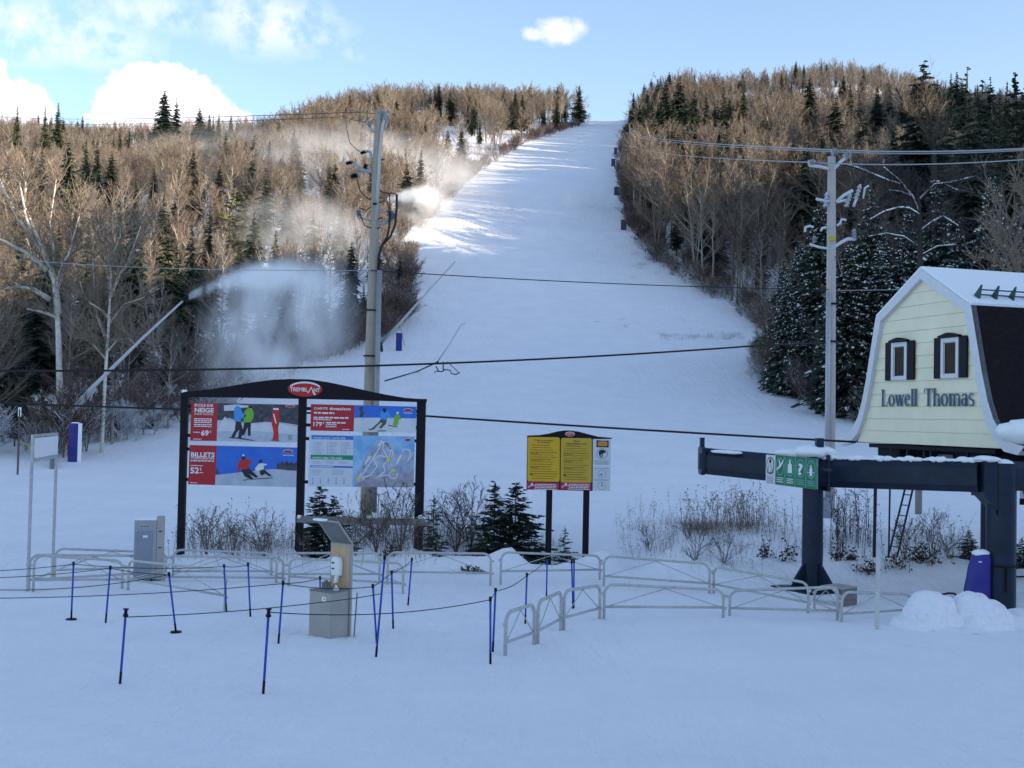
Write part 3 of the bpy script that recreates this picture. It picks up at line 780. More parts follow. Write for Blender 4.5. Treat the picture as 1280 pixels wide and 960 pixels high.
WHITE = mat('white_enamel', (0.74, 0.75, 0.76), 0.4, var=0.04)
WPLASTIC = mat('white_plastic', (0.78, 0.78, 0.77), 0.3)
SIGNRED = mat('sign_red', (0.40, 0.012, 0.022), 0.35, var=0.08, vs=1.5)
LOGORED = mat('logo_red', (0.48, 0.005, 0.010), 0.3)
PRINTWHITE = mat('print_white', (0.74, 0.73, 0.75), 0.5)
YELLOW = mat('sign_yellow', (0.66, 0.385, 0.010), 0.45, var=0.06, vs=2)
YELLOW2 = mat('sign_yellow_pale', (0.55, 0.355, 0.025), 0.45, var=0.06, vs=2)
MAGENTA = mat('sign_crimson', (0.38, 0.02, 0.07), 0.4, var=0.08, vs=3)
GREEN = mat('sign_green', (0.006, 0.165, 0.085), 0.4, var=0.1, vs=5)
TEAL = mat('sign_pale_green', (0.16, 0.42, 0.36), 0.45)
INK = mat('printed_ink', (0.02, 0.02, 0.022), 0.6)
INKBROWN = mat('printed_brown_ink', (0.16, 0.10, 0.012), 0.6)
INKGREY = mat('printed_grey_ink', (0.30, 0.31, 0.36), 0.6)
PANELWHITE = mat('panel_white', (0.60, 0.62, 0.65), 0.45, var=0.04, vs=4)
SKYBLUE = mat('poster_blue', (0.018, 0.11, 0.52), 0.4, vs=2, col2=(0.03, 0.16, 0.62))
POSTSNOW = mat('poster_snow', (0.50, 0.53, 0.58), 0.45, vs=3, col2=(0.62, 0.65, 0.70))
POSTSHADE = mat('poster_snow_shade', (0.36, 0.41, 0.50), 0.45, vs=3, col2=(0.50, 0.54, 0.62))
POSTTREE = mat('poster_trees', (0.020, 0.022, 0.032), 0.5, vs=9, col2=(0.09, 0.085, 0.11))
JBLUE = mat('poster_jacket_blue', (0.06, 0.28, 0.68), 0.5)
JGREEN = mat('poster_jacket_green', (0.16, 0.42, 0.04), 0.5)
JRED = mat('poster_jacket_red', (0.52, 0.02, 0.02), 0.5)
JWHITE = mat('poster_jacket_white', (0.66, 0.68, 0.64), 0.5)
DARKPANTS = mat('poster_dark_trousers', (0.018, 0.018, 0.03), 0.5)
BROWNPANTS = mat('poster_brown_trousers', (0.10, 0.085, 0.06), 0.5)
MAPBLUE = mat('map_blue', (0.12, 0.33, 0.62), 0.45, vs=2.2, col2=(0.34, 0.55, 0.76))
MAPHILL = mat('map_hill', (0.20, 0.25, 0.42), 0.45, vs=5, col2=(0.46, 0.52, 0.62))
MAPWARM = mat('map_valley', (0.22, 0.18, 0.27), 0.45, vs=4, col2=(0.42, 0.42, 0.48))
MAPTEXT = mat('map_table', (0.56, 0.60, 0.68), 0.45)
BARBLUE = mat('map_bar_blue', (0.02, 0.15, 0.50), 0.4)
BARGREEN = mat('map_bar_green', (0.008, 0.24, 0.12), 0.4)
SUNYEL = mat('map_yellow', (0.62, 0.58, 0.14), 0.4)
ORANGE = mat('sign_orange', (0.62, 0.22, 0.02), 0.4)
CREAM = mat('pale_yellow_siding', (0.80, 0.755, 0.56), 0.6, var=0.06, vs=1.6, bump=0.05, bs=6)
TRIM = mat('white_trim', (0.62, 0.64, 0.68), 0.5, var=0.05)
SHUT = mat('black_shutter', (0.007, 0.007, 0.013), 0.5, spec=0.15)
SHINGLE = mat('dark_brown_roof', (0.009, 0.007, 0.009), 0.85, vs=10, col2=(0.018, 0.014, 0.016), bump=0.4, bs=18, spec=0.1)
LETTERBLUE = mat('sign_letter_blue', (0.018, 0.095, 0.165), 0.5)
PANE = mat('window_pane', (0.010, 0.006, 0.003), 0.3, vs=5, col2=(0.034, 0.020, 0.009), spec=0.15)
PURPLE = mat('purple_vinyl', (0.022, 0.022, 0.21), 0.5, var=0.15, vs=3, bump=0.25, bs=7)
PADBLUE = mat('blue_vinyl_pad', (0.010, 0.025, 0.22), 0.5, var=0.2, vs=4, bump=0.25, bs=6)
REDLINE = mat('red_lacing', (0.30, 0.02, 0.05), 0.6)
CABGREY = mat('cabinet_grey', (0.30, 0.32, 0.35), 0.5, var=0.06, vs=3)
CABDARK = mat('cabinet_door_grey', (0.22, 0.25, 0.30), 0.5, var=0.06, vs=3)
CABWARM = mat('cabinet_side_grey', (0.36, 0.34, 0.33), 0.5, var=0.08, vs=3)
INSUL = mat('grey_porcelain', (0.45, 0.47, 0.50), 0.25)
WIRE = mat('black_cable', (0.012, 0.012, 0.014), 0.6)
ALWIRE = mat('bare_wire', (0.34, 0.35, 0.37), 0.5, 0.3)
PALEWOOD = mat('bleached_stake', (0.52, 0.53, 0.50), 0.8, var=0.15, vs=9, stretch=(1, 1, .2))
LANCE = mat('lance_aluminium', (0.46, 0.48, 0.50), 0.45, 0.3, var=0.08)
HOSE = mat('yellow_hose', (0.32, 0.30, 0.12), 0.6)
REDLEAF = mat('dead_leaves', (0.045, 0.020, 0.017), 0.8, vs=4, col2=(0.085, 0.038, 0.027))
STALK = mat('dry_stalks', (0.085, 0.065, 0.055), 0.9, vs=2, col2=(0.15, 0.115, 0.085))
STALKT = mat('tan_dry_grass', (0.22, 0.165, 0.115), 0.9, vs=2, col2=(0.30, 0.23, 0.16))

def text_polys(s, size=1.0, sx=1.0, bold=0.0, align='LEFT'):
    """outline of a line of lettering as a flat mesh: list of vertices (x, z) and faces"""
    cu = bpy.data.curves.new('t', 'FONT'); cu.body = s; cu.size = size; cu.align_x = align; cu.offset = bold * size; cu.resolution_u = 3
    o = bpy.data.objects.new('t', cu)
    me = bpy.data.meshes.new_from_object(o)
    vs = [(v.co.x * sx, v.co.y) for v in me.vertices]; fs = [tuple(p.vertices) for p in me.polygons]
    bpy.data.objects.remove(o); bpy.data.curves.remove(cu); bpy.data.meshes.remove(me)
    return vs, fs
def add_text(mb, s, x0, z0, w, h, y, mi, bold=0.012, skew=0.0):
    """lettering fitted to the width w and cap height h with its lower left corner at (x0, z0)"""
    vs, fs = text_polys(s, 1.0, 1.0, bold)
    if not vs: return
    xs = [v[0] for v in vs]; cap = 0.73
    k = w / max(1e-6, max(xs) - min(xs)); m = min(xs); i = len(mb.v)
    for a, b in vs:
        mb.v.append((x0 + (a - m) * k + b * h / cap * skew, y, z0 + b * h / cap))
    for f in fs: mb.f.append(tuple(i + q for q in f)); mb.m.append(mi)
def ell(cx, cz, rx, rz, n=28, a0=0, a1=2 * math.pi):
    return [(cx + rx * math.cos(a0 + (a1 - a0) * k / n), cz + rz * math.sin(a0 + (a1 - a0) * k / n)) for k in range(n + (0 if abs(a1 - a0 - 2 * math.pi) < 1e-6 else 1))]
def flat(mb, pts, y, mi): mb.poly([(p[0], y, p[1]) for p in pts], mi)
def dashes(mb, x0, x1, z, h, y, mi, seed, ragged=.25):
    """one illegible line of small print: a row of short strokes with word gaps"""
    r = random.Random(seed); x = x0; end = x1 - (x1 - x0) * ragged * r.random()
    while x < end:
        w = min(h * r.uniform(1.2, 4.0), end - x)
        if w < h * .5: break
        zz = z + h * .1 * r.uniform(-1, 1)
        mb.poly([(x, y, zz), (x + w, y, zz), (x + w, y, zz + h), (x, y, zz + h)], mi)
        x += w + h * .55

class Board:
    """local frame of an upright panel: photo pixels -> metres along it (x) and up (z)"""
    def __init__(s, px, py, Y):
        s.px, s.py, s.k = px, py, Y / F
        s.o = at(px, py, Y)
    def __call__(s, px, py):
        u, w = (px - s.px) * s.k, (s.py - py) * s.k
        c, q = math.cos(ROLL), math.sin(ROLL)
        return (u * c - w * q, u * q + w * c)
    def pts(s, L): return [s(*p) for p in L]
def quadprism(mb, pts, y0, y1, mi=0):
    mb.prism([(p[0], y0, p[1]) for p in pts], (0, y1 - y0, 0), mi)

def little_logo(mb, c, rx, rz, y, red, white, text=True):
    flat(mb, ell(c[0], c[1], rx, rz, 20), y, white)
    flat(mb, ell(c[0], c[1] - rz * .08, rx * .9, rz * .8, 20), y - .002, red)
    if text: add_text(mb, 'TREMBLANT', c[0] - rx * .68, c[1] - rz * .22, rx * 1.36, rz * .45, y - .004, white)

# ------------------------------------------------------------------ the long signboard
def signboard():
    S = Board(222, 703, 28.0)
    root = thing('signboard', 'long black framed signboard with arched header, red oval logo and four posters', 'signboard', S.o)
    for (x0, x1, yt, yb) in ((224.5, 233, 492, 703), (371.5, 381, 495, 700), (519.5, 530.5, 500, 700)):
        a, b = S((x0 - 222) * .0 + x0 - .034 * 0, yt), S(x1, yt)
        mb = MB(); xa = a[0]; xb = b[0]
        mb.box(((xa + xb) / 2, 0.06, (a[1] - .6) / 2), (xb - xa, 0.16, a[1] + .6))
        bevel(mb.build('post', BLACK, root), .008)
    top = [(226, 492), (232, 490.5), (262, 487.5), (290, 483), (315, 478.8), (340, 475.7), (362, 474.6), (385, 475.2), (408, 478.5), (432, 483.5), (456, 489), (480, 494), (505, 498.2), (523, 499.5), (532, 499.7)]
    bot = [(531.5, 504), (519, 503.5), (450, 501.2), (381, 499.6), (371, 499.5), (300, 498), (232, 497.3), (226, 497.5)]
    mb = MB(); quadprism(mb, S.pts(top + bot), -0.09, 0.05)
    hd = mb.build('header', BLACK, root)
    mb = MB()
    c = S(380.3, 487.2)
    R1, R2 = 21.5 * S.k, 9.4 * S.k
    flat(mb, ell(c[0], c[1], R1, R2, 40), -.094, 0)
    # white crescent along the top edge
    oc = ell(c[0], c[1] + .01, R1 * .93, R2 * .93, 24, R_(20), R_(160)); ic = ell(c[0], c[1] - .02, R1 * .90, R2 * .86, 24, R_(160), R_(20))
    for k in range(24):
        flat(mb, [oc[k], oc[k + 1], ic[23 - k], ic[24 - k]], -.098, 1)
    w = 37 * S.k; h = 4.9 * S.k; x0 = c[0] - w * .5; z0 = c[1] - h * .62
    add_text(mb, 'TREMBL', x0, z0, w * .60, h, -.101, 1, .02)
    add_text(mb, 'NT', x0 + w * .80, z0 - h * .03, w * .20, h * .95, -.101, 1, .02)
    ax = x0 + w * .70   # the A drawn as a peak with a ski run sweeping down
    flat(mb, [(ax, z0 + h * 1.15), (ax + w * .03, z0 + h * 1.15), (ax - w * .08, z0 - h * .45), (ax - w * .115, z0 - h * .45)], -.101, 1)
    for k in range(3):
        o = k * w * .028
        flat(mb, [(ax + o * .3, z0 + h * (1.15 - .2 * k)), (ax + w * .018 + o * .3, z0 + h * (1.15 - .2 * k)), (ax + w * .12 + o, z0 - h * (.5 + .14 * k)), (ax + w * .09 + o, z0 - h * (.75 + .14 * k))], -.103 - .001 * k, 1)
    mb.build('logo', [LOGORED, PRINTWHITE], hd)
    # snow cap on the left end
    # stub brackets between posts and posters
    for (x0, x1, y) in [(232, 238, 508.5), (232, 238, 545), (231, 237, 562), (231, 237, 600), (371, 379, 511), (370, 378, 549), (369, 376, 565), (369, 375, 603),
                        (381, 389, 511.5), (381, 388, 532), (380, 387, 549), (380, 386, 603), (517, 523, 515), (517, 523, 535), (516, 522, 552), (515, 521, 606)]:
        a, b = S(x0 - 2, y), S(x1 + 1, y)
        mb = MB(); mb.box(((a[0] + b[0]) / 2, .03, a[1]), (b[0] - a[0], .06, 4.0 * S.k)); mb.build('bracket', BLACK, root)
    def poster(q, label):
        mb = MB(); quadprism(mb, S.pts(q), -.02, .02)
        return mb.build('poster', WHITE, root, label=label)
    Y1, Y2, Y3, Y4, Y5 = -.023, -.026, -.029, -.032, -.035
    P = S.pts
    # --- ski school poster
    po = poster([(238, 504.2), (371.2, 506.8), (370.4, 554), (236.6, 551.6)], 'poster of ski school instructors with red panel reading NEIGE and 69')
    mb = MB(); m = [SIGNRED, PRINTWHITE, POSTTREE, POSTSNOW, POSTSHADE, JBLUE, JGREEN, JRED, DARKPANTS, INKGREY]
    flat(mb, P([(238, 504.2), (271, 504.8), (269.8, 552.1), (236.6, 551.6)]), Y1, 0)
    flat(mb, P([(271, 504.8), (371.2, 506.8), (370.4, 554), (269.8, 552.1)]), Y1, 4)
    flat(mb, P([(271, 504.8), (371.2, 506.8), (370.7, 532), (352, 529), (330, 528), (312, 530), (296, 527), (285, 523), (278, 526), (270.4, 526)]), Y2, 2)
    flat(mb, P([(278.5, 507.5), (294, 506.5), (313, 508), (310, 510), (296, 511), (292, 514), (279, 514.5)]), Y3, 3)
    flat(mb, P([(276, 527), (280, 521.5), (284, 526), (300, 530), (345, 529.5), (370.5, 535), (370.4, 544), (320, 540), (270.2, 540)]), Y3, 3)
    # three skiers standing
    flat(mb, P([(292, 510), (296, 508), (299, 510), (301.5, 517), (306, 520), (305, 522.5), (300, 524), (299.5, 528), (291.5, 527.5), (291.3, 518)]), Y4, 5)
    flat(mb, P([(293.5, 527.5), (300, 528), (303, 540), (300.5, 548), (296.5, 548), (298, 538), (295, 541), (292, 547.5), (288, 547), (292.5, 538)]), Y4, 8)
    flat(mb, P([(286, 547), (300, 548), (318, 551.5), (317, 552), (298, 549.3), (285, 548)]), Y5, 8)
    flat(mb, P([(304.5, 515), (309, 510.5), (313.5, 511), (316, 517), (315.5, 523), (312.5, 529), (303, 529.5), (304, 522)]), Y4, 6)
    flat(mb, P([(304, 529), (312.5, 528.5), (312, 545.5), (309, 545.5), (308.5, 535), (304, 545), (301.5, 544)]), Y4, 8)
    flat(mb, P([(309, 508), (313, 508), (313, 511), (309.5, 511)]), Y5, 8)
    flat(mb, P([(339.5, 513), (347.5, 513), (348, 525), (347, 534), (338.5, 533), (338, 527)]), Y4, 7)
    flat(mb, P([(339, 533), (346.5, 534), (347, 551), (339.5, 550.5), (341, 542)]), Y4, 7)
    flat(mb, P([(340, 511), (347, 511), (347, 513.5), (340, 513)]), Y5, 1)
    flat(mb, P([(340, 518), (341.5, 518), (344.5, 530), (343, 530)]), Y5, 1)
    flat(mb, P([(337, 550.5), (348.5, 551.5), (348.5, 552.3), (337, 551.3)]), Y5, 8)
    for k, (tx, x0, x1, yb, h) in enumerate([('ÉCOLE SUR', 242, 265.5, 508.8, 3.3), ('NEIGE', 242, 265.8, 516.0, 5.6), ('SNOW SCHOOL', 241.8, 265.5, 519.3, 2.2)]):
        a, b = S(x0, yb), S(x1, yb + .5); add_text(mb, tx, a[0], a[1], b[0] - a[0], h * S.k, Y2, 1, .03 if k < 2 else .012)
    for k in range(5):
        a, b = S(241.4, 524.8 + k * 2.2 + (.6 if k > 2 else 0)), S(264.8, 525 + k * 2.2); dashes(mb, a[0], b[0], a[1], 1.25 * S.k, Y2, 1, k, .08)
    a, b = S(250.2, 545), S(259.8, 545); add_text(mb, '69', a[0], a[1], b[0] - a[0], 6.6 * S.k, Y2, 1, .03)
    a, b = S(261, 541.5), S(263, 541.5); add_text(mb, '$', a[0], a[1], b[0] - a[0], 2.6 * S.k, Y2, 1)
    a, b = S(240.8, 541.5), S(248.8, 541.5); dashes(mb, a[0], b[0], a[1], 1.1 * S.k, Y2, 1, 31, 0)
    a, b = S(240.5, 550), S(251, 550); dashes(mb, a[0], b[0], a[1], .9 * S.k, Y2, 1, 32, 0)
    little_logo(mb, S(361.5, 508.6), 6.2 * S.k, 1.8 * S.k, Y4, 0, 1, False)
    flat(mb, P([(358.5, 545), (364, 545.1), (363.6, 550), (361, 551.5), (358.8, 550)]), Y4, 9)
    mb.build('print', m, po)
    # --- corporate tickets poster
    po = poster([(236.2, 557), (370.2, 560.2), (369.2, 609.6), (234.6, 606)], 'poster of two racing skiers with red panel reading BILLETS and 52')
    mb = MB(); m = [SIGNRED, PRINTWHITE, SKYBLUE, POSTSHADE, POSTTREE, JRED, JWHITE, DARKPANTS]
    flat(mb, P([(236.2, 557), (270, 557.8), (268.2, 606.9), (234.6, 606)]), Y1, 0)
    flat(mb, P([(270, 557.8), (370.2, 560.2), (369.6, 589), (340, 587), (300, 591), (268.7, 594.5)]), Y1, 2)
    flat(mb, P([(268.7, 594.5), (300, 591), (340, 587), (369.6, 589), (369.2, 609.6), (268.2, 606.9)]), Y1, 3)
    flat(mb, P([(345, 582), (347, 578.5), (349, 581), (352, 577), (354, 580), (357.5, 576), (360, 580), (364, 578), (366, 581), (369.7, 578), (369.5, 589), (358, 588.5), (345, 586.5)]), Y2, 4)
    flat(mb, P([(269.3, 586), (272, 589), (274, 592.5), (268.8, 593)]), Y2, 4)
    flat(mb, P([(298.5, 577), (301, 574.5), (306, 574), (309, 575), (313, 576.5), (315, 578), (312.5, 579.5), (310, 579), (310.5, 586), (301.5, 588), (300, 585), (298.8, 590), (296.3, 589), (296.2, 583)]), Y3, 5)
    flat(mb, P([(300.5, 588), (310.5, 586), (322, 596.5), (319, 598), (311, 593), (316.5, 599.5), (313, 600.5), (305, 596)]), Y3, 7)
    flat(mb, P([(301, 573), (301.5, 569.5), (304.5, 569), (306, 572), (305, 575), (302, 575)]), Y4, 7); flat(mb, P([(301.5, 570.5), (302.5, 568.6), (305, 569.5), (304.5, 571.3)]), Y5, 1)
    flat(mb, P([(303, 600.5), (309, 599.5), (311, 600.3), (304, 601.3)]), Y4, 7)
    flat(mb, P([(318, 586), (322, 581), (325, 579.5), (328.5, 580), (332, 580.5), (333, 582), (328.5, 583), (329, 587), (323.5, 589), (318.5, 589.5)]), Y3, 6)
    flat(mb, P([(323.5, 589), (329, 587), (339, 595.5), (336, 596), (330, 592.5), (327.5, 595), (324.5, 594)]), Y3, 7)
    flat(mb, P([(323, 579), (323, 576), (325.5, 575), (327, 577), (326, 579.5)]), Y4, 7)
    flat(mb, P([(316, 599), (340, 597.5), (340, 598.3), (316, 599.9)]), Y4, 7)
    a, b = S(237.8, 571.3), S(267.4, 572.0); add_text(mb, 'BILLETS', a[0], a[1], b[0] - a[0], 5.6 * S.k, Y2, 1, .03)
    a, b = S(237.8, 574.7), S(267, 575.4); add_text(mb, 'CORPORATIFS', a[0], a[1], b[0] - a[0], 2.9 * S.k, Y2, 1, .02)
    a, b = S(237.5, 577.2), S(266.6, 577.8); dashes(mb, a[0], b[0], a[1], 1.3 * S.k, Y2, 1, 41, 0)
    a, b = S(237.2, 592), S(248, 592); add_text(mb, '52', a[0], a[1], b[0] - a[0], 7.4 * S.k, Y2, 1, .03)
    a, b = S(249, 588.5), S(251, 588.5); add_text(mb, '$', a[0], a[1], b[0] - a[0], 3.6 * S.k, Y2, 1)
    for yy, x1, sd_ in ((583, 253, 42), (591.8, 253.5, 43), (604.4, 246, 44)):
        a, b = S(237.5 if yy != 591.8 else 249, yy), S(x1, yy); dashes(mb, a[0], b[0], a[1], 1.0 * S.k, Y2, 1, sd_, 0)
    little_logo(mb, S(359, 565), 6.3 * S.k, 2.2 * S.k, Y4, 0, 1, False)
    a, b = S(352.5, 570), S(366, 570.3); dashes(mb, a[0], b[0], a[1], .9 * S.k, Y4, 1, 45, 0)
    mb.build('print', m, po)
    # --- season pass poster
    po = poster([(387.2, 506), (518.8, 509.2), (518, 541.8), (386.6, 539)], 'poster of skiers in blue and green jackets with red panel reading 179')
    mb = MB(); m = [SIGNRED, PRINTWHITE, SKYBLUE, POSTSNOW, POSTTREE, JBLUE, JGREEN, BROWNPANTS, DARKPANTS]
    flat(mb, P([(387.2, 506), (441.6, 507.3), (440.6, 540.2), (386.6, 539)]), Y1, 0)
    flat(mb, P([(441.6, 507.3), (518.8, 509.2), (518.4, 524), (480, 523), (441.2, 523)]), Y1, 2)
    flat(mb, P([(441.2, 523), (480, 523), (518.4, 524), (518, 541.8), (440.6, 540.2)]), Y1, 3)
    flat(mb, P([(447, 511), (450, 508.5), (453, 511), (451, 513), (454, 516), (451.5, 522.5), (448, 522.5), (449, 515)]), Y2, 4)
    flat(mb, P([(473.5, 518), (475, 514.5), (479, 513.5), (483, 514), (486, 519), (488.5, 523), (486.5, 524.5), (482.5, 521), (482, 527), (474, 525.5)]), Y3, 5)
    flat(mb, P([(474.5, 525), (482, 526.5), (480.5, 531), (475, 536.5), (472, 536), (476.5, 530), (474.5, 529), (467, 536), (463.5, 536), (470.5, 530)]), Y3, 7)
    flat(mb, P([(477, 514), (476.8, 511.5), (480, 511), (481.8, 513.5), (480.5, 516.5), (478, 516.5)]), Y4, 8)
    flat(mb, P([(459, 537.5), (466, 536), (467, 537.2), (460, 538.6)]), Y4, 8); flat(mb, P([(470, 539), (481, 538.8), (481, 539.8), (471, 540)]), Y4, 8)
    flat(mb, P([(491, 520.5), (495, 518.5), (498, 520), (500, 525), (497, 525), (496, 531), (493, 533), (489.5, 532), (491, 527)]), Y3, 6)
    flat(mb, P([(494, 518.5), (494, 516), (496.5, 515.5), (497.3, 518)]), Y4, 1); flat(mb, P([(484, 532), (496, 534.2), (496, 535), (484, 533)]), Y4, 8)
    for k, (x0, x1, yb, h, tx, bd) in enumerate([(391, 408, 512.5, 2.8, 'CARTE', .02), (410.5, 436.8, 513.2, 3.6, 'évasion', .03)]):
        a, b = S(x0, yb), S(x1, yb); add_text(mb, tx, a[0], a[1], b[0] - a[0], h * S.k, Y2, 1, bd)
    for k, (x0, x1, yb, h) in enumerate([(391, 416.5, 517.8, 2.0), (390.6, 436, 523.6, 1.9), (390.6, 413, 525.8, 1.2), (406, 431, 530, 1.7), (406, 419.5, 532.3, 1.2), (405.5, 419, 534.6, 1.0), (426.5, 435, 538, .9)]):
        a, b = S(x0, yb), S(x1, yb); dashes(mb, a[0], b[0], a[1], h * S.k, Y2, 1, 50 + k, 0)
    a, b = S(390.3, 533.2), S(401, 533.2); add_text(mb, '179', a[0], a[1], b[0] - a[0], 5.2 * S.k, Y2, 1, .03)
    a, b = S(402, 530.4), S(403.6, 530.4); add_text(mb, '$', a[0], a[1], b[0] - a[0], 2.6 * S.k, Y2, 1)
    little_logo(mb, S(508.6, 513.4), 5.6 * S.k, 2.0 * S.k, Y4, 0, 1, False)
    a, b = S(503, 517.6), S(514.5, 517.8); dashes(mb, a[0], b[0], a[1], .9 * S.k, Y4, 1, 61, 0)
    mb.build('print', m, po)
    # --- trail map
    po = poster([(385.4, 543.8), (516.6, 546.6), (515.6, 609.8), (384, 608.2)], 'trail map poster with blue and green bars and white ski runs')
    mb = MB(); m = [MAPTEXT, BARBLUE, BARGREEN, PRINTWHITE, INKGREY, MAPBLUE, MAPHILL, MAPWARM, SUNYEL, SIGNRED, INK]
    flat(mb, P([(385.4, 543.8), (440.2, 545), (439.2, 609), (384, 608.2)]), Y1, 0)
    flat(mb, P([(440.2, 545), (516.6, 546.6), (515.6, 609.8), (439.2, 609)]), Y1, 5)
    flat(mb, P([(388.2, 544.8), (440.2, 545.9), (440.1, 550.6), (388, 549.7)]), Y2, 1)
    flat(mb, P([(387.2, 569), (440, 570), (439.8, 575.6), (387, 574.6)]), Y2, 2)
    flat(mb, P([(387, 582.2), (439.8, 583.6), (439.7, 585.8), (386.9, 584.6)]), Y2, 1)
    for tx, x0, x1, yb, h in (('versant nord / north side', 390, 430.5, 548.8, 2.6), ('versant edge / the edge', 389, 426.5, 573.7, 2.8)):
        a, b = S(x0, yb), S(x1, yb + .6); add_text(mb, tx, a[0], a[1], b[0] - a[0], h * S.k, Y3, 3, .012)
    a, b = S(388.5, 584), S(416, 584.5); dashes(mb, a[0], b[0], a[1], 1.0 * S.k, Y3, 3, 70, 0)
    for c_ in range(3):
        for k in range(9):
            a, b = S(390.5 + 17.3 * c_, 553.6 + 1.75 * k + .3 * c_), S(404 + 17.3 * c_, 553.6 + 1.75 * k)
            flat(mb, [(a[0], a[1]), (a[0] + .02, a[1]), (a[0] + .02, a[1] + .02), (a[0], a[1] + .02)], Y2, 4)
            dashes(mb, a[0] + .05, b[0], a[1], .6 * S.k, Y2, 4, 80 + c_ * 9 + k, .6)
        for k in range(2):
            a, b = S(389.6 + 16.5 * c_, 578 + 1.8 * k), S(401 + 17 * c_, 578); dashes(mb, a[0], b[0], a[1], .6 * S.k, Y2, 4, 130 + c_ * 3 + k, .3)
    for c_ in range(2):
        for k in range(4):
            a, b = S(388.5 + 25 * c_, 588.3 + 1.8 * k), S(408 + 27 * c_, 588.3); dashes(mb, a[0], b[0], a[1], .55 * S.k, Y2, 4, 150 + c_ * 5 + k, .5)
    for c_ in range(5):
        for k in range(4):
            a = S(389 + 9.8 * c_, 599.4 + 2 * k); flat(mb, [(a[0], a[1]), (a[0] + .025, a[1]), (a[0] + .025, a[1] + .025), (a[0], a[1] + .025)], Y2, 10 if (c_ + k) % 3 == 0 else 4)
    hill = [(443, 604), (447, 590), (453, 578), (458, 566), (464, 558), (470, 552), (476, 549.5), (481, 551.5), (486, 556), (492, 563), (497, 569), (500, 572), (504, 564), (509, 561), (513, 564), (515.8, 568), (515.6, 609.8), (443, 609.2)]
    flat(mb, P(hill), Y2, 6)
    flat(mb, P([(445, 606), (456, 598), (470, 594), (488, 597), (500, 592), (515.7, 590), (515.6, 609.8), (440, 609)]), Y3, 7)
    def run(pts, w):
        q = P(pts)
        for a, b in zip(q, q[1:]):
            dx, dz = b[0] - a[0], b[1] - a[1]; L = math.hypot(dx, dz) + 1e-6; ox, oz = -dz / L * w * S.k / 2, dx / L * w * S.k / 2
            flat(mb, [(a[0] - ox, a[1] - oz), (b[0] - ox, b[1] - oz), (b[0] + ox, b[1] + oz), (a[0] + ox, a[1] + oz)], Y4, 3)
    for r_ in ([(476, 551), (468, 562), (460, 574), (452, 586), (447, 598)], [(477, 552), (471, 564), (465, 574), (456, 588), (448, 599)], [(478, 552), (477, 562), (482, 570), (484, 575)], [(479, 552), (487, 561), (486, 570), (484, 575)],
               [(474, 556), (470, 560), (463, 570), (458, 571)], [(482, 572), (474, 570), (466, 574), (470, 584), (462, 594), (449, 600)], [(484, 575), (478, 582), (480, 590), (472, 596), (455, 599)], [(481, 554), (490, 566), (488, 573)],
               [(490, 588), (494, 580), (499, 570), (504, 562), (510, 563), (512, 571), (508, 577)], [(490, 588), (497, 577), (502, 566)], [(490, 588), (484, 594), (470, 597), (449, 600)], [(462, 568), (455, 580), (450, 592)], [(484, 594), (488, 599), (494, 598), (496, 592)]):
        run(r_, 1.15)
    for cx_, cy_, rr in ((447.3, 599, 3.4), (484.3, 575.3, 3.5), (490.2, 588.5, 3.3)):
        c = S(cx_, cy_); st = []
        for k in range(16):
            q = rr * S.k * (1.0 if k % 2 == 0 else .62); st.append((c[0] + q * math.cos(k * math.pi / 8), c[1] + q * math.sin(k * math.pi / 8)))
        flat(mb, st, Y5, 8)
    little_logo(mb, S(508.5, 550.6), 4.6 * S.k, 1.9 * S.k, Y4, 9, 3, False)
    mb.build('print', m, po)
    # wooden rail across the two right posts
    a, b = S(370.5, 649), S(530.5, 653.2)
    mb = MB(); mb.prism([(a[0], -.10, a[1] - .08), (b[0], -.10, b[1] - .08), (b[0], -.10, b[1] + .08), (a[0], -.10, a[1] + .08)], (0, .08, 0))
    rail = mb.build('rail', GREYWOOD, root)
    mb = MB()
    for px_ in (374, 461, 525): 
        q = S(px_, 645); mb.blob((q[0], -.06, q[1] - .03), (.08, .05, .05), int(px_), rough=.2)
    q = S(229, 490.5); mb.blob((q[0], -.02, q[1]), (.07, .06, .045), 3)
    mb.build('snow_cap', LOOSE_SNOW, root, smooth=True)
signboard()

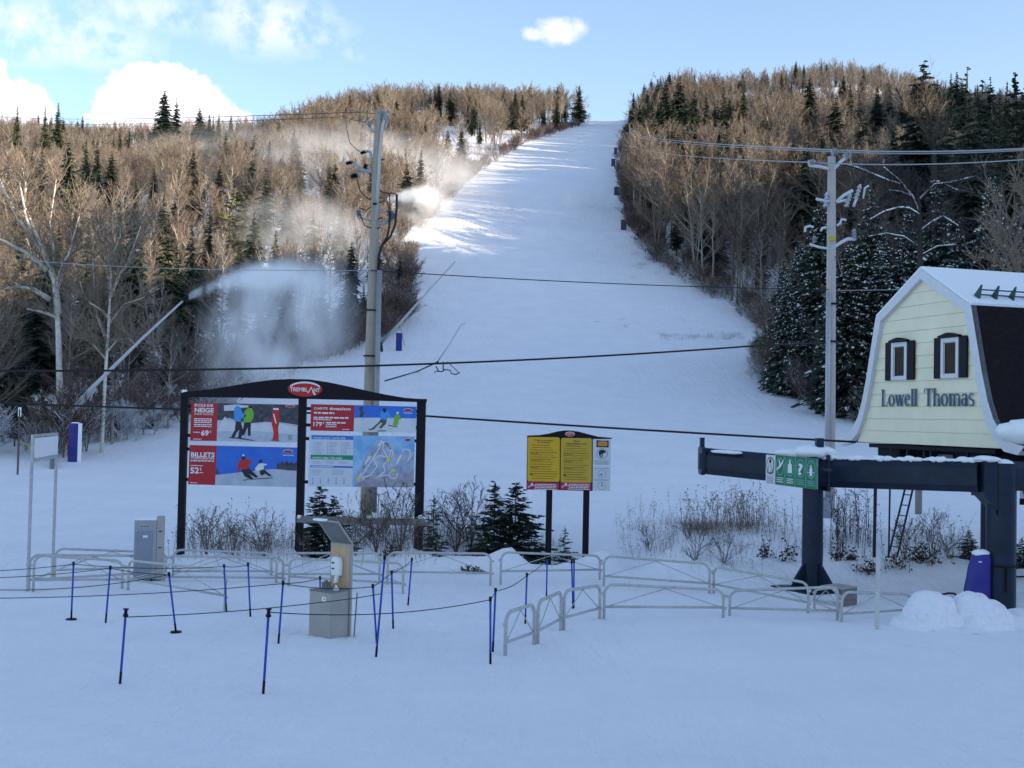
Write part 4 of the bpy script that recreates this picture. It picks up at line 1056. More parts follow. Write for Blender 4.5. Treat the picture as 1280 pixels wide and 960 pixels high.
# ------------------------------------------------------------------ yellow code of conduct board
def code_board():
    S = Board(687, 700, 30.0); P = S.pts
    root = thing('notice_board', 'yellow code of conduct notice board on two black posts with white helmet panel', 'notice board', S.o)
    for x0, x1 in ((683.3, 690.8), (729.6, 737.2)):
        a, b = S(x0 + .0, 610), S(x1, 610)
        mb = MB(); mb.box(((a[0] + b[0]) / 2, .10, (a[1] - .5) / 2), (b[0] - a[0], .14, a[1] + .5)); bevel(mb.build('post', BLACK, root), .008)
    mb = MB()
    quadprism(mb, P([(659.2, 545.2), (674, 544.6), (686, 542.8), (698, 539.8), (706, 538.8), (714, 538.9), (724, 540.4), (736, 543.6), (748, 546.6), (764.6, 548), (764.6, 549.5), (741, 549.5), (740.6, 614.2), (699, 613.2), (658.2, 612.4)]), -.03, .03)
    bk = mb.build('backing_board', BLACK, root)
    mb = MB(); little_logo(mb, S(712.6, 543.3), 6 * S.k, 2.9 * S.k, -.034, 0, 1); mb.build('logo', [LOGORED, PRINTWHITE], bk)
    def panel(x0, x1, yt, yb, mt, title, label, seed):
        r = 1.6
        mb = MB()
        q = [(x0 + r, yt), (x1 - r, yt + .4), (x1, yt + r + .4), (x1 - .4, yb - r + .5), (x1 - r - .4, yb + .5), (x0 + r - .5, yb), (x0 - .5, yb - r), (x0, yt + r)]
        quadprism(mb, P(q), -.05, -.032)
        o = mb.build('panel', mt, root, label=label)
        mb = MB(); cx = (x0 + x1) / 2
        for tx, w, yy, h in title:
            a, b = S(cx - w / 2, yy), S(cx + w / 2, yy); add_text(mb, tx, a[0], a[1], b[0] - a[0], h * S.k, -.053, 0, .02)
        rr = random.Random(seed); yy = yt + 9.5
        for k in range(15):
            ind = 5 if k < 2 or k > 12 else 3.4
            a, b = S(x0 + ind, yy + 1), S(x1 - ind + 1, yy + 1); dashes(mb, a[0], b[0], a[1], (.75 if k % 3 else .95) * S.k, -.053, 1, seed + k, .35)
            if k in (3, 6, 9) : 
                a, b = S(x0 + ind, yy + 2.3), S(cx - 3, yy + 2.3); dashes(mb, a[0], b[0], a[1], .7 * S.k, -.053, 1, seed + 40 + k, .3)
            yy += 2.95
        c = S(x0 + 4.5, yb - 8.6); flat(mb, ell(c[0], c[1], 1.4 * S.k, 1.1 * S.k, 10), -.053, 0)
        mb.build('print', [INK, INKBROWN], o)
    panel(659.8, 699.9, 546.9, 602.2, YELLOW, [('Code de conduite', 23, 551.7, 1.9), ('en montagne', 16, 554.2, 1.9)], 'deep yellow panel of rules in French', 500)
    panel(701.2, 739.8, 548.1, 603.4, YELLOW2, [('Alpine', 8, 552.7, 1.8), ('Responsibility Code', 26, 556.0, 2.1)], 'paler yellow panel of rules in English', 600)
    for x0, x1, sd_ in ((658.6, 699.2, 1), (700.6, 739.3, 2)):
        mb = MB(); quadprism(mb, P([(x0, 603), (x1, 603.6), (x1 - .3, 613.2), (x0 - .3, 612.4)]), -.048, -.032)
        o = mb.build('crimson_strip', MAGENTA, root)
        mb = MB()
        for k in range(4):
            a, b = S(x0 + 10.5 - (k % 2) * 1.5, 606.2 + 2 * k), S(x1 - 2, 606.4 + 2 * k); dashes(mb, a[0], b[0], a[1], 1.0 * S.k, -.051, 0, 700 + k + 9 * sd_, .1)
        flat(mb, P([(x0 + 1.2, 609.2), (x0 + 5.6, 606.2), (x0 + 6.1, 607), (x0 + 1.7, 610.1)]), -.051, 0)
        flat(mb, P([(x0 + 5, 605.2), (x0 + 7, 603.8), (x0 + 8.6, 606.8), (x0 + 7.2, 607.9), (x0 + 6, 607.2)]), -.051, 0)
        mb.build('print', PRINTWHITE, o)
    mb = MB(); quadprism(mb, P([(741.2, 549.2), (763.8, 550), (763.2, 582.6), (740.9, 581.6)]), -.03, .0)
    o = mb.build('white_panel', PANELWHITE, root, label='white helmet notice panel with black and orange heading')
    mb = MB()
    flat(mb, P([(745.6, 551), (760.9, 551.5), (760.7, 560.2), (745.4, 559.6)]), -.033, 0)
    flat(mb, P([(747.2, 553.5), (748.4, 552.9), (758.6, 553.2), (759.4, 554), (759.2, 557.9), (758, 558.6), (748, 558.2), (747, 557.4)]), -.036, 1)
    a, b = S(748.5, 552.5), S(758, 552.8); add_text(mb, 'CASQUE', a[0], a[1], b[0] - a[0], 1.0 * S.k, -.038, 2)
    c = S(752.6, 567.8); flat(mb, ell(c[0], c[1], 6.9 * S.k, 6.7 * S.k, 30), -.033, 0); flat(mb, ell(c[0], c[1], 6.4 * S.k, 6.2 * S.k, 30), -.035, 3)
    flat(mb, P([(748.2, 567), (748.6, 564.5), (750.5, 563), (753.5, 562.7), (756.3, 564), (757.6, 566.3), (755, 567.2), (753, 567.8), (753.6, 570.2), (753, 572.6), (751, 572.6), (749.2, 570.5)]), -.038, 0)
    flat(mb, P([(750.6, 569), (751.8, 568.6), (752.5, 571), (751.3, 571.6)]), -.040, 3)
    for k in range(4):
        a, b = S(743.5, 577 + 1.5 * k), S(761.5, 577.4 + 1.5 * k); dashes(mb, a[0], b[0], a[1], .7 * S.k, -.033, 4, 720 + k, .1)
    mb.build('print', [INK, ORANGE, PRINTWHITE, PANELWHITE, INKGREY], o)
    mb = MB(); quadprism(mb, P([(740.9, 582.6), (763.2, 583.5), (762.6, 614.6), (740.5, 613.8)]), -.03, .0)
    o = mb.build('white_panel', PANELWHITE, root, label='white panel with two clock faces')
    mb = MB()
    for cx, cy, h1, h2, n_ in ((752.2, 592.8, (0, -1), (-.8, -.45), 1), (751.9, 607.7, (0, 1), (.75, 0), 2)):
        c = S(cx, cy); flat(mb, ell(c[0], c[1], 5.1 * S.k, 5.1 * S.k, 28), -.033, 0); flat(mb, ell(c[0], c[1], 4.5 * S.k, 4.5 * S.k, 28), -.035, 1)
        for hx, hz in (h1, h2):
            L = 3.6 * S.k; t_ = .4 * S.k
            flat(mb, [(c[0] - hz * t_, c[1] + hx * t_), (c[0] + hx * L - hz * t_, c[1] + hz * L + hx * t_), (c[0] + hx * L + hz * t_, c[1] + hz * L - hx * t_), (c[0] + hz * t_, c[1] - hx * t_)], -.038 - .001 * n_, 2)
        a, b = S(743, cy - 6.3), S(761, cy - 5.9); dashes(mb, a[0], b[0], a[1], .8 * S.k, -.033, 3, 740 + n_, .1)
    a, b = S(742, 599.6), S(762.5, 600.2); flat(mb, [(a[0], a[1]), (b[0], b[1]), (b[0], b[1] + .01), (a[0], a[1] + .01)], -.034, 3)
    mb.build('print', [INKGREY, PANELWHITE, INK, INKGREY], o)
code_board()

# ------------------------------------------------------------------ crowd barriers
def barrier(label, L, R_px, tl, tr, low, shape='arch', group='grey tubular crowd barriers', below=0.25, wide=False):
    """L, R_px: pixels where the two legs meet the snow; tl, tr: pixel heights of the top corners; low: height fraction of the lower rail"""
    a, b = on_ground(*L), on_ground(*R_px)
    ha = at(L[0], tl, a.y).z - a.z; hb = at(R_px[0], tr, b.y).z - b.z
    d = Vector((b.x - a.x, b.y - a.y, 0)); W = d.length
    root = thing('crowd_barrier', label, 'barrier', a, math.atan2(d.y, d.x), group)
    dz = b.z - a.z
    r = 0.0255
    def P(u, z): return Vector((u, 0, z))
    ta, tb = ha, dz + hb
    cr = min(.17, W * .3, ha * .6, hb * .6)
    pts = [P(0, -below), P(0, ta - cr)]
    for k in range(1, 5): q = k * math.pi / 8; pts.append(P(cr * (1 - math.cos(q)), ta - cr + cr * math.sin(q)))
    for k in range(0, 4): q = k * math.pi / 8; pts.append(P(W - cr + cr * math.sin(q), tb - cr + cr * math.cos(q)))
    pts += [P(W, tb - cr), P(W, dz - below)]
    mb = MB(); mb.tube(pts, r * (1.15 if wide else 1), 8); mb.build('frame', BARRIER, root, smooth=True)
    la, lb = ha * low, dz + hb * low
    mb = MB(); mb.tube([P(0, la), P(W, lb)], r * .9, 8); mb.build('lower_rail', BARRIER, root, smooth=True)
    for s_ in (0, 1):
        mb = MB(); mb.tube([P(W * s_ + (.03 if s_ == 0 else -.03), la if s_ == 0 else lb), P(W * .5, (ta + tb) / 2 - .03)], .009, 6); mb.build('brace', BARRIER, root, smooth=True)
    for u, zz in ((0, la + (ha - la) * .62), (W, lb + (tb - lb) * .62), (W, lb - .02)):
        mb = MB(); mb.box((u + (-.035 if u == 0 else .035), 0, zz), (.06, .03, .05)); mb.build('hook', BARRIER, root)
    return root
BAR = [
 ('short angled barrier nearest the camera, first of three climbing to the right', (631.5, 820), (667.5, 806), 766, 754.5, .30),
 ('short angled barrier, middle one of the three climbing to the right', (672, 805), (701, 788), 752, 739, .30),
 ('short angled barrier, farthest of the three climbing to the right', (704.5, 788), (749.5, 774), 739, 731, .32),
 ('front row barrier starting at the corner of the angled three', (755, 774), (904, 772), 731, 736.5, .36),
 ('front row barrier right of the corner, before the boarded block', (912, 770), (1046.5, 776), 737.5, 734.5, .30),
 ('front row barrier whose right end sinks into the heaped snow', (1052, 778), (1139, 770), 741, 742, .28),
 ('back row barrier right under the yellow notice board', (625.7, 731), (749.5, 725), 691, 694, .42),
 ('back row barrier running over the snow bump right of the notice board', (754.5, 733), (886.5, 742), 695, 705, .34),
 ('back row barrier slanting down towards the left lift column', (892, 742), (1010, 766), 708, 729, .34),
 ('short barrier end piece beside the foot of the left lift column', (1018, 762), (1047.5, 772), 735, 736, .40),
 ('frontmost barrier at the left edge by the blank sign', (41.5, 740), (152.5, 736), 695, 700, .33),
 ('long barrier just behind the frontmost one at the left', (36, 737), (190.5, 724), 694.5, 694, .28),
 ('rear barrier behind the grey electrical cabinet', (68, 724), (207, 716), 686.5, 690, .30),
 ('slanted barrier right of the grey cabinet, with its low right end', (160, 738), (281, 764), 700, 714, .38),
 ('barrier in front of the left post of the long signboard', (205, 727), (353.5, 728), 695, 697, .18),
 ('back barrier behind the left post of the long signboard', (216, 721), (339, 720), 687.5, 691, .20),
 ('back barrier behind the hand sanitiser station', (345, 729), (474, 729), 691.5, 691, .30),
 ('barrier passing close behind the hand sanitiser station', (361, 733), (503.5, 742), 697.5, 704.5, .34),
 ('back row barrier between the signboard and the big fir bush', (484, 731), (613, 732.5), 690.5, 692, .40),
]
for lab, L, Rr, tl, tr, low in BAR: barrier(lab, L, Rr, tl, tr, low, wide='short angled' in lab)

# ------------------------------------------------------------------ blue rope posts and their ropes
POSTS = [  # label, top px, base px, disc
 ('rope post with a dark foot disc, leftmost of all', (92, 703), (89, 775), 1),
 ('rope post second from the left, left of the cabinet', (138, 708), (132, 779), 0),
 ('leaning rope post with a foot disc below the grey cabinet', (211, 716), (220, 791), 1),
 ('rope post with a wide cap, left one of the two nearest posts', (157.5, 762), (150, 855), 2),
 ('rope post under the left signboard bay, left one of the close pair', (280, 706), (283, 765), 0),
 ('rope post under the left signboard bay, right one of the close pair', (310, 704), (313, 771), 0),
 ('rope post left of the hand sanitiser station', (354, 727), (348, 805), 0),
 ('longest rope post in the foreground, left of the station and nearest to the camera', (336, 762), (329, 868), 2),
 ('rope post half hidden behind the hand sanitiser cabinet', (400, 721), (400.5, 760), 0),
 ('shorter rope post of the crossing pair right of the station', (466, 731), (471, 805), 0),
 ('tall slanted rope post of the crossing pair right of the station', (481, 695), (470, 822), 0),
 ('rope post between the crossing pair and the slanted thin one', (489.5, 714), (491.5, 786), 0),
 ('slanted rope post in front of the right signboard post', (515, 698), (510, 757), 0),
 ('front one of two rope posts overlapping left of the angled barrier', (613, 747), (613, 830), 0),
 ('rear one of two rope posts overlapping left of the angled barrier', (619.5, 736), (616, 815), 0),
 ('rope post behind the first angled barrier', (658.7, 717), (656.5, 780), 0),
 ('rope post in front of the left leg of the yellow notice board', (684, 697), (683, 750), 0),
 ('left one of two nearly joined rope posts under the yellow board', (714.5, 701), (716.2, 761), 0),
 ('right one of two nearly joined rope posts under the yellow board', (717.5, 700.5), (717.2, 760), 0),
]
ptop = []
for lab, t_, b_, kind in POSTS:
    g = on_ground(*b_); tp = at(t_[0], t_[1], g.y)
    ptop.append(tp)
    root = thing('rope_post', lab, 'rope post', g, 0, 'blue posts of the lift queue')
    d = tp - g; dn = d.normalized()
    mb = MB(); mb.tube([d * .0 - dn * .15, d * .98], .0155, 8); mb.build('pole', BLUEPOLE, root, smooth=True)
    mb = MB(); mb.tube([d - dn * .05, d + dn * .012], .021, 8); mb.build('cap', DARKM, root, smooth=True)
    mb = MB(); mb.tube([dn * .0 - dn * .03, dn * .15], .0165, 8); mb.build('spike_sleeve', DARKM, root, smooth=True)
    if kind == 1:
        mb = MB(); mb.tube([(0, 0, .0), (0, 0, .022)], .085, 16); mb.build('foot_disc', DARKM, root)
    if kind == 2:
        mb = MB(); mb.tube([d - dn * .085, d - dn * .055], .032, 8); mb.tube([d + dn * .0, d + dn * .012], .034, 10); mb.build('rope_clip', DARKM, root)
def rope(label, pts, sag, name='queue_rope', cat='rope', r=.0065, m=ROPE, group='ropes of the lift queue', n=12):
    mb = MB(); out = []
    for k in range(len(pts) - 1):
        a, b = Vector(pts[k]), Vector(pts[k + 1]); s_ = sag[k] if isinstance(sag, (list, tuple)) else sag
        for j in range(n if k < len(pts) - 2 else n + 1):
            t_ = j / n; p = a.lerp(b, t_); p.z -= 4 * s_ * t_ * (1 - t_); out.append(p)
    o0 = out[0].copy()
    mb.tube([p - o0 for p in out], r, 6)
    o = mb.build(name, m, None, smooth=True); o.location = o0
    return tag(o, label, cat, group)
def dn_(p, z=.03): return Vector((p.x, p.y, p.z - z))
T_ = [dn_(p) for p in ptop]
rope('upper rope from the left border to the leftmost post', [at(-30, 714.5, T_[0].y + .3), T_[0]], .02)
rope('rope from the left border to the second post from the left', [at(-30, 723, T_[1].y), T_[1]], .03)
rope('rope from the left border to the leaning post under the cabinet', [at(-30, 736.5, T_[2].y - .4), T_[2]], .09)
rope('rope from the left border past the sanitiser station', [at(-30, 748, T_[6].y - .3), T_[6], T_[8]], [.05, .02])
rope('rope linking the leftmost post with the pair under the signboard', [T_[0], T_[4], T_[5]], [.05, .02])
rope('rope between second post and leaning post', [T_[1], T_[2]], .02)
rope('rope from the wide capped post to the tall slanted post', [dn_(ptop[3], .09), dn_(at(400, 753, 16.2), 0), at(478, 742, on_ground(470, 822).y)], [.03, .01])
rope('rope from the nearest post to the overlapping pair', [T_[7], T_[13]], .10)
rope('rope between station and crossing pair', [T_[6], T_[9], T_[11]], [.05, .01])
rope('rope curving up from the overlapping pair towards the yellow board', [T_[13], T_[14], T_[15], T_[16], T_[17]], [.01, .05, .03, .02])
rope('rope strung behind the crossing pair to the slanted post', [T_[11], T_[12]], .03)

# ------------------------------------------------------------------ blank sign frame and other small posts, left
def blank_sign():
    a, b = on_ground(34.5, 739.5), on_ground(65.5, 724)
    za, zb = at(38, 543, a.y).z, at(69.5, 543, b.y).z
    d = Vector((b.x - a.x, b.y - a.y, 0)); W = d.length; h = za - a.z
    root = thing('sign_frame', 'tall thin steel frame with a blank white plate at its top', 'sign', a, math.atan2(d.y, d.x))
    for u, z0 in ((0, -.3), (W, b.z - a.z - .3)):
        mb = MB(); mb.box((u, 0, (h + z0) / 2), (.055, .055, h - z0)); bevel(mb.build('post', GALV, root), .006)
    for z_ in (h - .03, h - .52):
        mb = MB(); mb.box((W / 2, .0, z_), (W - .058, .05, .055)); mb.build('crossbar', GALV, root)
    mb = MB(); mb.box((W / 2, -.03, h - .27), (W - .10, .012, .40)); mb.build('plate', WHITE, root)
blank_sign()
def marker():
    g = on_ground(22, 593.5); tp = at(22, 509, g.y); h = tp.z - g.z
    root = thing('marker_post', 'thin marker post with white reflector near the left edge of the woods', 'marker post', g)
    mb = MB(); mb.tube([(0, 0, -.3), (0, 0, h - .1)], .045, 6); mb.build('pole', mat('brown_marker', (.10, .08, .07), .8), root)
    mb = MB(); mb.box((0, 0, h - .22), (.16, .05, .44)); bevel(mb.build('reflector', WHITE, root), .02)
marker()
def cabinet():
    g = on_ground(180, 726.5); k = g.y / F
    root = thing('electrical_cabinet', 'grey electrical cabinet behind the barriers, left of the signboard', 'electrical cabinet', g, R_(14))
    w, dp, h = 26.5 * k, .30, 75 * k
    mb = MB(); mb.box((0, dp / 2, h / 2 + .03), (w, dp, h - .02)); bevel(mb.build('body', CABGREY, root), .012)
    mb = MB(); mb.box((-.02, -.012, h * .46), (w * .72, .02, h * .72)); d_ = bevel(mb.build('door', CABDARK, root), .006)
    mb = MB(); mb.box((.0, -.026, h * .74), (w * .22, .006, .05)); mb.build('label_plate', WHITE, d_)
    mb = MB(); mb.prism([(-w * .36, -.008, h * .87), (w * .30, -.008, h * .87), (w * .30, -.008, h * .90), (w * .12, -.008, h * .935), (-w * .24, -.008, h * .935), (-w * .36, -.008, h * .90)], (0, -.006, 0)); mb.build('vent_hood', CABWARM, root)
    for q in range(3):
        mb = MB(); mb.box((-w * .16 + q * w * .13, -.016, h * .905), (w * .10, .004, .012)); mb.build('vent_slot', DARKM, root)
    mb = MB(); mb.box((w / 2 + .075, dp / 2 + .02, h / 2 + .05), (.15, dp, h + .06)); bevel(mb.build('side_box', CABWARM, root), .012)
    for q in (.82, .55):
        mb = MB(); mb.box((w / 2 + .075, .018, h * q), (.06, .012, .02)); mb.build('latch', DARKM, root)
    mb = MB(); mb.box((0, dp / 2, h + .025), (w * .98, dp, .03)); mb.build('snow_cap', LOOSE_SNOW, root)
    for u in (-.3, .3):
        mb = MB(); mb.box((u * w, dp / 2, -.05), (.06, dp * .8, .18)); mb.build('foot', DARKM, root)
cabinet()

# ------------------------------------------------------------------ hand sanitiser station
def station():
    g = on_ground(412, 799)
    root = thing('sanitiser_station', 'hand sanitiser station of grey boards with plywood back and slanted lid', 'sanitiser station', g, math.atan2(-.58, .81))
    # local: x along the front (right end nearest), y into depth; the corner nearest the camera is at the origin
    W, D, H = .46, .40, .70
    for nm, c, s in (('front_panel', (-W / 2, .01, H / 2 - .05), (W, .02, H + .1)), ('side_panel', (-.01, D / 2 + .011, H / 2 - .05), (.02, D - .02, H + .1)), ('side_panel', (-W + .01, D / 2 + .011, H / 2 - .05), (.02, D - .02, H + .1))):
        mb = MB(); mb.box(c, s); bevel(mb.build(nm, PLYGREY, root), .004)
    mb = MB(); mb.box((-W / 2, D / 2, H + .012), (W + .02, D + .01, .022)); bevel(mb.build('counter_top', PLYDARK, root), .004)
    mb = MB(); mb.box((-W * .30, -.004, H - .10), (.095, .006, .07)); lb = mb.build('sticker', PRINTWHITE, root)
    mb = MB(); mb.box((-W * .27, -.009, H - .10), (.018, .004, .018)); mb.build('printed_mark', INK, lb)
    bh = 1.43; yb = D + .03
    mb = MB(); mb.box((-W / 2 + .03, yb, bh / 2 - .03), (W, .035, bh + .06)); bk = mb.build('back_board', PLYGREY, root)
    mb = MB(); mb.box((-W / 2 + .03, yb - .021, (bh + H) / 2 + .0), (W - .06, .006, bh - H - .06)); mb.build('plywood_face', PLY, bk)
    # slanted lid rising towards the front
    a = Vector((0, yb, bh)); d = Vector((0, -.34, .37)); n = Vector((0, -d.z, d.y)).normalized() * -.022
    mb = MB(); x0, x1 = -W + .03, .03
    mb.prism([(x0, a.y, a.z), (x1, a.y, a.z), (x1, a.y + d.y, a.z + d.z), (x0, a.y + d.y, a.z + d.z)], n)
    lid = mb.build('lid', PLYGREY, root)
    q = -n.normalized() * .003
    mb = MB(); mb.prism([(x0 + .03, a.y + d.y * .04 + q.y, a.z + d.z * .04 + q.z), (x1 - .03, a.y + d.y * .04 + q.y, a.z + d.z * .04 + q.z), (x1 - .03, a.y + d.y * .95 + q.y, a.z + d.z * .95 + q.z), (x0 + .03, a.y + d.y * .95 + q.y, a.z + d.z * .95 + q.z)], q)
    mb.build('lid_lining', PLYDARK, lid)
    mb = MB(); mb.box((x0 + .10, a.y + d.y - .03, a.z + d.z + .02), (.22, .10, .03)); mb.build('snow_cap', LOOSE_SNOW, lid)
    # dispenser
    cx, cz = -W / 2 + .0, 1.07
    dpo = thing('soap_dispenser', 'white wall dispenser with two oval windows on the plywood back of the station', 'dispenser', root.matrix_basis @ Vector((cx, yb - .024, cz - .15)), root.rotation_euler.z)
    mb = MB(); prof = [(-.085, .0), (.085, 0), (.095, .12), (.09, .25), (.06, .30), (-.06, .30), (-.09, .25), (-.095, .12)]
    mb.prism([(p[0], -.002, p[1]) for p in prof], (0, -.10, 0)); bevel(mb.build('housing', WPLASTIC, dpo), .02, 3)
    for z_ in (.205, .115):
        mb = MB(); mb.prism([(p[0], -.1025, p[1]) for p in ell(-.035, z_, .032, .014, 14)], (0, -.004, 0)); mb.build('window', INK, dpo)
    mb = MB(); mb.prism([(.0, -.04, 0), (.05, -.04, .0), (.03, -.05, -.11), (-.03, -.05, -.12)], (0, -.05, 0)); mb.build('spout', WPLASTIC, dpo)
    # bottles and taps on the top
    mb = MB(); mb.box((-W * .70, D * .55, H + .075), (.10, .10, .10)); mb.tube([(-W * .70, D * .55, H + .12), (-W * .70, D * .55, H + .15)], .03, 10); tag(mb.build('small_canister', PLYDARK), None)
    o = bpy.data.objects[-1] if False else [x for x in C.objects if x.name.startswith('small_canister')][0]
    o.parent = None; o.matrix_world = Matrix.Translation(g) @ Matrix.Rotation(root.rotation_euler.z, 4, 'Z')
    tag(o, 'dark square canister standing on top of the sanitiser station', 'canister')
    mb = MB(); mb.tube([(-W * .18, D * .5, H + .024), (-W * .18, D * .5, H + .06)], .045, 14); mb.tube([(-W * .18, D * .5, H + .06), (-W * .18, D * .5, H + .10)], .016, 8)
    o = mb.build('small_dish', WPLASTIC, None, smooth=False); o.matrix_world = Matrix.Translation(g) @ Matrix.Rotation(root.rotation_euler.z, 4, 'Z')
    tag(o, 'small white pot standing on the right of the station top', 'pot')
    mb = MB()
    p0 = on_ground(442, 797); tp = at(446.5, 741, p0.y)
    mb.tube([Vector((0, 0, -.1)), tp - p0], .011, 6); o = mb.build('bamboo_stick', mat('greenish_cane', (.13, .14, .11), .7), None); o.location = p0
    tag(o, 'thin cane leaning against the right side of the sanitiser station', 'stick')
station()

# ------------------------------------------------------------------ yellow chalet on top of the lift terminal
CH_A = at(1247, 572, 24.0); CH_B = at(1070, 546, 29.0)
CH_T = (CH_B - CH_A); CH_T.z = 0; CH_T.normalize()          # along the gable, away from the camera
CH_ROT = math.atan2(-CH_T.y, -CH_T.x)
CH_O = CH_A + CH_T * 2.5; CH_O.z = 0.0
def half_w(z):      # half width of the siding at height z
    return float(np.interp(z, [2.80, 3.05, 3.4, 3.9, 4.5, 5.1, 5.90, 6.76], [2.62, 2.48, 2.32, 2.14, 1.98, 1.82, 1.53, 0.0]))
ROOF = [(0, 6.98), (1.74, 5.96), (1.94, 5.15), (2.11, 4.45), (2.29, 3.85), (2.47, 3.45), (2.73, 3.14), (3.06, 2.95), (3.42, 2.88)]
def chalet():
    root = thing('chalet', 'pale yellow gambrel roofed chalet with blue lettering, perched on the lift terminal', 'chalet', CH_O, CH_ROT)
    # clapboards, one by one
    zs = np.linspace(2.82, 6.74, 14)
    for k in range(13):
        z0, z1 = zs[k], zs[k + 1]
        w0, w1 = half_w(z0), half_w(z1 - .012)
        y = 0.0
        mb = MB(); a = [(-w0, -.022, z0), (w0, -.022, z0), (w1, -.006, z1 - .004), (-w1, -.006, z1 - .004)]
        b = [(-w0, .03, z0), (w0, .03, z0), (w1, .03, z1 - .006), (-w1, .03, z1 - .006)]
        i = 0; mb.v = [*a, *b]; mb.f = [(0, 1, 2, 3), (7, 6, 5, 4), (0, 4, 5, 1), (2, 6, 7, 3), (1, 5, 6, 2), (0, 3, 7, 4)]; mb.m = [0] * 6
        mb.build('clapboard', CREAM, root)
    mb = MB(); ow = [(half_w(z), z) for z in np.linspace(2.84, 6.72, 16)]
    mb.prism([(x, .032, z) for x, z in ow] + [(-x, .032, z) for x, z in reversed(ow)], (0, .12, 0)); mb.build('gable_wall', CREAM, root)
    # fascia that follows the roof edge
    def inset(k):      # inner edge of the fascia
        (x, z) = ROOF[k]
        return [(0, 6.73), (1.55, 5.84), (1.75, 5.10), (1.92, 4.43), (2.10, 3.82), (2.27, 3.38), (2.50, 3.02), (2.84, 2.76), (3.24, 2.70)][k]
    mb = MB(); y0, y1 = -.13, .04
    for sg in (-1, 1):
        for k in range(len(ROOF) - 1):
            q = [(sg * ROOF[k][0], ROOF[k][1]), (sg * ROOF[k + 1][0], ROOF[k + 1][1]), (sg * inset(k + 1)[0], inset(k + 1)[1]), (sg * inset(k)[0], inset(k)[1])]
            if sg > 0: q = q[::-1]
            mb.prism([(p[0], y0, p[1]) for p in q], (0, y1 - y0, 0))
    mb.build('fascia', TRIM, root)
    # roof skins: steep dark lower slopes, upper slopes under snow
    L = 7.5
    def skin(name, ks, th, m, sides=(-1, 1), y0=-.10, y1=L, lift=0.0, sm=False):
        mb = MB()
        for sg in sides:
            for k in ks:
                (xa, za), (xb, zb) = ROOF[k], ROOF[k + 1]
                d = Vector((xb - xa, 0, zb - za)).normalized(); n = Vector((-d.z, 0, d.x)); n = n if n.z > 0 or n.x > 0 else -n
                if n.z < 0: n = -n
                lo, hi = n * (lift - th), n * lift
                P = [(sg * (xa + o.x), y, za + o.z) for y in (y0, y1) for o in (lo, hi)] + [(sg * (xb + o.x), y, zb + o.z) for y in (y0, y1) for o in (lo, hi)]
                i = len(mb.v); mb.v.extend(P)
                for f in ((0, 1, 5, 4), (2, 6, 7, 3), (1, 3, 7, 5), (0, 4, 6, 2), (0, 2, 3, 1), (4, 5, 7, 6)): mb.f.append(tuple(i + q for q in f)); mb.m.append(0)
        return mb.build(name, m, root)
    skin('lower_roof', range(1, 8), .10, SHINGLE)
    skin('upper_roof', range(0, 1), .08, GALV2)
    sn = skin('roof_snow', range(0, 1), .055, LOOSE_SNOW, y0=-.10, lift=.058)
    # ribs of the metal roof show as faint ridges in the snow near the eave
    for q in range(14):
        mb = MB(); y = .1 + q * .5
        for sg in (1,):
            d = Vector((1.74, 0, 5.96 - 6.98)).normalized(); n = Vector((-d.z, 0, d.x)); a = Vector((0, y, 6.98)) + d * 1.32; b = Vector((0, y, 6.98)) + d * 2.02
            mb.tube([a + n * .06, b + n * .062], .028, 6)
        mb.build('roof_seam', LOOSE_SNOW, root)
    # snow guard on the near slope: two rails on triangular brackets
    d = Vector((1.74, 0, -1.02)).normalized(); n = Vector((-d.z, 0, d.x)); base = Vector((0, 0, 6.98)) + d * 1.68
    sgd = thing('snow_guard', 'green rail snow guard with pointed brackets on the snowy chalet roof', 'snow guard', CH_O, CH_ROT)
    SG = mat('green_guard_paint', (.03, .075, .075), .5)
    for h in (.12, .24):
        p = base + n * h; mb = MB(); mb.tube([p + Vector((0, .25, 0)), p + Vector((0, 6.8, 0))], .018, 6); mb.build('rail', SG, sgd)
    for q in range(14):
        y = .25 + q * .46; mb = MB()
        mb.prism([base + Vector((0, y, 0)) - d * .10 + n * .03, base + Vector((0, y, 0)) + d * .10 + n * .03, base + Vector((0, y, 0)) + n * .36], (0, .05, 0)); mb.build('bracket', SG, sgd)
    # heap of snow lying in the flare of the eave
    mb = MB()
    for q in range(9): mb.blob((2.98 + .05 * math.sin(q * 2), .3 + q * .78, 3.16 + .06 * math.sin(q * 3.3)), (.42, .62, .30), q, rough=.12)
    mb.build('eave_snow', LOOSE_SNOW, root, smooth=True)
    # windows
    for cx, lab in ((2.5 - 3.335, 'left window'), (2.5 - 1.475, 'right window')):
        z0, z1 = 4.36, 5.28; w = .30
        mb = MB()
        for (x_, zc, sx_, sz_) in ((cx - w + .045, (z0 + z1) / 2, .09, z1 - z0), (cx + w - .045, (z0 + z1) / 2, .09, z1 - z0), (cx, z0 + .045, 2 * w - .18, .09), (cx, z1 - .05, 2 * w - .18, .10)):
            mb.box((x_, -.055, zc), (sx_, .09, sz_))
        wn = bevel(mb.build('window', TRIM, root), .006)
        mb = MB(); mb.box((cx, -.050, (z0 + z1) / 2), (2 * w - .17, .02, z1 - z0 - .17)); mb.build('pane', PANE, wn)
        mb = MB(); 
        for x_, sx_ in ((cx - w + .098, .03), (cx + w - .098, .03)): mb.box((x_, -.062, (z0 + z1) / 2), (sx_ * .4, .012, z1 - z0 - .19))
        mb.box((cx, -.062, z0 + .098), (2 * w - .21, .012, .012)); mb.box((cx, -.062, z1 - .108), (2 * w - .21, .012, .012)); mb.build('sash', TRIM, wn)
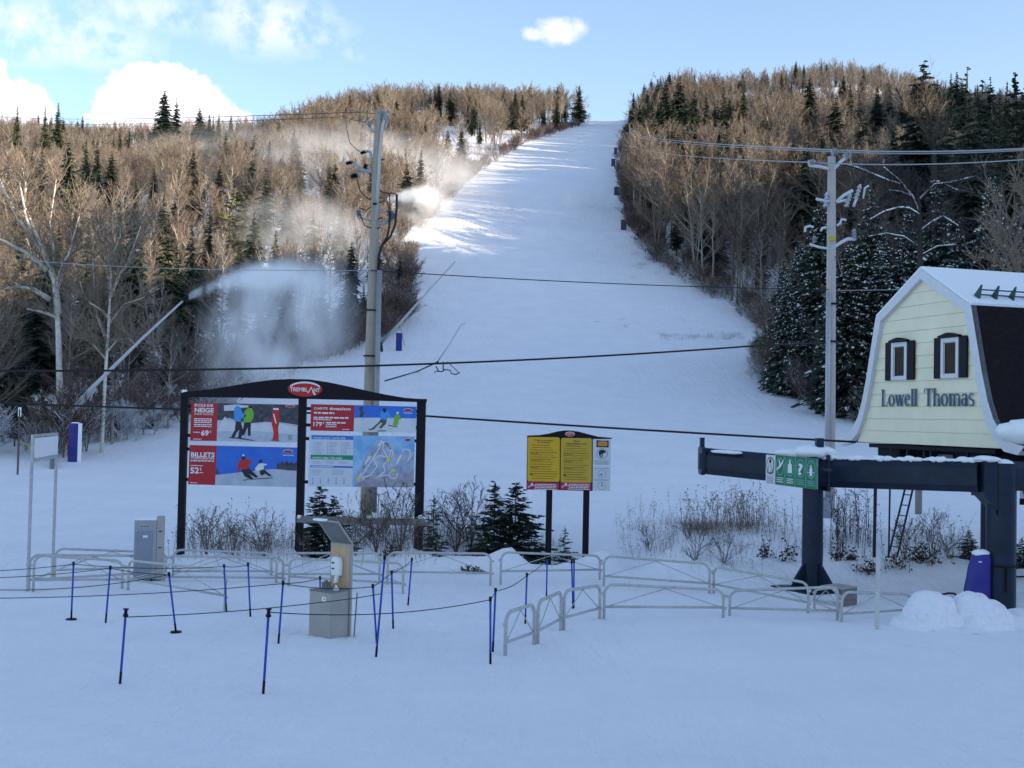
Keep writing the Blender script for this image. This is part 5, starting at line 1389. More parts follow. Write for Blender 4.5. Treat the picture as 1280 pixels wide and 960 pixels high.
        for sg in (-1, 1):
            mb = MB(); mb.box((cx + sg * (w + .135), -.06, (z0 + z1) / 2 + .01), (.25, .05, z1 - z0 + .02)); sh = bevel(mb.build('shutter', SHUT, wn), .006)
        mb = MB(); mb.prism([(cx - w - .04, -.05, z1 + .005), (cx + w + .04, -.05, z1 + .005), (cx + w + .06, -.05, z1 + .045), (cx + .10, -.05, z1 + .105), (cx, -.05, z1 + .115), (cx - .10, -.05, z1 + .105), (cx - w - .06, -.05, z1 + .045)], (0, -.10, 0)); mb.build('pediment', SHUT, wn)
    # name in blue serif letters
    mb = MB(); y = -.05; H = .40; bt = .03
    def bar(x0, z0, x1, z1): mb.prism([(x0, y, z0), (x1, y, z0), (x1, y, z1), (x0, y, z1)], (0, -.012, 0))
    def stem(x, w, z0, z1, ser_lo=True, ser_hi=True, sw=.022):
        bar(x, z0, x + w, z1)
        if ser_lo: bar(x - sw, z0 - .0015, x + w + sw, z0 + .018)
        if ser_hi: bar(x - sw, z1 - .018, x + w, z1 + .0015)
    def ring(cx, cz, rx, rz, tx, tz, a0=0, a1=360):
        n = 22
        for k in range(n):
            q0, q1 = R_(a0 + (a1 - a0) * k / n), R_(a0 + (a1 - a0) * (k + 1) / n)
            o = [(cx + rx * math.cos(q), cz + rz * math.sin(q)) for q in (q0, q1)]; i_ = [(cx + (rx - tx) * math.cos(q), cz + (rz - tz) * math.sin(q)) for q in (q0, q1)]
            mb.prism([(o[0][0], y, o[0][1]), (o[1][0], y, o[1][1]), (i_[1][0], y, i_[1][1]), (i_[0][0], y, i_[0][1])], (0, -.012, 0))
    def slant(x0, z0, x1, z1, w): mb.prism([(x0 - w / 2, y, z0), (x0 + w / 2, y, z0), (x1 + w / 2, y, z1), (x1 - w / 2, y, z1)], (0, -.012, 0))
    x = 2.5 - 4.07; zb = 3.73; xh = .275; T = .062; Lh = .41
    def o_(x, w=.27): ring(x + w / 2, zb + xh / 2, w / 2, xh / 2 + .008, T, .022); return x + w + .035
    # L
    stem(x + .03, T, zb, zb + Lh); bar(x + .03 + T, zb + .0005, x + .245, zb + .022); slant(x + .235, zb, x + .262, zb + .11, .016); bar(x + .03 + T, zb + Lh - .018, x + .115, zb + Lh); x += .30
    x = o_(x)
    # w
    slant(x + .03, zb + xh, x + .10, zb, T * .95); slant(x + .17, zb + xh, x + .11, zb, .026); slant(x + .17, zb + xh, x + .245, zb, T * .95); slant(x + .325, zb + xh, x + .255, zb, .026)
    for q in (.03, .17, .325): bar(x + q - .05, zb + xh - .016, x + q + .05, zb + xh)
    x += .375
    # e
    ring(x + .115, zb + xh / 2, .118, xh / 2 + .008, T, .022, 20, 325); bar(x + .05, zb + xh * .55, x + .215, zb + xh * .55 + .02); x += .26
    for _ in (0, 1): stem(x + .02, T, zb, zb + Lh); x += .135
    x = 2.5 - 2.30
    # T
    stem(x + .12, T + .005, zb, zb + Lh, True, False); bar(x + .0, zb + Lh - .022, x + .305, zb + Lh); slant(x + .005, zb + Lh - .02, x - .005, zb + Lh - .10, .016); slant(x + .30, zb + Lh - .02, x + .31, zb + Lh - .10, .016); x += .335
    def arch(x, w, last=True):
        ring(x + w / 2 - .01, zb + xh - .105, w / 2 + .012, .112, T * .6, .026, 0, 160); stem(x + w - T + .002, T, zb, zb + xh - .10, True, False)
    stem(x + .02, T, zb, zb + Lh); arch(x + .02, .225); x += .285
    x = o_(x + .005, .265)
    stem(x + .02, T, zb, zb + xh); arch(x + .02, .20); arch(x + .02 + .165, .20); x += .435
    # a
    ring(x + .105, zb + .085, .10, .093, T * .9, .024); stem(x + .15, T, zb, zb + xh - .07, False, False); ring(x + .115, zb + xh - .08, .097, .085, .05, .024, 0, 165); bar(x + .15, zb, x + .245, zb + .017); x += .265
    # s
    ring(x + .095, zb + xh - .068, .085, .075, .04, .022, 30, 250); ring(x + .095, zb + .068, .088, .076, .04, .022, -150, 75); slant(x + .045, zb + xh * .6, x + .15, zb + xh * .40, .075)
    mb.v = [(-1.57 + (v[0] + 1.57) * .945, v[1], v[2]) for v in mb.v]
    lt = mb.build('lettering', LETTERBLUE, root); lt['kind'] = 'stuff'
chalet()

# ------------------------------------------------------------------ lift terminal
def lift_terminal():
    colL = on_ground(1015, 740); colL.y += .35; colL = Vector((at(1016, 640, colL.y).x, colL.y, zt1(colL.x, colL.y)))
    colR = at(1251, 640, 22.6); colR.z = zt1(colR.x, colR.y)
    root = thing('lift_terminal', 'dark navy steel lift terminal frame with round columns and snow topped beams', 'chairlift terminal', colL)
    o = colL
    topL = at(1022, 572, o.y).z - o.z; botL = at(1022, 609, o.y).z - o.z
    beam_z = (topL + botL) / 2; bh = topL - botL
    mb = MB(); mb.tube([(0, 0, -.5), (0, 0, topL + .02)], .225, 28); smooth_by_angle(mb.build('column', NAVY, root))
    for k in range(4):
        a = k * math.pi / 2 + .5
        ca, sa = math.cos(a), math.sin(a); px_, py_ = -sa, ca
        mb = MB(); P = [Vector((ca * r_, sa * r_, z_)) for r_, z_ in ((.20, .02), (.62, .02), (.62, .07), (.22, .60), (.20, .60))]
        mb.prism([p + Vector((px_, py_, 0)) * -.012 for p in P], Vector((px_, py_, 0)) * .024); mb.build('gusset', NAVY, root)
    mb = MB(); mb.box((0, 0, .0), (1.25, 1.25, .05), rot=Matrix.Rotation(.5, 3, 'Z')); mb.build('base_plate', NAVY, root)
    mb = MB(); mb.box((0, -.05, -.10), (1.45, 1.4, .16), rot=Matrix.Rotation(.5, 3, 'Z')); mb.build('footing', mat('brown_concrete', (.12, .10, .09), .9, var=.3, vs=4), root)
    r = colR - o
    topR = at(1245, 580, colR.y).z - o.z; botR = at(1230, 612, colR.y).z - o.z
    mb = MB(); mb.tube([(r.x, r.y, r.z - .6), (r.x, r.y, topR + .02)], .285, 32); smooth_by_angle(mb.build('column', NAVY, root))
    # main beam, octagonal box section, from column to column
    def beam(a, b, w, h, name, ch=.28, par=None):
        a = Vector(a); b = Vector(b); d = (b - a).normalized(); s = d.cross(Vector((0, 0, 1))).normalized(); u = s.cross(d)
        c = h * ch
        sec = [(-w / 2 + c, -h / 2), (w / 2 - c, -h / 2), (w / 2, -h / 2 + c), (w / 2, h / 2 - c), (w / 2 - c, h / 2), (-w / 2 + c, h / 2), (-w / 2, h / 2 - c), (-w / 2, -h / 2 + c)]
        mb = MB(); mb.prism([a + s * p[0] + u * p[1] for p in sec], b - a); return mb.build(name, NAVY, par or root)
    bz0, bz1 = beam_z, (topR + botR) / 2
    aL = Vector((.10, 0, bz0)); aR = Vector((r.x - .42, r.y, bz1))
    beam(aL, aR, .5, bh * .96, 'main_beam', .22)
    dd = (aR - aL).normalized()
    # flange plates where beam meets columns
    for c, t_ in ((aL + dd * .16, .05), (aR - dd * .02, .06)):
        mb = MB(); mb.box(c, (t_, .66, bh * 1.22)); bevel(mb.build('flange', NAVY, root), .006)
    mb = MB(); P = [Vector((r.x - .46, r.y, bz1 + bh * .52)), Vector((r.x - .18, r.y, bz1 + bh * .52)), Vector((r.x - .18, r.y, bz1 - bh * 1.15)), Vector((r.x - .46 + .28, r.y, bz1 - bh * 1.0)), Vector((r.x - .46, r.y, bz1 - bh * .56))]
    mb.prism([p + Vector((0, -.26, 0)) for p in P], (0, .52, 0)); mb.build('haunch', NAVY, root)
    # beam going on to the right behind the big column
    beam((r.x + .2, r.y + .12, bz1 + .02), (r.x + 3.2, r.y + .7, bz1 - .02), .5, bh * .9, 'outer_beam', .22)
    # long beam running back along the line of the lift, to the left
    e = at(880, 576, 26.6); e = e - o; 
    s0 = Vector((-.05, .1, beam_z + .02)); s1 = Vector((e.x, e.y, e.z))
    beam(s0, s1, .42, bh * .95, 'line_beam', .25)
    dl = (s1 - s0).normalized()
    mb = MB(); mb.prism([s1 + Vector((.0, y_, z_)) for y_, z_ in ((-.30, -.20), (-.18, -.33), (.18, -.33), (.30, -.20), (.30, .28), (.18, .34), (-.18, .34), (-.30, .28))], (-.10, 0, 0)); bevel(mb.build('end_plate', NAVY, root), .02)
    mb = MB(); mb.box(s1 + Vector((-.05, 0, .42)), (.10, .12, .26)); mb.build('end_lug', NAVY, root)
        # snow lying on the steel
    mb = MB()
    n = 22
    for k in range(n):
        t_ = (k + .5) / n; p = aL.lerp(aR, t_); mb.blob(p + Vector((.05, -.02, bh * .49)), ((aR - aL).length / n * .8, .22, .055 + .03 * math.sin(k * 1.7)), k, rough=.15, seg=10, rings=6)
    mb.blob(Vector((r.x, r.y, topR + .03)), (.27, .26, .07), 4); mb.blob(Vector((.05, .1, topL + .12)), (.42, .5, .16), 9); mb.blob(Vector((-.35, .5, topL + .06)), (.4, .4, .10), 11)
    mb.blob(Vector((r.x - .35, r.y - .1, bz1 + bh * .55)), (.25, .3, .07), 12)
    for t_ in (.72, .78, .84): mb.blob(s0.lerp(s1, t_) + Vector((0, -.1, bh * .40)), (.25, .35, .04), int(t_ * 99))
    mb.build('snow_cap', LOOSE_SNOW, root, smooth=True)
    # column collar and lug
    mb = MB(); mb.box((.10, -.1, topL + .18), (.16, .16, .5)); mb.build('column_head', NAVY, root)
    mb = MB(); mb.tube([(r.x, r.y, r.z - .12), (r.x, r.y, r.z - .04)], .42, 28); mb.build('base_flange', NAVY, root)
    mb = MB(); mb.tube([(r.x + .33, r.y + .1, r.z - .3), (r.x + .33, r.y + .1, topR)], .035, 8); mb.build('drain_pipe', NAVY, root)
    # machinery under the chalet floor
    L = lambda x, y, z: Matrix.Rotation(CH_ROT, 3, 'Z') @ Vector((x, y, z)) + CH_O - o
    def mbox(name, c, s, m=DARKM):
        mb = MB(); mb.box((0, 0, 0), s, rot=Matrix.Rotation(CH_ROT, 3, 'Z')); mb.v = [tuple(Vector(v) + L(*c)) for v in mb.v]; return bevel(mb.build(name, m, root), .01)
    mbox('floor_frame', (0, 3.2, 2.74), (4.6, 6.2, .10))
    mbox('motor_housing', (-1.9, 1.2, 2.50), (.9, 1.6, .44))
    mbox('gearbox', (.6, 1.6, 2.48), (1.5, 1.9, .46))
    mbox('control_box', (1.5, .8, 2.50), (.7, .8, .42))
    for x_ in (-1.25, -.6, -.35, .95): mbox('strut', (x_, .5, 2.48), (.07, .07, .5), NAVY)
    p = L(2.35, .7, 2.45)
    mb = MB(); mb.blob(p, (.62, .55, .36), 5, seg=20, rings=14, rough=.02); mb.build('bullwheel_cover', DARKM, root, smooth=True)
    mbox('cabin_window', (.0, .62, 2.50), (.55, .02, .20), mat('blue_grey_pane', (.10, .14, .20), .2))
    for x_, y_ in ((-2.0, 3.4), (2.0, 3.4), (-2.0, 6.1), (2.0, 6.1)):
        mb = MB(); q = L(x_, y_, 0); g = zt1(q.x + o.x, q.y + o.y) - o.z
        mb.tube([(q.x, q.y, g - .3), (q.x, q.y, L(0, 0, 2.7).z)], .10, 10); mb.build('prop', NAVY, root)
    return o, r, root
TERM_O, TERM_R, _t = lift_terminal()

def pad_purple():
    c = TERM_O + TERM_R
    g = on_ground(1222, 748); k = c.y / F
    h = 1.02; g = Vector((c.x, c.y, zt1(c.x, c.y)))
    root = thing('column_pad', 'purple padding strapped to the left side of the big lift column', 'pad', g)
    mb = MB()
    z0, z1 = at(1222, 752, c.y).z - g.z, at(1222, 690, c.y).z - g.z
    n = 7; P = []
    for j in range(n + 1):
        t_ = j / n; xl = -.78 + .18 * t_ ** 1.5 + .012 * math.sin(j * 2.3); zz = z0 + (z1 - z0) * t_
        P.append([Vector((x_, y_, zz + dz_)) for x_, y_, dz_ in ((-.24, .12, 0), (xl + .05, .10, 0), (xl, -.04, 0), (xl + .10, -.20, .0), ((xl - .28) / 2 - .02, -.235 - .02 * math.sin(j * 1.9), 0), (-.36, -.245, 0), (-.27, -.20, 0), (-.23, -.12, 0))])
    for j in range(n):
        for k in range(8): mb.poly([P[j][k], P[j][(k + 1) % 8], P[j + 1][(k + 1) % 8], P[j + 1][k]])
    mb.poly(P[n]); mb.poly(P[0][::-1])
    o = mb.build('padding', PURPLE, root, smooth=True)
    md = o.modifiers.new('weld', 'WELD'); md.merge_threshold = .002
    md = o.modifiers.new('soft', 'SUBSURF'); md.levels = md.render_levels = 2
    mb = MB(); mb.blob((-.42, -.06, z1 - .01), (.18, .15, .07), 3); mb.build('snow_cap', LOOSE_SNOW, root, smooth=True)
    zs = at(1240, 706, c.y).z - g.z
    mb = MB(); mb.tube([(.30 * math.cos(R_(a)), .30 * math.sin(R_(a)), zs + .0) for a in range(150, 400, 10)], .022, 6)
    mb.box((-.02, -.315, zs - .25), (.035, .03, .50)); mb.build('strap', DARKM, root)
    mb = MB(); mb.box((-.50, -.225, z1 - .17), (.06, .02, .02)); mb.build('printed_mark', PRINTWHITE, root)
pad_purple()

def green_sign():
    # hangs on the column, parallel to the chalet gable
    c = at(989.5, 590, 24.2)
    rt = -CH_T; n = Vector((rt.y, -rt.x, 0)); n = n if n.y < 0 else -n
    root = thing('pictogram_sign', 'white and green sign with five oval pictograms hung from the left lift column', 'sign', c, math.atan2(rt.y, rt.x))
    def loc(px, py):
        d = ray(px, py); k = (c - CAM).dot(n) / d.dot(n); p = CAM + d * k - c
        return (p.dot(rt), p.z)
    q = [loc(*p) for p in ((958, 568.1), (1022, 573.1), (1020.8, 611.8), (957.2, 604.4))]
    W = (q[1][0] - q[0][0] + q[2][0] - q[3][0]) / 2; Hh = (q[0][1] - q[3][1] + q[1][1] - q[2][1]) / 2
    x0 = (q[0][0] + q[3][0]) / 2; zt_ = (q[0][1] + q[1][1]) / 2
    bw = W / 5; y0 = -.012
    fr = MB(); fr.box((x0 + W / 2, .02, zt_ - Hh / 2), (W * .98, .03, Hh * .97)); fr.build('backing', GALV2, root)
    for k in range(5):
        xa = x0 + bw * k; m = PANELWHITE if k == 0 else GREEN
        mb = MB(); mb.box((xa + bw / 2, -.003, zt_ - Hh / 2), (bw * .985, .012, Hh)); pn = mb.build('panel', m, root)
        mb = MB(); ca, cz = xa + bw / 2, zt_ - Hh * .37; rx, rz = bw * .40, Hh * .30
        lt = 1 if k == 0 else 0; bgm = 3 if k == 0 else 2
        if k:
            for e in (xa + .005, xa + bw - .02): mb.poly([(e, y0 - .001, zt_ - Hh + .01), (e + .015, y0 - .001, zt_ - Hh + .01), (e + .015, y0 - .001, zt_ - .01), (e, y0 - .001, zt_ - .01)], 4)
        flat(mb, ell(ca, cz, rx, rz, 26), y0 - .002, 1 if k == 0 else 4); flat(mb, ell(ca, cz, rx * .86, rz * .90, 26), y0 - .004, bgm)
        Y = y0 - .006
        if k == 0:
            flat(mb, [(ca - .03, cz + rz * .3), (ca - .05, cz + rz * .55), (ca, cz + rz * .95), (ca + .05, cz + rz * .55), (ca + .03, cz + rz * .3)], Y, 1)
            flat(mb, [(ca - .02, cz + .10), (ca - .008, cz + .12), (ca - .10, cz - .16), (ca - .13, cz - .16)], Y, 1); flat(mb, [(ca + .02, cz + .10), (ca + .008, cz + .12), (ca + .10, cz - .16), (ca + .13, cz - .16)], Y, 1)
            flat(mb, [(ca - .14, cz - .165), (ca + .14, cz - .165), (ca + .14, cz - .15), (ca - .14, cz - .15)], Y, 1)
            flat(mb, [(ca - .03, cz - rz * .55), (ca + .04, cz - rz * .55), (ca, cz - rz * .8)], Y, 5)
        elif k == 1:
            flat(mb, [(ca - .14, cz - .06), (ca - .02, cz + .03), (ca - .05, cz + .15), (ca - .02, cz + .15), (ca + .03, cz + .06), (ca + .15, cz + .17), (ca + .15, cz + .13), (ca + .05, cz + .0), (ca - .13, cz - .09)], Y, 0)
        elif k == 2:
            flat(mb, ell(ca, cz + rz * .62, .035, .045, 12), Y, 0)
            flat(mb, [(ca - .085, cz - rz * .62), (ca + .085, cz - rz * .62), (ca + .085, cz + rz * .25), (ca + .045, cz + rz * .45), (ca - .045, cz + rz * .45), (ca - .085, cz + rz * .25)], Y, 0)
        elif k == 3:
            add_text(mb, '?', ca - .095, cz - rz * .66, .19, rz * 1.22, Y, 0, .03)
        else:
            flat(mb, ell(ca, cz + rz * .28, .03, .04, 12), Y, 0)
            flat(mb, [(ca - .045, cz - rz * .72), (ca + .045, cz - rz * .72), (ca + .055, cz + rz * .12), (ca - .055, cz + rz * .12)], Y, 0)
            flat(mb, [(ca - rx * .8, cz - rz * .36), (ca + rx * .8, cz - rz * .36), (ca + rx * .8, cz - rz * .30), (ca - rx * .8, cz - rz * .30)], Y - .002, 0)
            flat(mb, [(ca - rx * .6, cz + rz * .3), (ca - .02, cz + rz * .42), (ca + .02, cz + rz * .8), (ca + .035, cz + rz * .78), (ca, cz + rz * .36), (ca - rx * .6, cz + rz * .24)], Y, 4)
        for j in range(3 if k else 4):
            zz = zt_ - Hh * (.77 + .065 * j); dashes(mb, xa + bw * .18, xa + bw * .86, zz, Hh * .03, y0 - .002, 5 if k == 0 else (0 if k < 3 else 4), 800 + 9 * k + j, .1)
        mb.build('print', [PRINTWHITE, INK, GREEN, PANELWHITE, TEAL, INKGREY], pn)
    mb = MB(); mb.box((x0 + W + .12, .10, zt_ - Hh * .35), (.5, .04, .05)); mb.build('hanger', NAVY, root)
green_sign()

def ladder():
    a, b = on_ground(1103, 722), on_ground(1118, 724)
    Y = 27.5
    A0, A1 = at(1104, 721, Y), at(1134, 600, Y); B0, B1 = at(1115, 724, Y - .15), at(1143.5, 600, Y - .15)
    g = Vector((A0.x, Y, zt1(A0.x, Y)))
    root = thing('ladder', 'dark steel ladder leaning up to the terminal between two rods', 'ladder', g)
    A0 -= g; A1 -= g; B0 -= g; B1 -= g
    A0 += (A0 - A1).normalized() * .5; B0 += (B0 - B1).normalized() * .5
    for p, q in ((A0, A1), (B0, B1)):
        mb = MB(); mb.tube([p, q], .026, 8); mb.build('rail', NAVY, root)
    for k in range(10):
        t_ = .17 + k * .088; mb = MB(); mb.tube([A0.lerp(A1, t_), B0.lerp(B1, t_)], .014, 6); mb.build('rung', NAVY, root)
    for (px, yb, yt, Y, r_, lab) in ((1092, 722, 604, 27.2, .042, 'thicker vertical dark rod left of the ladder under the terminal'), (1110, 729, 560, 26.2, .022, 'thin vertical dark rod crossing the foot of the ladder')):
        g = at(px, yb, Y); t_ = at(px + .02 * (yb - yt), yt, Y)
        mb = MB(); mb.tube([Vector((0, 0, -.4)), t_ - g], r_, 8); o = mb.build('steel_rod', NAVY, None); o.location = g
        tag(o, lab, 'rod')
    bq = on_ground(1148, 643); t_ = at(1148.5, 600, bq.y)
    mb = MB(); mb.tube([Vector((0, 0, -.2)), t_ - bq], 4.2 * bq.y / F, 10); o = mb.build('wooden_post', GREYWOOD, None); o.location = bq
    tag(o, 'short brown wooden post behind the terminal, right of the ladder', 'post')
ladder()

def side_bits():
    # white sign and railing right of the big column
    c = at(1278, 610, 24.5)
    root = thing('small_sign', 'white sign with black pictogram cut by the right border of the picture', 'sign', c)
    k = 24.5 / F
    mb = MB(); mb.box((.25, 0, 0), (34 * k, .03, 26 * k)); pl = mb.build('plate', PANELWHITE, root)
    mb = MB(); mb.box((.03, -.02, .0), (2 * k, .006, 15 * k)); mb.box((.10, -.02, .0), (5 * k, .006, 3 * k)); mb.box((.17, -.02, .0), (2 * k, .006, 15 * k)); mb.build('print', INK, pl)
    mb = MB(); mb.box((.25, .01, -17 * k), (34 * k, .05, 8 * k)); mb.build('lower_bar', DARKM, root)
    mb = MB(); mb.tube([(.55, .02, -.2), (.55, .02, zt1(c.x + .5, 24.5) - c.z - .3)], .04, 8); mb.build('post', DARKM, root)
    g = on_ground(1272, 727)
    root = thing('railing', 'low dark railing right of the big lift column', 'railing', g)
    for h in (.10, .30):
        mb = MB(); mb.tube([(-.25, 0, h), (1.2, .2, h)], .02, 6); mb.build('rail', DARKM, root)
    for u in (-.05, .75):
        mb = MB(); mb.tube([(u, .05, -.3), (u, .05, .38)], .02, 6); mb.build('post', DARKM, root)
    # boarded block between the barriers
    g = on_ground(1070, 757)
    k = g.y / F
    root = thing('boarded_block', 'weathered plank box behind the front barriers near the lift column', 'box', g, R_(38))
    PB = mat('brown_grey_board', (.15, .13, .13), .9, vs=4, col2=(.22, .20, .20), stretch=(1, 1, 5))
    for q in range(3):
        mb = MB(); mb.box((-.22, 0.012 - .004 * (q % 2), .06 + q * .115), (.50, .024, .11)); mb.build('plank', PB, root)
        mb = MB(); mb.box((.034 + .004 * (q % 2), .25, .06 + q * .115), (.024, .46, .11)); mb.build('plank', PB, root)
    mb = MB(); mb.box((-.22, .25, .36), (.54, .5, .02)); mb.build('cover', PLYGREY, root)
    # bleached stake
    g = on_ground(1096.5, 787); t_ = at(1099, 694, g.y); h = t_.z - g.z
    mb = MB(); mb.prism([(-.035, 0, -.3), (.035, 0, -.3), (.035, 0, h - .06), (.0, 0, h), (-.035, 0, h - .06)], (0, .03, 0)); o = bevel(mb.build('wooden_stake', PALEWOOD, None), .004); o.location = g; o.rotation_euler.y = R_(.6)
    tag(o, 'pale upright wooden stake in front of the barriers, left of the heaped snow', 'stake')
    mb = MB(); p = on_ground(1196, 757); q0 = at(1180, 744, p.y); q1 = at(1193, 742, p.y); q2 = at(1203, 754, p.y)
    mb.tube([Vector((0, .1, 0))] + [q - q0 for q in (at(1186, 741.5, p.y), q1, at(1199, 747, p.y), q2)], .022, 8); o = mb.build('rubber_hose', WIRE, None, smooth=True); o.location = q0
    tag(o, 'short loop of dark hose sticking out between the snow heaps', 'hose')
side_bits()

def snow_heaps():
    for lab, blobs in (('rounded heap of snow at the right, left one of two', [(1166, 26, 741, .42), (1185, 20, 747, .36), (1148, 12, 758, .3), (1158, 34, 772, .5), (1196, 14, 765, .4)]), ('rounded heap of snow in front of the big lift column, right one of two', [(1222, 27, 744, .45), (1246, 24, 753, .42), (1206, 18, 752, .36), (1264, 14, 767, .36), (1228, 48, 774, .55), (1288, 26, 766, .5), (1200, 64, 781, .7)])):
        g = on_ground(blobs[0][0], 786); k = g.y / F
        mb = MB()
        for j, (px, rx, top, ry) in enumerate(blobs):
            c = at(px, 786, g.y) - g; hz = at(px, top, g.y).z - g.z
            mb.blob((c.x, .3, hz * .42), (rx * k, ry, hz * .58), j + px, rough=.07, seg=28, rings=18)
            mb.blob((c.x, .3, 0), (rx * k * 1.12, ry * 1.15, hz * .5), j + px + 5, rough=.07, seg=28, rings=18)
        o = mb.build('snow_heap', SNOW, None, smooth=True); o.location = g; tag(o, lab, 'snow heap')
        md = o.modifiers.new('m', 'REMESH'); md.mode = 'VOXEL'; md.voxel_size = .022; md.use_smooth_shade = True
        md = o.modifiers.new('s', 'SMOOTH'); md.iterations = 6; md.factor = .6
        t2 = bpy.data.textures.new('crumbs', 'CLOUDS'); t2.noise_scale = .06; m2 = o.modifiers.new('e', 'DISPLACE'); m2.texture = t2; m2.strength = .03; m2.texture_coords = 'LOCAL'
        tx = bpy.data.textures.new('lumps', 'CLOUDS'); tx.noise_scale = .22; md = o.modifiers.new('d', 'DISPLACE'); md.texture = tx; md.strength = .05; md.texture_coords = 'LOCAL'
snow_heaps()

# ------------------------------------------------------------------ power poles
def insulator(mb, p, d=Vector((0, 0, 1)), r=.06, L=.22, mi=0):
    d = d.normalized()
    for k in range(4): mb.tube([p + d * L * (k / 4), p + d * L * (k / 4 + .13)], [r, r * .55], 8, mi)
    mb.tube([p, p + d * L], r * .45, 6, mi)
def pole_left():
    Y = 34.0; b = at(458, 672, Y); g = Vector((b.x, Y, zt1(b.x, Y)))
    def V(px, py, dy=0): return at(px, py, Y + dy) - g
    root = thing('power_pole', 'tall leaning wooden power pole behind the signboard with jutting insulators and black cables', 'power pole', g)
    pts = [V(456.5, 690), V(459.5, 560), V(463, 440), V(467.8, 300), V(471.5, 190), V(474.5, 139)]
    mb = MB(); mb.tube(pts, [.19, .175, .16, .145, .13, .115], 16); mb.build('pole', WOODPOLE, root, smooth=True)
    for a, c, r_, nm, m in ((V(467.8, 640, -.2), V(474.5, 338, -.2), .075, 'conduit', GALV2),):
        mb = MB(); mb.tube([a, c], r_, 10); mb.build(nm, m, root, smooth=True)
    mb = MB(); mb.tube([V(470.5, 275, -.12), V(474, 200, -.12), V(478, 158, -.12), V(480, 150, -.1)], [.05, .05, .05, .045], 8); mb.build('fibre_conduit', mat('pale_conduit', (.55, .50, .42), .6), root, smooth=True)
    for py in (388, 445, 595):
        p = V(463.5 + (388 - py) * .027, py); mb = MB(); mb.tube([p + Vector((0, 0, -.02)), p + Vector((0, 0, .02))], .20, 14); mb.build('band', DARKM, root)
    for py in (660, 655):
        pass
    # pins and elbow arms
    def arm(pp, r_=.045, m=GALV, nm='arm'):
        mb = MB(); mb.tube([V(*p) for p in pp], r_, 8); mb.build(nm, m, root, smooth=True)
    def ins(px, py, px2, py2, r_=.085, m=INSUL):
        a, c = V(px, py, -.05), V(px2, py2, -.05); mb = MB(); insulator(mb, a, c - a, r_, (c - a).length); mb.build('insulator', m, root)
    arm([(476, 166), (482, 158), (483, 150)]); ins(478, 149, 487, 142.5, .10); ins(476, 141, 483, 139.5, .09)
    arm([(472, 166), (465, 164), (461, 158)]); ins(464, 156, 459, 152.5, .09)
    arm([(467, 204), (463.5, 198), (463, 190), (458, 189)]); ins(457, 189.5, 450.5, 191.5, .08, DARKM)
    arm([(465.5, 215), (456, 213), (450, 213.5)], .06); arm([(447.5, 214), (446, 206), (443, 202.5), (439, 202.5)]); ins(439, 203, 432.5, 204.5, .09, DARKM)
    arm([(448, 214), (448.5, 222)]); ins(446, 219, 438.5, 221, .13, DARKM); ins(456, 210, 457.5, 205, .08, DARKM)
    arm([(470, 199.8), (480.5, 199.6)], .02, DARKM, 'bolt_rod'); arm([(464, 200.5), (470, 200)], .02, DARKM, 'bolt_rod')
    arm([(463.5, 276), (448, 272)], .03); ins(448.5, 270, 448, 262, .10, CABDARK); arm([(471.5, 258), (470.5, 264)], .10, CABDARK, 'fuse_box')
    arm([(471, 280), (480, 279), (488, 276)], .055); arm([(471, 267), (484, 264)], .025)
    ins(488, 276, 490.5, 264, .10, CABDARK); ins(486, 270, 487, 262, .10, CABDARK); ins(493, 274, 494, 266, .08, CABDARK)
    for pp in ([(472.5, 236), (478, 240), (484, 241.5)], [(484, 241.5), (494, 242), (496, 246)], [(487, 242), (487.5, 262)], [(472, 254), (480, 251), (484.5, 252), (486, 262)], [(464, 258), (458, 263), (449, 260)], [(446, 224), (450, 238), (456, 245), (463.5, 250)],
               [(450, 268), (456, 282), (464, 285)], [(472, 246), (478, 248)], [(472, 274), (478, 272)], [(471, 286), (476, 284)]):
        mb = MB(); mb.tube([V(*p, -.1) for p in pp], .018, 6); mb.build('jumper_wire', WIRE, root, smooth=True)
    for pp in ([(496, 243), (495.8, 262), (494, 280), (488, 296), (478, 306), (473, 322), (473, 340)], [(487.5, 264), (486.5, 285), (484, 296), (478, 305), (473.5, 318), (472.5, 338)]):
        mb = MB(); mb.tube([V(*p, -.15) for p in pp], .034, 8); mb.build('black_cable', WIRE, root, smooth=True)
    mb = MB(); mb.tube([V(468.5, 254, -.2), V(468.5, 255.5, -.2)], .07, 8); mb.build('bolt', DARKM, root)
    return g
PL = pole_left()
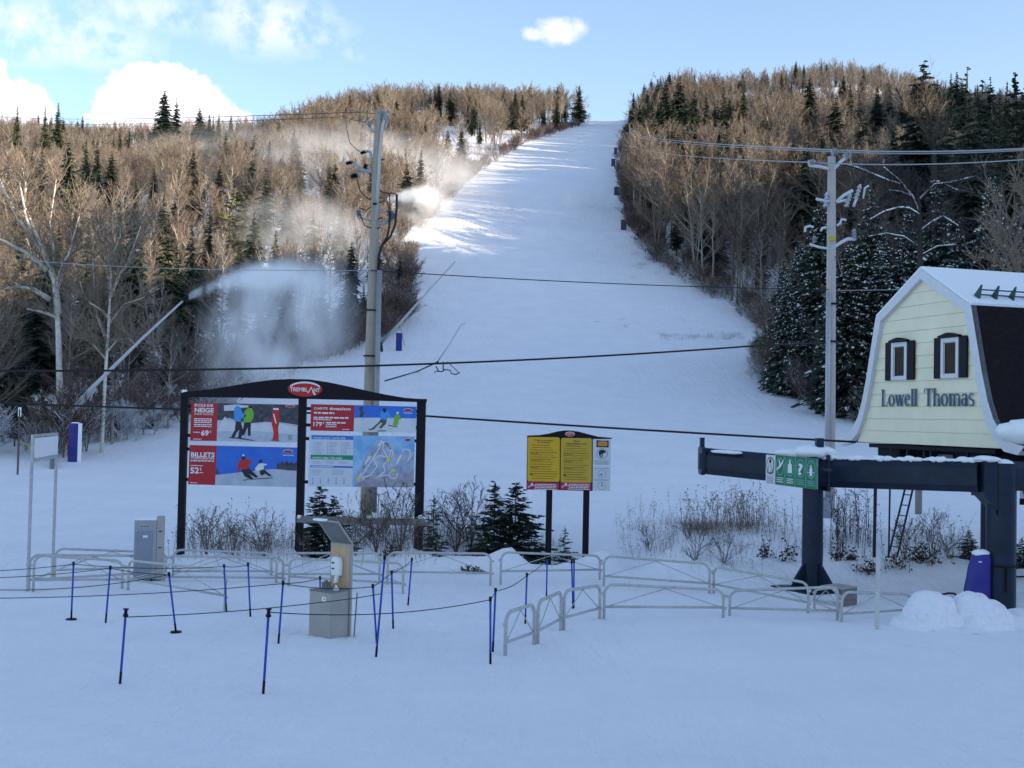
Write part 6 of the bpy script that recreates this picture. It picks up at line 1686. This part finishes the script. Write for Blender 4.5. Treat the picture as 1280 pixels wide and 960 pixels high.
def pole_right():
    Y = 40.0; b = at(1036, 655, Y); g = Vector((b.x, Y, zt1(b.x, Y)))
    def V(px, py, dy=0): return at(px, py, Y + dy) - g
    root = thing('power_pole', 'straight pale power pole beside the chalet with snowy insulator arms', 'power pole', g)
    mb = MB(); mb.tube([V(1036.5, 668), V(1038, 480), V(1039, 340), V(1039.6, 196)], [.19, .18, .165, .14], 16); mb.build('pole', mat('pale_pole_wood', (.40, .36, .34), .85, vs=6, col2=(.52, .48, .45), stretch=(6, 6, .5), bump=.3, bs=12), root, smooth=True)
    mb = MB(); mb.tube([V(1033, 640, -.2), V(1035.8, 366, -.2)], .085, 10); mb.build('conduit', GALV, root, smooth=True)
    mb = MB(); mb.tube([V(1034.5, 660, -.3), V(1034.5, 622, -.3)], .15, 4); mb.build('meter_box', CABDARK, root)
    for py in (427, 380):
        p = V(1038.5, py); mb = MB(); mb.tube([p + Vector((0, 0, -.03)), p + Vector((0, 0, .03))], .24, 14); mb.build('band', DARKM, root)
    def arm(pp, r_=.05, m=GALV, nm='arm'):
        mb = MB(); mb.tube([V(*p, -.1) for p in pp], r_, 8); mb.build(nm, m, root, smooth=True)
    def ins(px, py, px2, py2, r_=.10, m=INSUL):
        a, c = V(px, py, -.1), V(px2, py2, -.1); mb = MB(); insulator(mb, a, c - a, r_, (c - a).length); mb.build('insulator', m, root)
    PAL = mat('snowy_steel', (.60, .63, .66), .6)
    arm([(1042, 212), (1050, 203), (1059, 195)], .06, PAL); ins(1056, 196, 1063, 190.5, .13); ins(1040, 191, 1047.5, 188.6, .13)
    arm([(1036, 211), (1024, 208), (1012, 206.5)], .06, PAL); ins(1011, 204, 1019, 202.5, .13)
    arm([(1036, 251.5), (1026, 250), (1020, 248.5)], .05, PAL); arm([(1045, 252.5), (1055, 244), (1066, 238)], .06, PAL); arm([(1046, 252.5), (1058, 250)], .05, PAL)
    for a, c in (((1031.5, 258), (1034, 240)), ((1058, 258), (1063, 242)), ((1070, 248), (1075.5, 230.5))): ins(*a, *c, .10, INSUL)
    arm([(1067, 258), (1071, 247)], .05, PAL); arm([(1079, 248), (1081, 235), (1086, 232)], .035, PAL); 
    for pp in ([(1006, 290), (1007, 284), (1012, 282.5), (1017, 284)], [(1026, 289), (1028, 285), (1033, 284)], [(1046, 282), (1050, 279.5), (1052, 274), (1058, 275)]): arm(pp, .045, PAL)
    ins(1018, 302, 1018, 295, .10, CABGREY); ins(1068, 299, 1067.5, 286, .10, CABGREY)
    arm([(1012, 305), (1024, 309), (1037, 311)], .045, PAL); arm([(1039, 311), (1053, 302), (1060, 298.5), (1069, 299)], .06, PAL)
    for pp in ([(1033, 258), (1030, 270), (1027, 280)], [(1060, 258), (1058, 275)], [(1072, 252), (1068, 270), (1062, 275)], [(1044, 320), (1040, 350), (1037, 368)]):
        mb = MB(); mb.tube([V(*p, -.12) for p in pp], .018, 6); mb.build('jumper_wire', WIRE, root, smooth=True)
    mb = MB(); p = V(1040, 298, -.2); mb.box(p, (.22, .02, .16)); mb.build('yellow_tag', mat('tag_yellow', (.45, .42, .03), .5), root)
pole_right()

def wire(label, pts, sag, r, m=WIRE, n=24): return rope(label, pts, sag, 'overhead_wire', 'overhead wire', r, m, 'overhead wires', n)
wire('thick black cable crossing the whole picture at mid height', [at(-40, 463.5, 30), at(966, 430.5, 38), at(1036, 427.5, 40)], [.25, .02], .034)
wire('thick black cable from the signboard to the chalet, sagging to the right', [at(-40, 502, 31.0), at(525, 519.5, 29.5), at(1070, 552.5, 27.0)], [.03, .02], .030)
wire('thin wire crossing above the snow lances from pole to pole', [at(463.5, 338, 33.8), at(1036, 362, 39.8)], .10, .016, WIRE)
wire('thin wire running left from the left pole at cable height', [at(-40, 318, 60), at(463, 338, 33.8)], .25, .012, ALWIRE)
wire('thin wire leaving the right pole to the right at mid height', [at(1042, 363, 40), at(1330, 350, 44)], .1, .014, ALWIRE)
wire('upper one of three wires above the right hillside', [at(786, 166, 210), at(1044, 187.5, 40), at(1330, 183, 33)], [.4, .1], [.028][0], ALWIRE)
wire('second of three wires above the right hillside, just below the top one', [at(788, 169, 210), at(1061, 190.5, 40), at(1330, 184.5, 33)], [.4, .1], .022, ALWIRE)
wire('lowest of three wires above the right hillside', [at(788, 182, 210), at(1014, 203, 40), at(1330, 195.5, 33)], [.5, .15], .022, ALWIRE)
wire('top wire from the left pole across the left skyline', [at(-40, 143, 200), at(455, 139.8, 60), at(482, 141, 34)], [.6, .05], .022, WIRE)
wire('second wire from the left pole across the left skyline', [at(-40, 150, 200), at(430, 146, 60), at(463, 153, 34)], [.6, .05], .018, WIRE)
wire('loose wire drooping to the lower left insulator of the left pole', [at(432, 150, 50), at(437, 178, 42), at(449, 189, 34)], [.05, .02], .014, WIRE)

# ------------------------------------------------------------------ snow lances and padded posts
def lance(label, base, pts, Y, r, stand=None):
    g = on_ground(*base); 
    root = thing('snow_lance', label, 'snow lance', g)
    P = [at(px, py, Y) - g for px, py in pts]
    mb = MB(); mb.tube(P, r, 10); mb.build('tube', LANCE, root, smooth=True)
    return root, P, g
root, P, g1 = lance('long silver snow lance at the left with its tip spraying over the trees', (66, 590), [(64, 538), (120, 480), (180, 421), (234, 371)], 60, [.14, .11, .075, .05])
mb = MB(); mb.tube([P[0].lerp(P[1], .0) + Vector((.0, 0, -.2)), P[1] + Vector((0, 0, -.25))], .10, 8); mb.build('hose', GALV, root)
mb = MB(); mb.tube([Vector((0, 0, -.5)), P[0] + Vector((.15, 0, .3))], .16, 12); mb.build('mast', mat('green_grey_steel', (.15, .19, .19), .5), root)
mb = MB(); mb.tube([P[0] + Vector((.3, -.1, -1.2)), P[0] + Vector((.4, -.1, .35))], .34, 12); mb.build('valve_box', mat('green_grey_steel', (.15, .19, .19), .5), root)
mb = MB(); mb.tube([P[1], P[1] + Vector((-.3, 0, -.9))], .05, 6); mb.build('ram', GALV, root)
mb = MB(); mb.tube([P[-1] - (P[-1] - P[-2]).normalized() * .3, P[-1] + (P[-1] - P[-2]).normalized() * .1], .085, 8); mb.build('nozzle', DARKM, root)
mb = MB()
for k in range(3):
    pp = [at(x_, y_, 58.5) - g1 for x_, y_ in [(25 + k * 3, 553), (36, 556 + k), (46, 577 + k * 3), (60, 585 - k), (78, 579 + k * 2), (90, 584 - k * 2)]]
    mb.tube(pp, .05, 6)
mb.build('coiled_hose', HOSE, root, smooth=True)
root, P, g2 = lance('thin snow lance pointing up right of the wooden power pole', (478, 442), [(474, 431), (500, 404), (535, 364), (569, 327)], 124, [.20, .16, .09, .06])
mb = MB(); mb.tube([Vector((0, 0, -.3)), P[0] + Vector((.1, 0, .1))], .22, 10); mb.build('mast', DARKM, root)
mb = MB(); mb.tube([P[1], P[0] + Vector((3.0, 0, -.8))], .07, 6); mb.build('ram', GALV, root)
root, P, g3 = lance('small snow lance on a wheeled sled in the middle of the slope', (552, 463), [(547, 452), (562, 430), (576, 407), (582, 403.5)], 88, [.06, .045, .04, .035])
q = lambda x_, y_: at(x_, y_, 88) - g3
mb = MB(); mb.tube([q(545, 458), q(548, 463.5), q(545, 464)], .05, 6); mb.tube([q(546, 464), q(553, 464.5), q(556, 462), q(563, 463), q(564, 467), q(570, 468), q(575, 465.5)], .05, 6); mb.tube([q(554, 452), q(554, 464)], .05, 6); mb.tube([q(559, 452), q(573, 465)], .03, 6); mb.tube([q(544, 464), q(543.5, 466.5)], .04, 6)
mb.build('sled', DARKM, root, smooth=True)
hp = [on_ground(481, 477), on_ground(505, 470), on_ground(523, 464.5), on_ground(540, 456)]
mb = MB(); mb.tube([p - g3 + Vector((0, 0, .05)) for p in hp[:3]] + [q(548, 452)], .06, 6); mb.build('hose', DARKM, root, smooth=True)
def pad(label, base, top, w, m, lacing=False, depth=.4, rot=0.0):
    g = on_ground(*base); k = g.y / F; t_ = at(base[0] + .02 * (base[1] - top), top, g.y); h = t_.z - g.z
    root = thing('padded_post', label, 'padded post', g, rot, 'padded posts along the ski run')
    W = w * k
    mb = MB(); mb.box((0, 0, h / 2 - .02), (W, depth, h + .04)); bevel(mb.build('pad', m, root), min(.08, W * .2), 3)
    if lacing:
        for z_ in (.12, .42, .70, .95): 
            mb = MB(); mb.box((-.02, -depth / 2 - .008, h * z_), (W * .8, .012, .03)); mb.build('strap', REDLINE, root)
        mb = MB(); mb.box((-W * .38, -depth / 2 - .008, h * .5), (.03, .012, h * .86)); mb.build('lacing', REDLINE, root)
        mb = MB(); mb.box((W / 2 + .03, .04, h / 2), (.06, depth * .6, h + .01)); bevel(mb.build('frosted_side', LOOSE_SNOW, root), .03)
    mb = MB(); mb.blob((0, 0, h), (W * .45, depth * .4, .06), 2); mb.build('snow_cap', LOOSE_SNOW, root, smooth=True)
pad('blue padded post with red lacing beside the big snow lance', (92.5, 577), 529, 11, PADBLUE, True, .6, R_(-8))
pad('plain blue padded post right of the wooden power pole', (498.5, 438.5), 416, 7.5, PADBLUE)
DPAD = mat('dark_slate_pad', (.05, .055, .09), .6)
pad('dark padded post nearest the camera on the right edge of the run', (779.5, 287.5), 274.5, 7, DPAD)
pad('dark padded post second up the right edge of the run', (770.5, 244), 233.5, 6, DPAD)
pad('dark padded post third up the right edge of the run', (766.5, 208), 198.5, 5, DPAD)
pad('dark padded post highest up the right edge of the run', (769.5, 193), 184.5, 4, DPAD)

# ------------------------------------------------------------------ small firs and shrubs in front of the slope
NEARFIR = [two_meshes(conifer_mb(500 + k, 2.2, [.85, .75, 1.0][k], .02, levels=[20, 17, 22][k], per=[13, 11, 14][k], snow=[.22, .12, .3][k], droop=.12, sparse=[.05, .2, .05][k], tip=[.7, .8, .6][k], needle=.085, jag=.35), 'near_fir', [BARK], [NEEDLE2, LOOSE_SNOW]) for k in range(3)]
FIRS = [(398, 694, 604, 0, 1.0, 'dark snowy fir behind the hand sanitiser station and the middle signboard post'), (416, 692, 622, 2, .9, 'smaller fir joined to the right flank of the fir behind the station'), (541, 692, 622, 1, .8, 'thin fir just right of the last signboard post'),
        (617, 702, 603, 0, .95, 'left one of twin firs in the big bush left of the yellow board'), (643, 703, 606, 2, 1.0, 'right one of twin firs in the big bush left of the yellow board'), (664, 703, 652, 1, 1.3, 'low fir at the right end of the big bush by the yellow board'), (603, 702, 648, 1, 1.2, 'low fir at the left end of the big bush'),
        (706, 698, 660, 1, 1.0, 'little fir between the two posts of the yellow board'), (1211, 694, 664, 2, 1.0, 'small round fir left of the big lift column'), (1277, 700, 672, 0, 1.0, 'small fir at the right border behind the big lift column'), (381, 700, 662, 2, 1.1, 'low snowy fir left below the fir behind the station')]
for px, by, ty, k, w, lab in FIRS:
    Y = 31.6 if px < 1000 else 32.5
    p = at(px, by, Y); z = zt1(p.x, Y); H = at(px, ty, Y).z - z
    put_tree('fir_tree', 'fir', NEARFIR[k], p.x, Y, H + .15, px * .7, w, lab, 'young firs along the ditch', href=2.2)

def stalk_mb(seed, n=9, H=1.3, spread=.28, twig=6, heads=True, th=.0085, lean=.3):
    rnd = random.Random(seed); T, Cn = MB(), MB()
    for k in range(n):
        x, y = rnd.gauss(0, spread), rnd.gauss(0, spread); h = H * rnd.uniform(.45, 1.05)
        a = Vector((x, y, -.1)); b = Vector((x + rnd.gauss(0, lean) * h * .5, y + rnd.gauss(0, lean) * h * .5, h)); m = a.lerp(b, .55) + Vector((rnd.gauss(0, .03), rnd.gauss(0, .03), 0))
        for p, q, w0, w1 in ((a, m, th, th * .8), (m, b, th * .8, th * .45)):
            ribbon(T, p, q, w0, w1, 0, rnd); ribbon(T, p, q, w0, w1, 0, rnd)
        for j in range(twig):
            f = rnd.uniform(.35, 1.0); p = a.lerp(m, f / .55) if f < .55 else m.lerp(b, (f - .55) / .45)
            d = Vector((rnd.gauss(0, 1), rnd.gauss(0, 1), rnd.uniform(.5, 1.8))).normalized() * h * rnd.uniform(.06, .2)
            ribbon(Cn, p, p + d, th * .6, th * .35, 0, rnd)
            if heads and f > .6:
                e = p + d
                for q in range(2): ribbon(Cn, e, e + Vector((rnd.gauss(0, .02), rnd.gauss(0, .02), rnd.uniform(.0, .04))), .022, .012, 0, rnd)
    return T, Cn
WEED = [two_meshes(stalk_mb(600 + k, n=7, H=1.0), 'weed', [STALK], [STALK if k % 2 else STALKT]) for k in range(4)]
TUFT = [two_meshes(stalk_mb(620 + k, n=22, H=.42, spread=.22, twig=2, heads=False, lean=.6), 'tuft', [STALKT], [STALKT]) for k in range(2)]
DARKWEED = [two_meshes(stalk_mb(640 + k, n=6, H=1.3, spread=.34, twig=14, heads=True, th=.013, lean=.10), 'spire', [mat('dark_stalks', (.03, .024, .026), .9)], [mat('dark_seed_heads', (.035, .022, .022), .9)]) for k in range(2)]
def region(L, kind):
    rows = []
    for x0, x1, y0, y1, n, h0, h1 in L:
        for q in range(n):
            p = on_ground(rng.uniform(x0, x1), rng.uniform(y0, y1)); k = p.y / F
            rows.append(['w', p.x, p.y, rng.uniform(h0, h1) * k, rng.integers(0, 50), rng.uniform(0, 6.28), None, rng.uniform(.8, 1.2)])
    return rows
def scat(name, L, protos, href, label): 
    r = region(L, 0)
    o = scatter(name, r, protos, href, label, 'dry weeds'); return o
scat('dry_weeds', [(235, 300, 680, 696, 30, 26, 60), (300, 372, 680, 698, 40, 20, 46), (425, 520, 672, 696, 40, 22, 70), (530, 600, 668, 696, 28, 24, 66), (770, 850, 640, 676, 14, 12, 40), (870, 890, 655, 668, 5, 40, 60), (905, 935, 650, 668, 9, 40, 70), (845, 960, 645, 672, 22, 14, 44), (780, 1000, 660, 700, 46, 8, 34), (860, 1000, 690, 712, 22, 10, 30), (940, 1000, 650, 690, 9, 20, 50), (1120, 1205, 670, 700, 26, 14, 48), (665, 700, 680, 694, 10, 15, 30)], WEED, 1.0, 'dry brown weed stalks poking out of the snowy bank')
scat('dry_grass', [(855, 960, 655, 666, 70, 10, 20), (780, 850, 650, 662, 30, 7, 14), (1060, 1210, 628, 640, 22, 3, 7), (800, 940, 670, 690, 30, 8, 14)], TUFT, .42, 'tan tufts of dry grass on the snowy bank')
scat('dark_weeds', [(1034, 1094, 668, 690, 15, 30, 74), (960, 1005, 684, 698, 4, 20, 40), (1030, 1100, 690, 704, 5, 16, 36)], DARKWEED, 1.3, 'dark dead weed spires right of the left lift column')
scat('slope_weeds', [(822, 930, 418, 425, 60, 3, 7), (745, 800, 399, 409, 14, 2, 5), (600, 645, 258, 264, 22, 1.5, 3), (552, 600, 263, 271, 26, 1.5, 3), (560, 625, 262, 268, 10, 1.5, 3), (790, 830, 315, 350, 16, 3, 8), (700, 760, 186, 192, 12, 1, 2.2)], TUFT, .42, 'rows of weeds breaking through the snow of the ski run')
# leafless shrubs one can tell apart
LSH = [two_meshes(bare_tree_mb(660 + k, 1.6, .7, .05, limbs=6, subs=4, twigs=3, tw=.011, forks=4), 'shrub', [STALK, LOOSE_SNOW], [mat('shrub_twigs', (.045, .034, .034), .9), LOOSE_SNOW]) for k in range(3)]
for px, by, ty, k, lab in [(330, 697, 640, 0, 'leafless shrub under the left signboard bay, left of the fir'), (258, 692, 636, 1, 'thin leafless shrub beside the left signboard post'), (290, 694, 652, 2, 'low leafless shrub in the middle of the left signboard bay'), (470, 690, 622, 1, 'leafless shrub in front of the foot of the wooden power pole'), (500, 690, 610, 0, 'tall leafless shrub left of the right signboard post'),
                           (570, 694, 618, 1, 'leafless shrub between signboard and big fir bush'), (588, 692, 610, 0, 'tall thin shrub touching the left side of the big fir bush'), (445, 694, 640, 2, 'leafless shrub right of the sanitiser station'), (870, 700, 652, 2, 'leafless shrub on the bank right of the yellow board'), (812, 690, 660, 0, 'low twiggy shrub near the snow bump'), (1130, 700, 650, 1, 'leafless shrub behind the foot of the ladder'), (1165, 696, 640, 0, 'leafless shrub midway between ladder and big column'),
                           (905, 704, 668, 1, 'low shrub left of the left lift column'), (1185, 698, 668, 2, 'low dark shrub by the small round fir')]:
    p = on_ground(px, by); H = at(px, ty, p.y).z - p.z
    put_tree('leafless_shrub', 'shrub', LSH[k], p.x, p.y, H + .15, px * .9, 1.25, lab, 'leafless shrubs along the ditch', href=1.6)
for q, (px, by, ty, w, lab) in enumerate([(956, 697, 676, 14, 'clump of dark red dead leaves left of the left lift column'), (984, 702, 676, 22, 'larger clump of dark red dead leaves beside the left lift column'), (1046, 700, 680, 18, 'clump of dead leaves right of the left lift column'), (1064, 700, 688, 12, 'tiny clump of dead leaves among the dark weed spires'), (1085, 716, 702, 30, 'flat patch of dead leaves at the foot of the thicker rod'),
                                  (1122, 712, 680, 26, 'reddish brush pile behind the ladder foot'), (1158, 704, 672, 34, 'dark red leafy clump between ladder and round fir'), (1148, 700, 684, 20, 'small leafy clump left of the dark red one'), (590, 716, 708, 26, 'patch of dead leaves on the snow under the big fir bush'), (488, 694, 680, 16, 'dark leaf clump by the slanted rope posts')]):
    p = on_ground(px, by); k = p.y / F; h = (by - ty) * k; rnd = random.Random(900 + q); mb = MB()
    for j in range(int(30 + w * 3)):
        c = Vector((rnd.gauss(0, w * k * .28), rnd.gauss(0, w * k * .25), abs(rnd.gauss(0, h * .45))))
        d = Vector((rnd.gauss(0, 1), rnd.gauss(0, 1), rnd.gauss(0, .6))).normalized() * rnd.uniform(.04, .09); ribbon(mb, c, c + d, .05, .02, 0, rnd)
    for j in range(12):
        c = Vector((rnd.gauss(0, w * k * .25), rnd.gauss(0, w * k * .2), -.05)); ribbon(mb, c, c + Vector((rnd.gauss(0, .15), rnd.gauss(0, .15), h * rnd.uniform(.8, 1.5))), .012, .006, 0, rnd)
    o = mb.build('dead_leaves', REDLEAF); o.location = p; o['kind'] = 'thing'; tag(o, lab, 'dead leaves', 'clumps of dead leaves in the ditch')

# ------------------------------------------------------------------ trees that stand out by their limbs
def limb_tree(name, label, base, Y, trunk, limbs, bark, r0, twig_m, snow=False, seed=1, ntw=8, twl=1.0):
    g = Vector((at(*base, Y).x, Y, 0)); g.z = zt1(g.x, Y) - .2
    root = thing(name, label, 'tree', g)
    def V(p, dy=0): return at(p[0], p[1], Y + dy) - g
    rnd = random.Random(seed)
    mb = MB(); tp = [Vector((V(trunk[0]).x, 0, 0))] + [V(p) for p in trunk]; mb.tube(tp, [r0 * (1.1 - .75 * k / (len(tp) - 1)) for k in range(len(tp))], 8); mb.build('trunk', bark, root, smooth=True)
    cr = MB(); 
    for L, rr in limbs:
        mb = MB(); pts = [V(p, (k / max(1, len(L) - 1)) * rnd.uniform(-1.5, 1.5)) for k, p in enumerate(L)]
        mb.tube(pts, [rr * (1 - .7 * k / (len(pts) - 1)) for k in range(len(pts))], 6); lb = mb.build('limb', bark, root, smooth=True)
        if snow:
            mb = MB(); mb.tube([p + Vector((0, 0, rr * .7)) for p in pts], [rr * .95 * (1 - .5 * k / (len(pts) - 1)) for k in range(len(pts))], 6); mb.build('snow_cap', LOOSE_SNOW, lb, smooth=True)
        for a, b in zip(pts, pts[1:]):
            for q in range(ntw):
                s = a.lerp(b, rnd.random()); d = ((b - a).normalized() * .6 + Vector((rnd.uniform(-1, 1), rnd.uniform(-1, 1), rnd.uniform(-.2, 1.2)))).normalized() * rnd.uniform(.6, 1.6) * twl
                ribbon(cr, s, s + d, .045, .02, 0, rnd)
                for w in range(4):
                    s2 = s + d * rnd.uniform(.3, 1); d2 = (d.normalized() + Vector((rnd.uniform(-1, 1), rnd.uniform(-1, 1), rnd.uniform(-.3, 1)))).normalized() * rnd.uniform(.3, .9) * twl
                    ribbon(cr, s2, s2 + d2, .03, .012, 0, rnd)
    cr.build('crown', [twig_m, LOOSE_SNOW], root)
limb_tree('birch_tree', 'big pale birch with thick bare limbs reaching up at the left border', (76, 570), 62.5, [(75, 500), (73, 420), (71, 385), (70, 352)],
          [([(72, 392), (69, 352), (57, 320), (40, 295), (21, 270), (3, 234), (-8, 205)], .20), ([(58, 322), (45, 292), (33, 264), (30, 258), (24, 225)], .13), ([(58, 338), (41, 321), (20, 308), (-4, 297)], .17), ([(62, 374), (41, 361), (20, 358), (-5, 362)], .16),
           ([(72, 360), (80, 334), (88, 315), (90, 300), (88, 285), (92, 262)], .12), ([(68, 330), (66, 306), (62, 280), (68, 240), (70, 225)], .08), ([(74, 398), (60, 392), (45, 388), (33, 386)], .10), ([(72, 350), (78, 330), (86, 318), (98, 274), (100, 265)], .10), ([(40, 296), (30, 262), (32, 232), (28, 210)], .10)], BIRCH, .22, TWIG, seed=5, ntw=13, twl=1.4)
limb_tree('birch_tree', 'slender white birch behind the middle of the long snow lance', (128, 570), 62, [(128, 540), (131, 480), (135, 420), (138, 360), (140, 300), (141, 265)],
          [([(137, 400), (128, 388), (112, 378), (104, 366), (100, 352)], .09), ([(138, 372), (147, 348), (160, 328), (170, 300), (176, 282)], .10), ([(134, 440), (146, 425), (160, 422), (172, 434)], .06), ([(139, 340), (132, 318), (124, 290), (122, 268)], .07), ([(131, 420), (122, 396), (118, 360), (116, 320)], .09), ([(140, 320), (150, 296), (152, 270)], .06), ([(133, 450), (118, 432), (108, 425)], .05), ([(136, 405), (155, 380), (180, 372)], .05)], BIRCH, .11, TWIG, seed=8, ntw=26, twl=1.3)
limb_tree('bare_tree', 'dark bare tree with snow lined limbs above the chalet roof', (1150, 420), 70, [(1150, 380), (1150, 310), (1149, 262), (1147, 235)],
          [([(1149, 268), (1140, 246), (1128, 232), (1112, 227), (1095, 220), (1074, 211), (1056, 206)], .10), ([(1147, 258), (1136, 240), (1124, 226), (1105, 210)], .08), ([(1140, 246), (1126, 240), (1112, 238)], .06), ([(1150, 270), (1136, 261), (1124, 260), (1106, 265), (1088, 275)], .10), ([(1150, 290), (1166, 277), (1178, 271), (1186, 275), (1198, 283)], .08), ([(1149, 250), (1168, 231), (1186, 229), (1202, 225), (1218, 221)], .08), ([(1178, 230), (1190, 235), (1198, 238)], .05), ([(1150, 310), (1130, 296), (1108, 292), (1086, 296)], .06), ([(1150, 320), (1172, 308), (1196, 306)], .06)], mat('dark_bark', (.035, .03, .028), .9), .24, mat('dark_twigs', (.05, .042, .042), .9), snow=True, seed=11, ntw=16, twl=1.1)
limb_tree('bare_tree', 'dead forked tree with thick dark limbs in front of the big sunlit spruce', (1168, 300), 128, [(1168, 250), (1168, 200), (1166, 172)],
          [([(1167, 185), (1160, 168), (1148, 148), (1136, 134), (1126, 122), (1120, 110)], .30), ([(1165, 170), (1163, 150), (1158, 128), (1156, 104)], .22), ([(1168, 178), (1176, 158), (1172, 146), (1166, 132)], .20), ([(1148, 148), (1134, 140), (1122, 133)], .12), ([(1170, 190), (1180, 168), (1186, 150)], .14)], mat('dark_bark', (.035, .03, .028), .9), .45, TWIG, seed=13, ntw=22, twl=1.6)

# ------------------------------------------------------------------ blown snow from the guns
def mist_mat(name, dens, noise_scale, lo, hi, shape, stretch=(1, 1, 1), aniso=0.0):
    m = bpy.data.materials.new(name); m.use_nodes = True
    t = NT(m.node_tree); m.node_tree.nodes.clear()
    out = t.n('ShaderNodeOutputMaterial'); pv = t.n('ShaderNodeVolumePrincipled')
    pv.inputs['Color'].default_value = (1.0, 1.0, 1.0, 1); pv.inputs['Anisotropy'].default_value = aniso
    tc = t.n('ShaderNodeTexCoord')
    mp = t.n('ShaderNodeMapping'); mp.inputs['Scale'].default_value = stretch; t.l(tc.outputs['Object'], mp.inputs[0])
    nz = t.n('ShaderNodeTexNoise', i_Scale=noise_scale, i_Detail=3.5, i_Roughness=0.6, i_Distortion=0.4); t.l(mp.outputs[0], nz.inputs['Vector'])
    sep = t.n('ShaderNodeSeparateXYZ'); t.l(tc.outputs['Object'], sep.inputs[0])
    f = shape(t, sep.outputs[0], sep.outputs[1], sep.outputs[2])
    d = t.math('MULTIPLY', t.math('MULTIPLY', t.sstep(nz.outputs[0], lo, hi), f), dens)
    t.l(d, pv.inputs['Density']); t.l(pv.outputs[0], out.inputs['Volume'])
    return m
def ellipsoid(power=1.0):
    def f(t, x, y, z):
        r2 = t.math('ADD', t.math('ADD', t.math('MULTIPLY', x, x), t.math('MULTIPLY', y, y)), t.math('MULTIPLY', z, z))
        return t.math('POWER', t.math('SUBTRACT', 1.0, r2, True), power)
    return f
def mist(label, px, py, Y, rx, ry, rz, mtl, tilt=0.0):
    me = bpy.data.meshes.new('snow_mist'); bm = bmesh.new(); bmesh.ops.create_icosphere(bm, subdivisions=3, radius=1.0); bm.to_mesh(me); bm.free()
    me.materials.append(mtl); o = bpy.data.objects.new('snow_mist', me); C.objects.link(o)
    o.location = at(px, py, Y); o.scale = (rx * Y / F, ry, rz * Y / F); o.rotation_euler = (0, -tilt, 0)
    return tag(o, label, 'snow mist', None, 'stuff')
# spray leaving a nozzle: a widening jet with a curtain of falling snow under it; local x runs along the jet (0..1)
def jet_shape(r0, r1, drop, curtain):
    def f(t, x, y, z):
        xx = t.math('MAXIMUM', x, 0.001)
        c = t.math('MULTIPLY', t.math('SUBTRACT', xx, t.math('MULTIPLY', t.math('MULTIPLY', xx, xx), 1.0)), drop)      # rise then fall
        rad = t.math('ADD', t.math('MULTIPLY', xx, r1), r0)
        dz = t.math('SUBTRACT', z, c)
        q = t.math('DIVIDE', t.math('ADD', t.math('MULTIPLY', dz, dz), t.math('MULTIPLY', y, y)), t.math('MULTIPLY', rad, rad))
        jet = t.math('POWER', 2.718, t.math('MULTIPLY', q, -1.6))
        jet = t.math('MULTIPLY', jet, t.math('DIVIDE', t.sstep(x, 0.0, 0.015), t.math('ADD', t.math('MULTIPLY', xx, 3.6), 0.10)))
        jet = t.math('MULTIPLY', t.math('MULTIPLY', jet, 7.5), t.sstep(x, 1.0, 0.35))
        yr = t.math('ADD', t.math('MULTIPLY', xx, r1 * 1.9), r0 * 1.5)
        qy = t.math('DIVIDE', t.math('MULTIPLY', y, y), t.math('MULTIPLY', yr, yr))
        cur = t.math('MULTIPLY', t.math('POWER', 2.718, t.math('MULTIPLY', qy, -1.3)), t.sstep(dz, 0.14, -0.16))
        cur = t.math('MULTIPLY', cur, t.math('MULTIPLY', t.sstep(x, 0.0, 0.22), t.sstep(x, 1.0, 0.45)))
        cur = t.math('MULTIPLY', cur, t.sstep(z, -0.66, -0.25))
        return t.math('ADD', jet, t.math('MULTIPLY', cur, curtain))
    return f
def jet(label, px, py, Y, length, mtl, turn=0.0, zlo=-.7, zhi=.4):
    mb = MB(); mb.box((.5, 0, (zlo + zhi) / 2), (1.04, .9, zhi - zlo))
    o = mb.build('snow_plume', mtl); o.location = at(px, py, Y); o.scale = (length,) * 3; o.rotation_euler = (0, 0, turn)
    return tag(o, label, 'snow plume', None, 'stuff')
jet('white plume of artificial snow blowing from the tip of the big lance', 235, 371, 60, 9.6, mist_mat('lance_spray', .95, 4.2, .34, .66, jet_shape(.014, .13, .52, 0.95), (1, 1, .45)), R_(8))
jet('sunlit plume of artificial snow blowing across the run behind the left pole', 484, 250, 184, 11.5, mist_mat('gun_spray', 1.1, 6.0, .30, .75, jet_shape(.025, .18, .25, 0.30), (1, 1, .5)), R_(-4))
mist('thin drifting mist over the left hillside below the skyline', 470, 225, 225, 170, 26, 62, mist_mat('drift_a', .075, 2.2, .34, .74, ellipsoid(1.0), (1.6, 1, 1)), R_(-6))
mist('mist clinging to the trees above the big lance plume', 385, 300, 150, 95, 16, 62, mist_mat('drift_b', .085, 2.4, .32, .74, ellipsoid(1.0), (1, 1, .7)), 0)
mist('haze of snow dust in front of the upper left woods', 300, 205, 290, 170, 28, 45, mist_mat('drift_c', .034, 2.3, .34, .74, ellipsoid(1.0), (1.6, 1, 1)), R_(5))
mist('warm lit veil of snow dust over the middle of the run', 708, 268, 225, 52, 9, 34, mist_mat('drift_d', .55, 2.4, .42, .74, ellipsoid(1.2), (1, 1, .8)), R_(25))
mist('veil of snow dust beside the sunlit plume', 575, 220, 235, 70, 12, 42, mist_mat('drift_e', .055, 2.2, .34, .74, ellipsoid(1.0), (1, 1, .6)), R_(10))
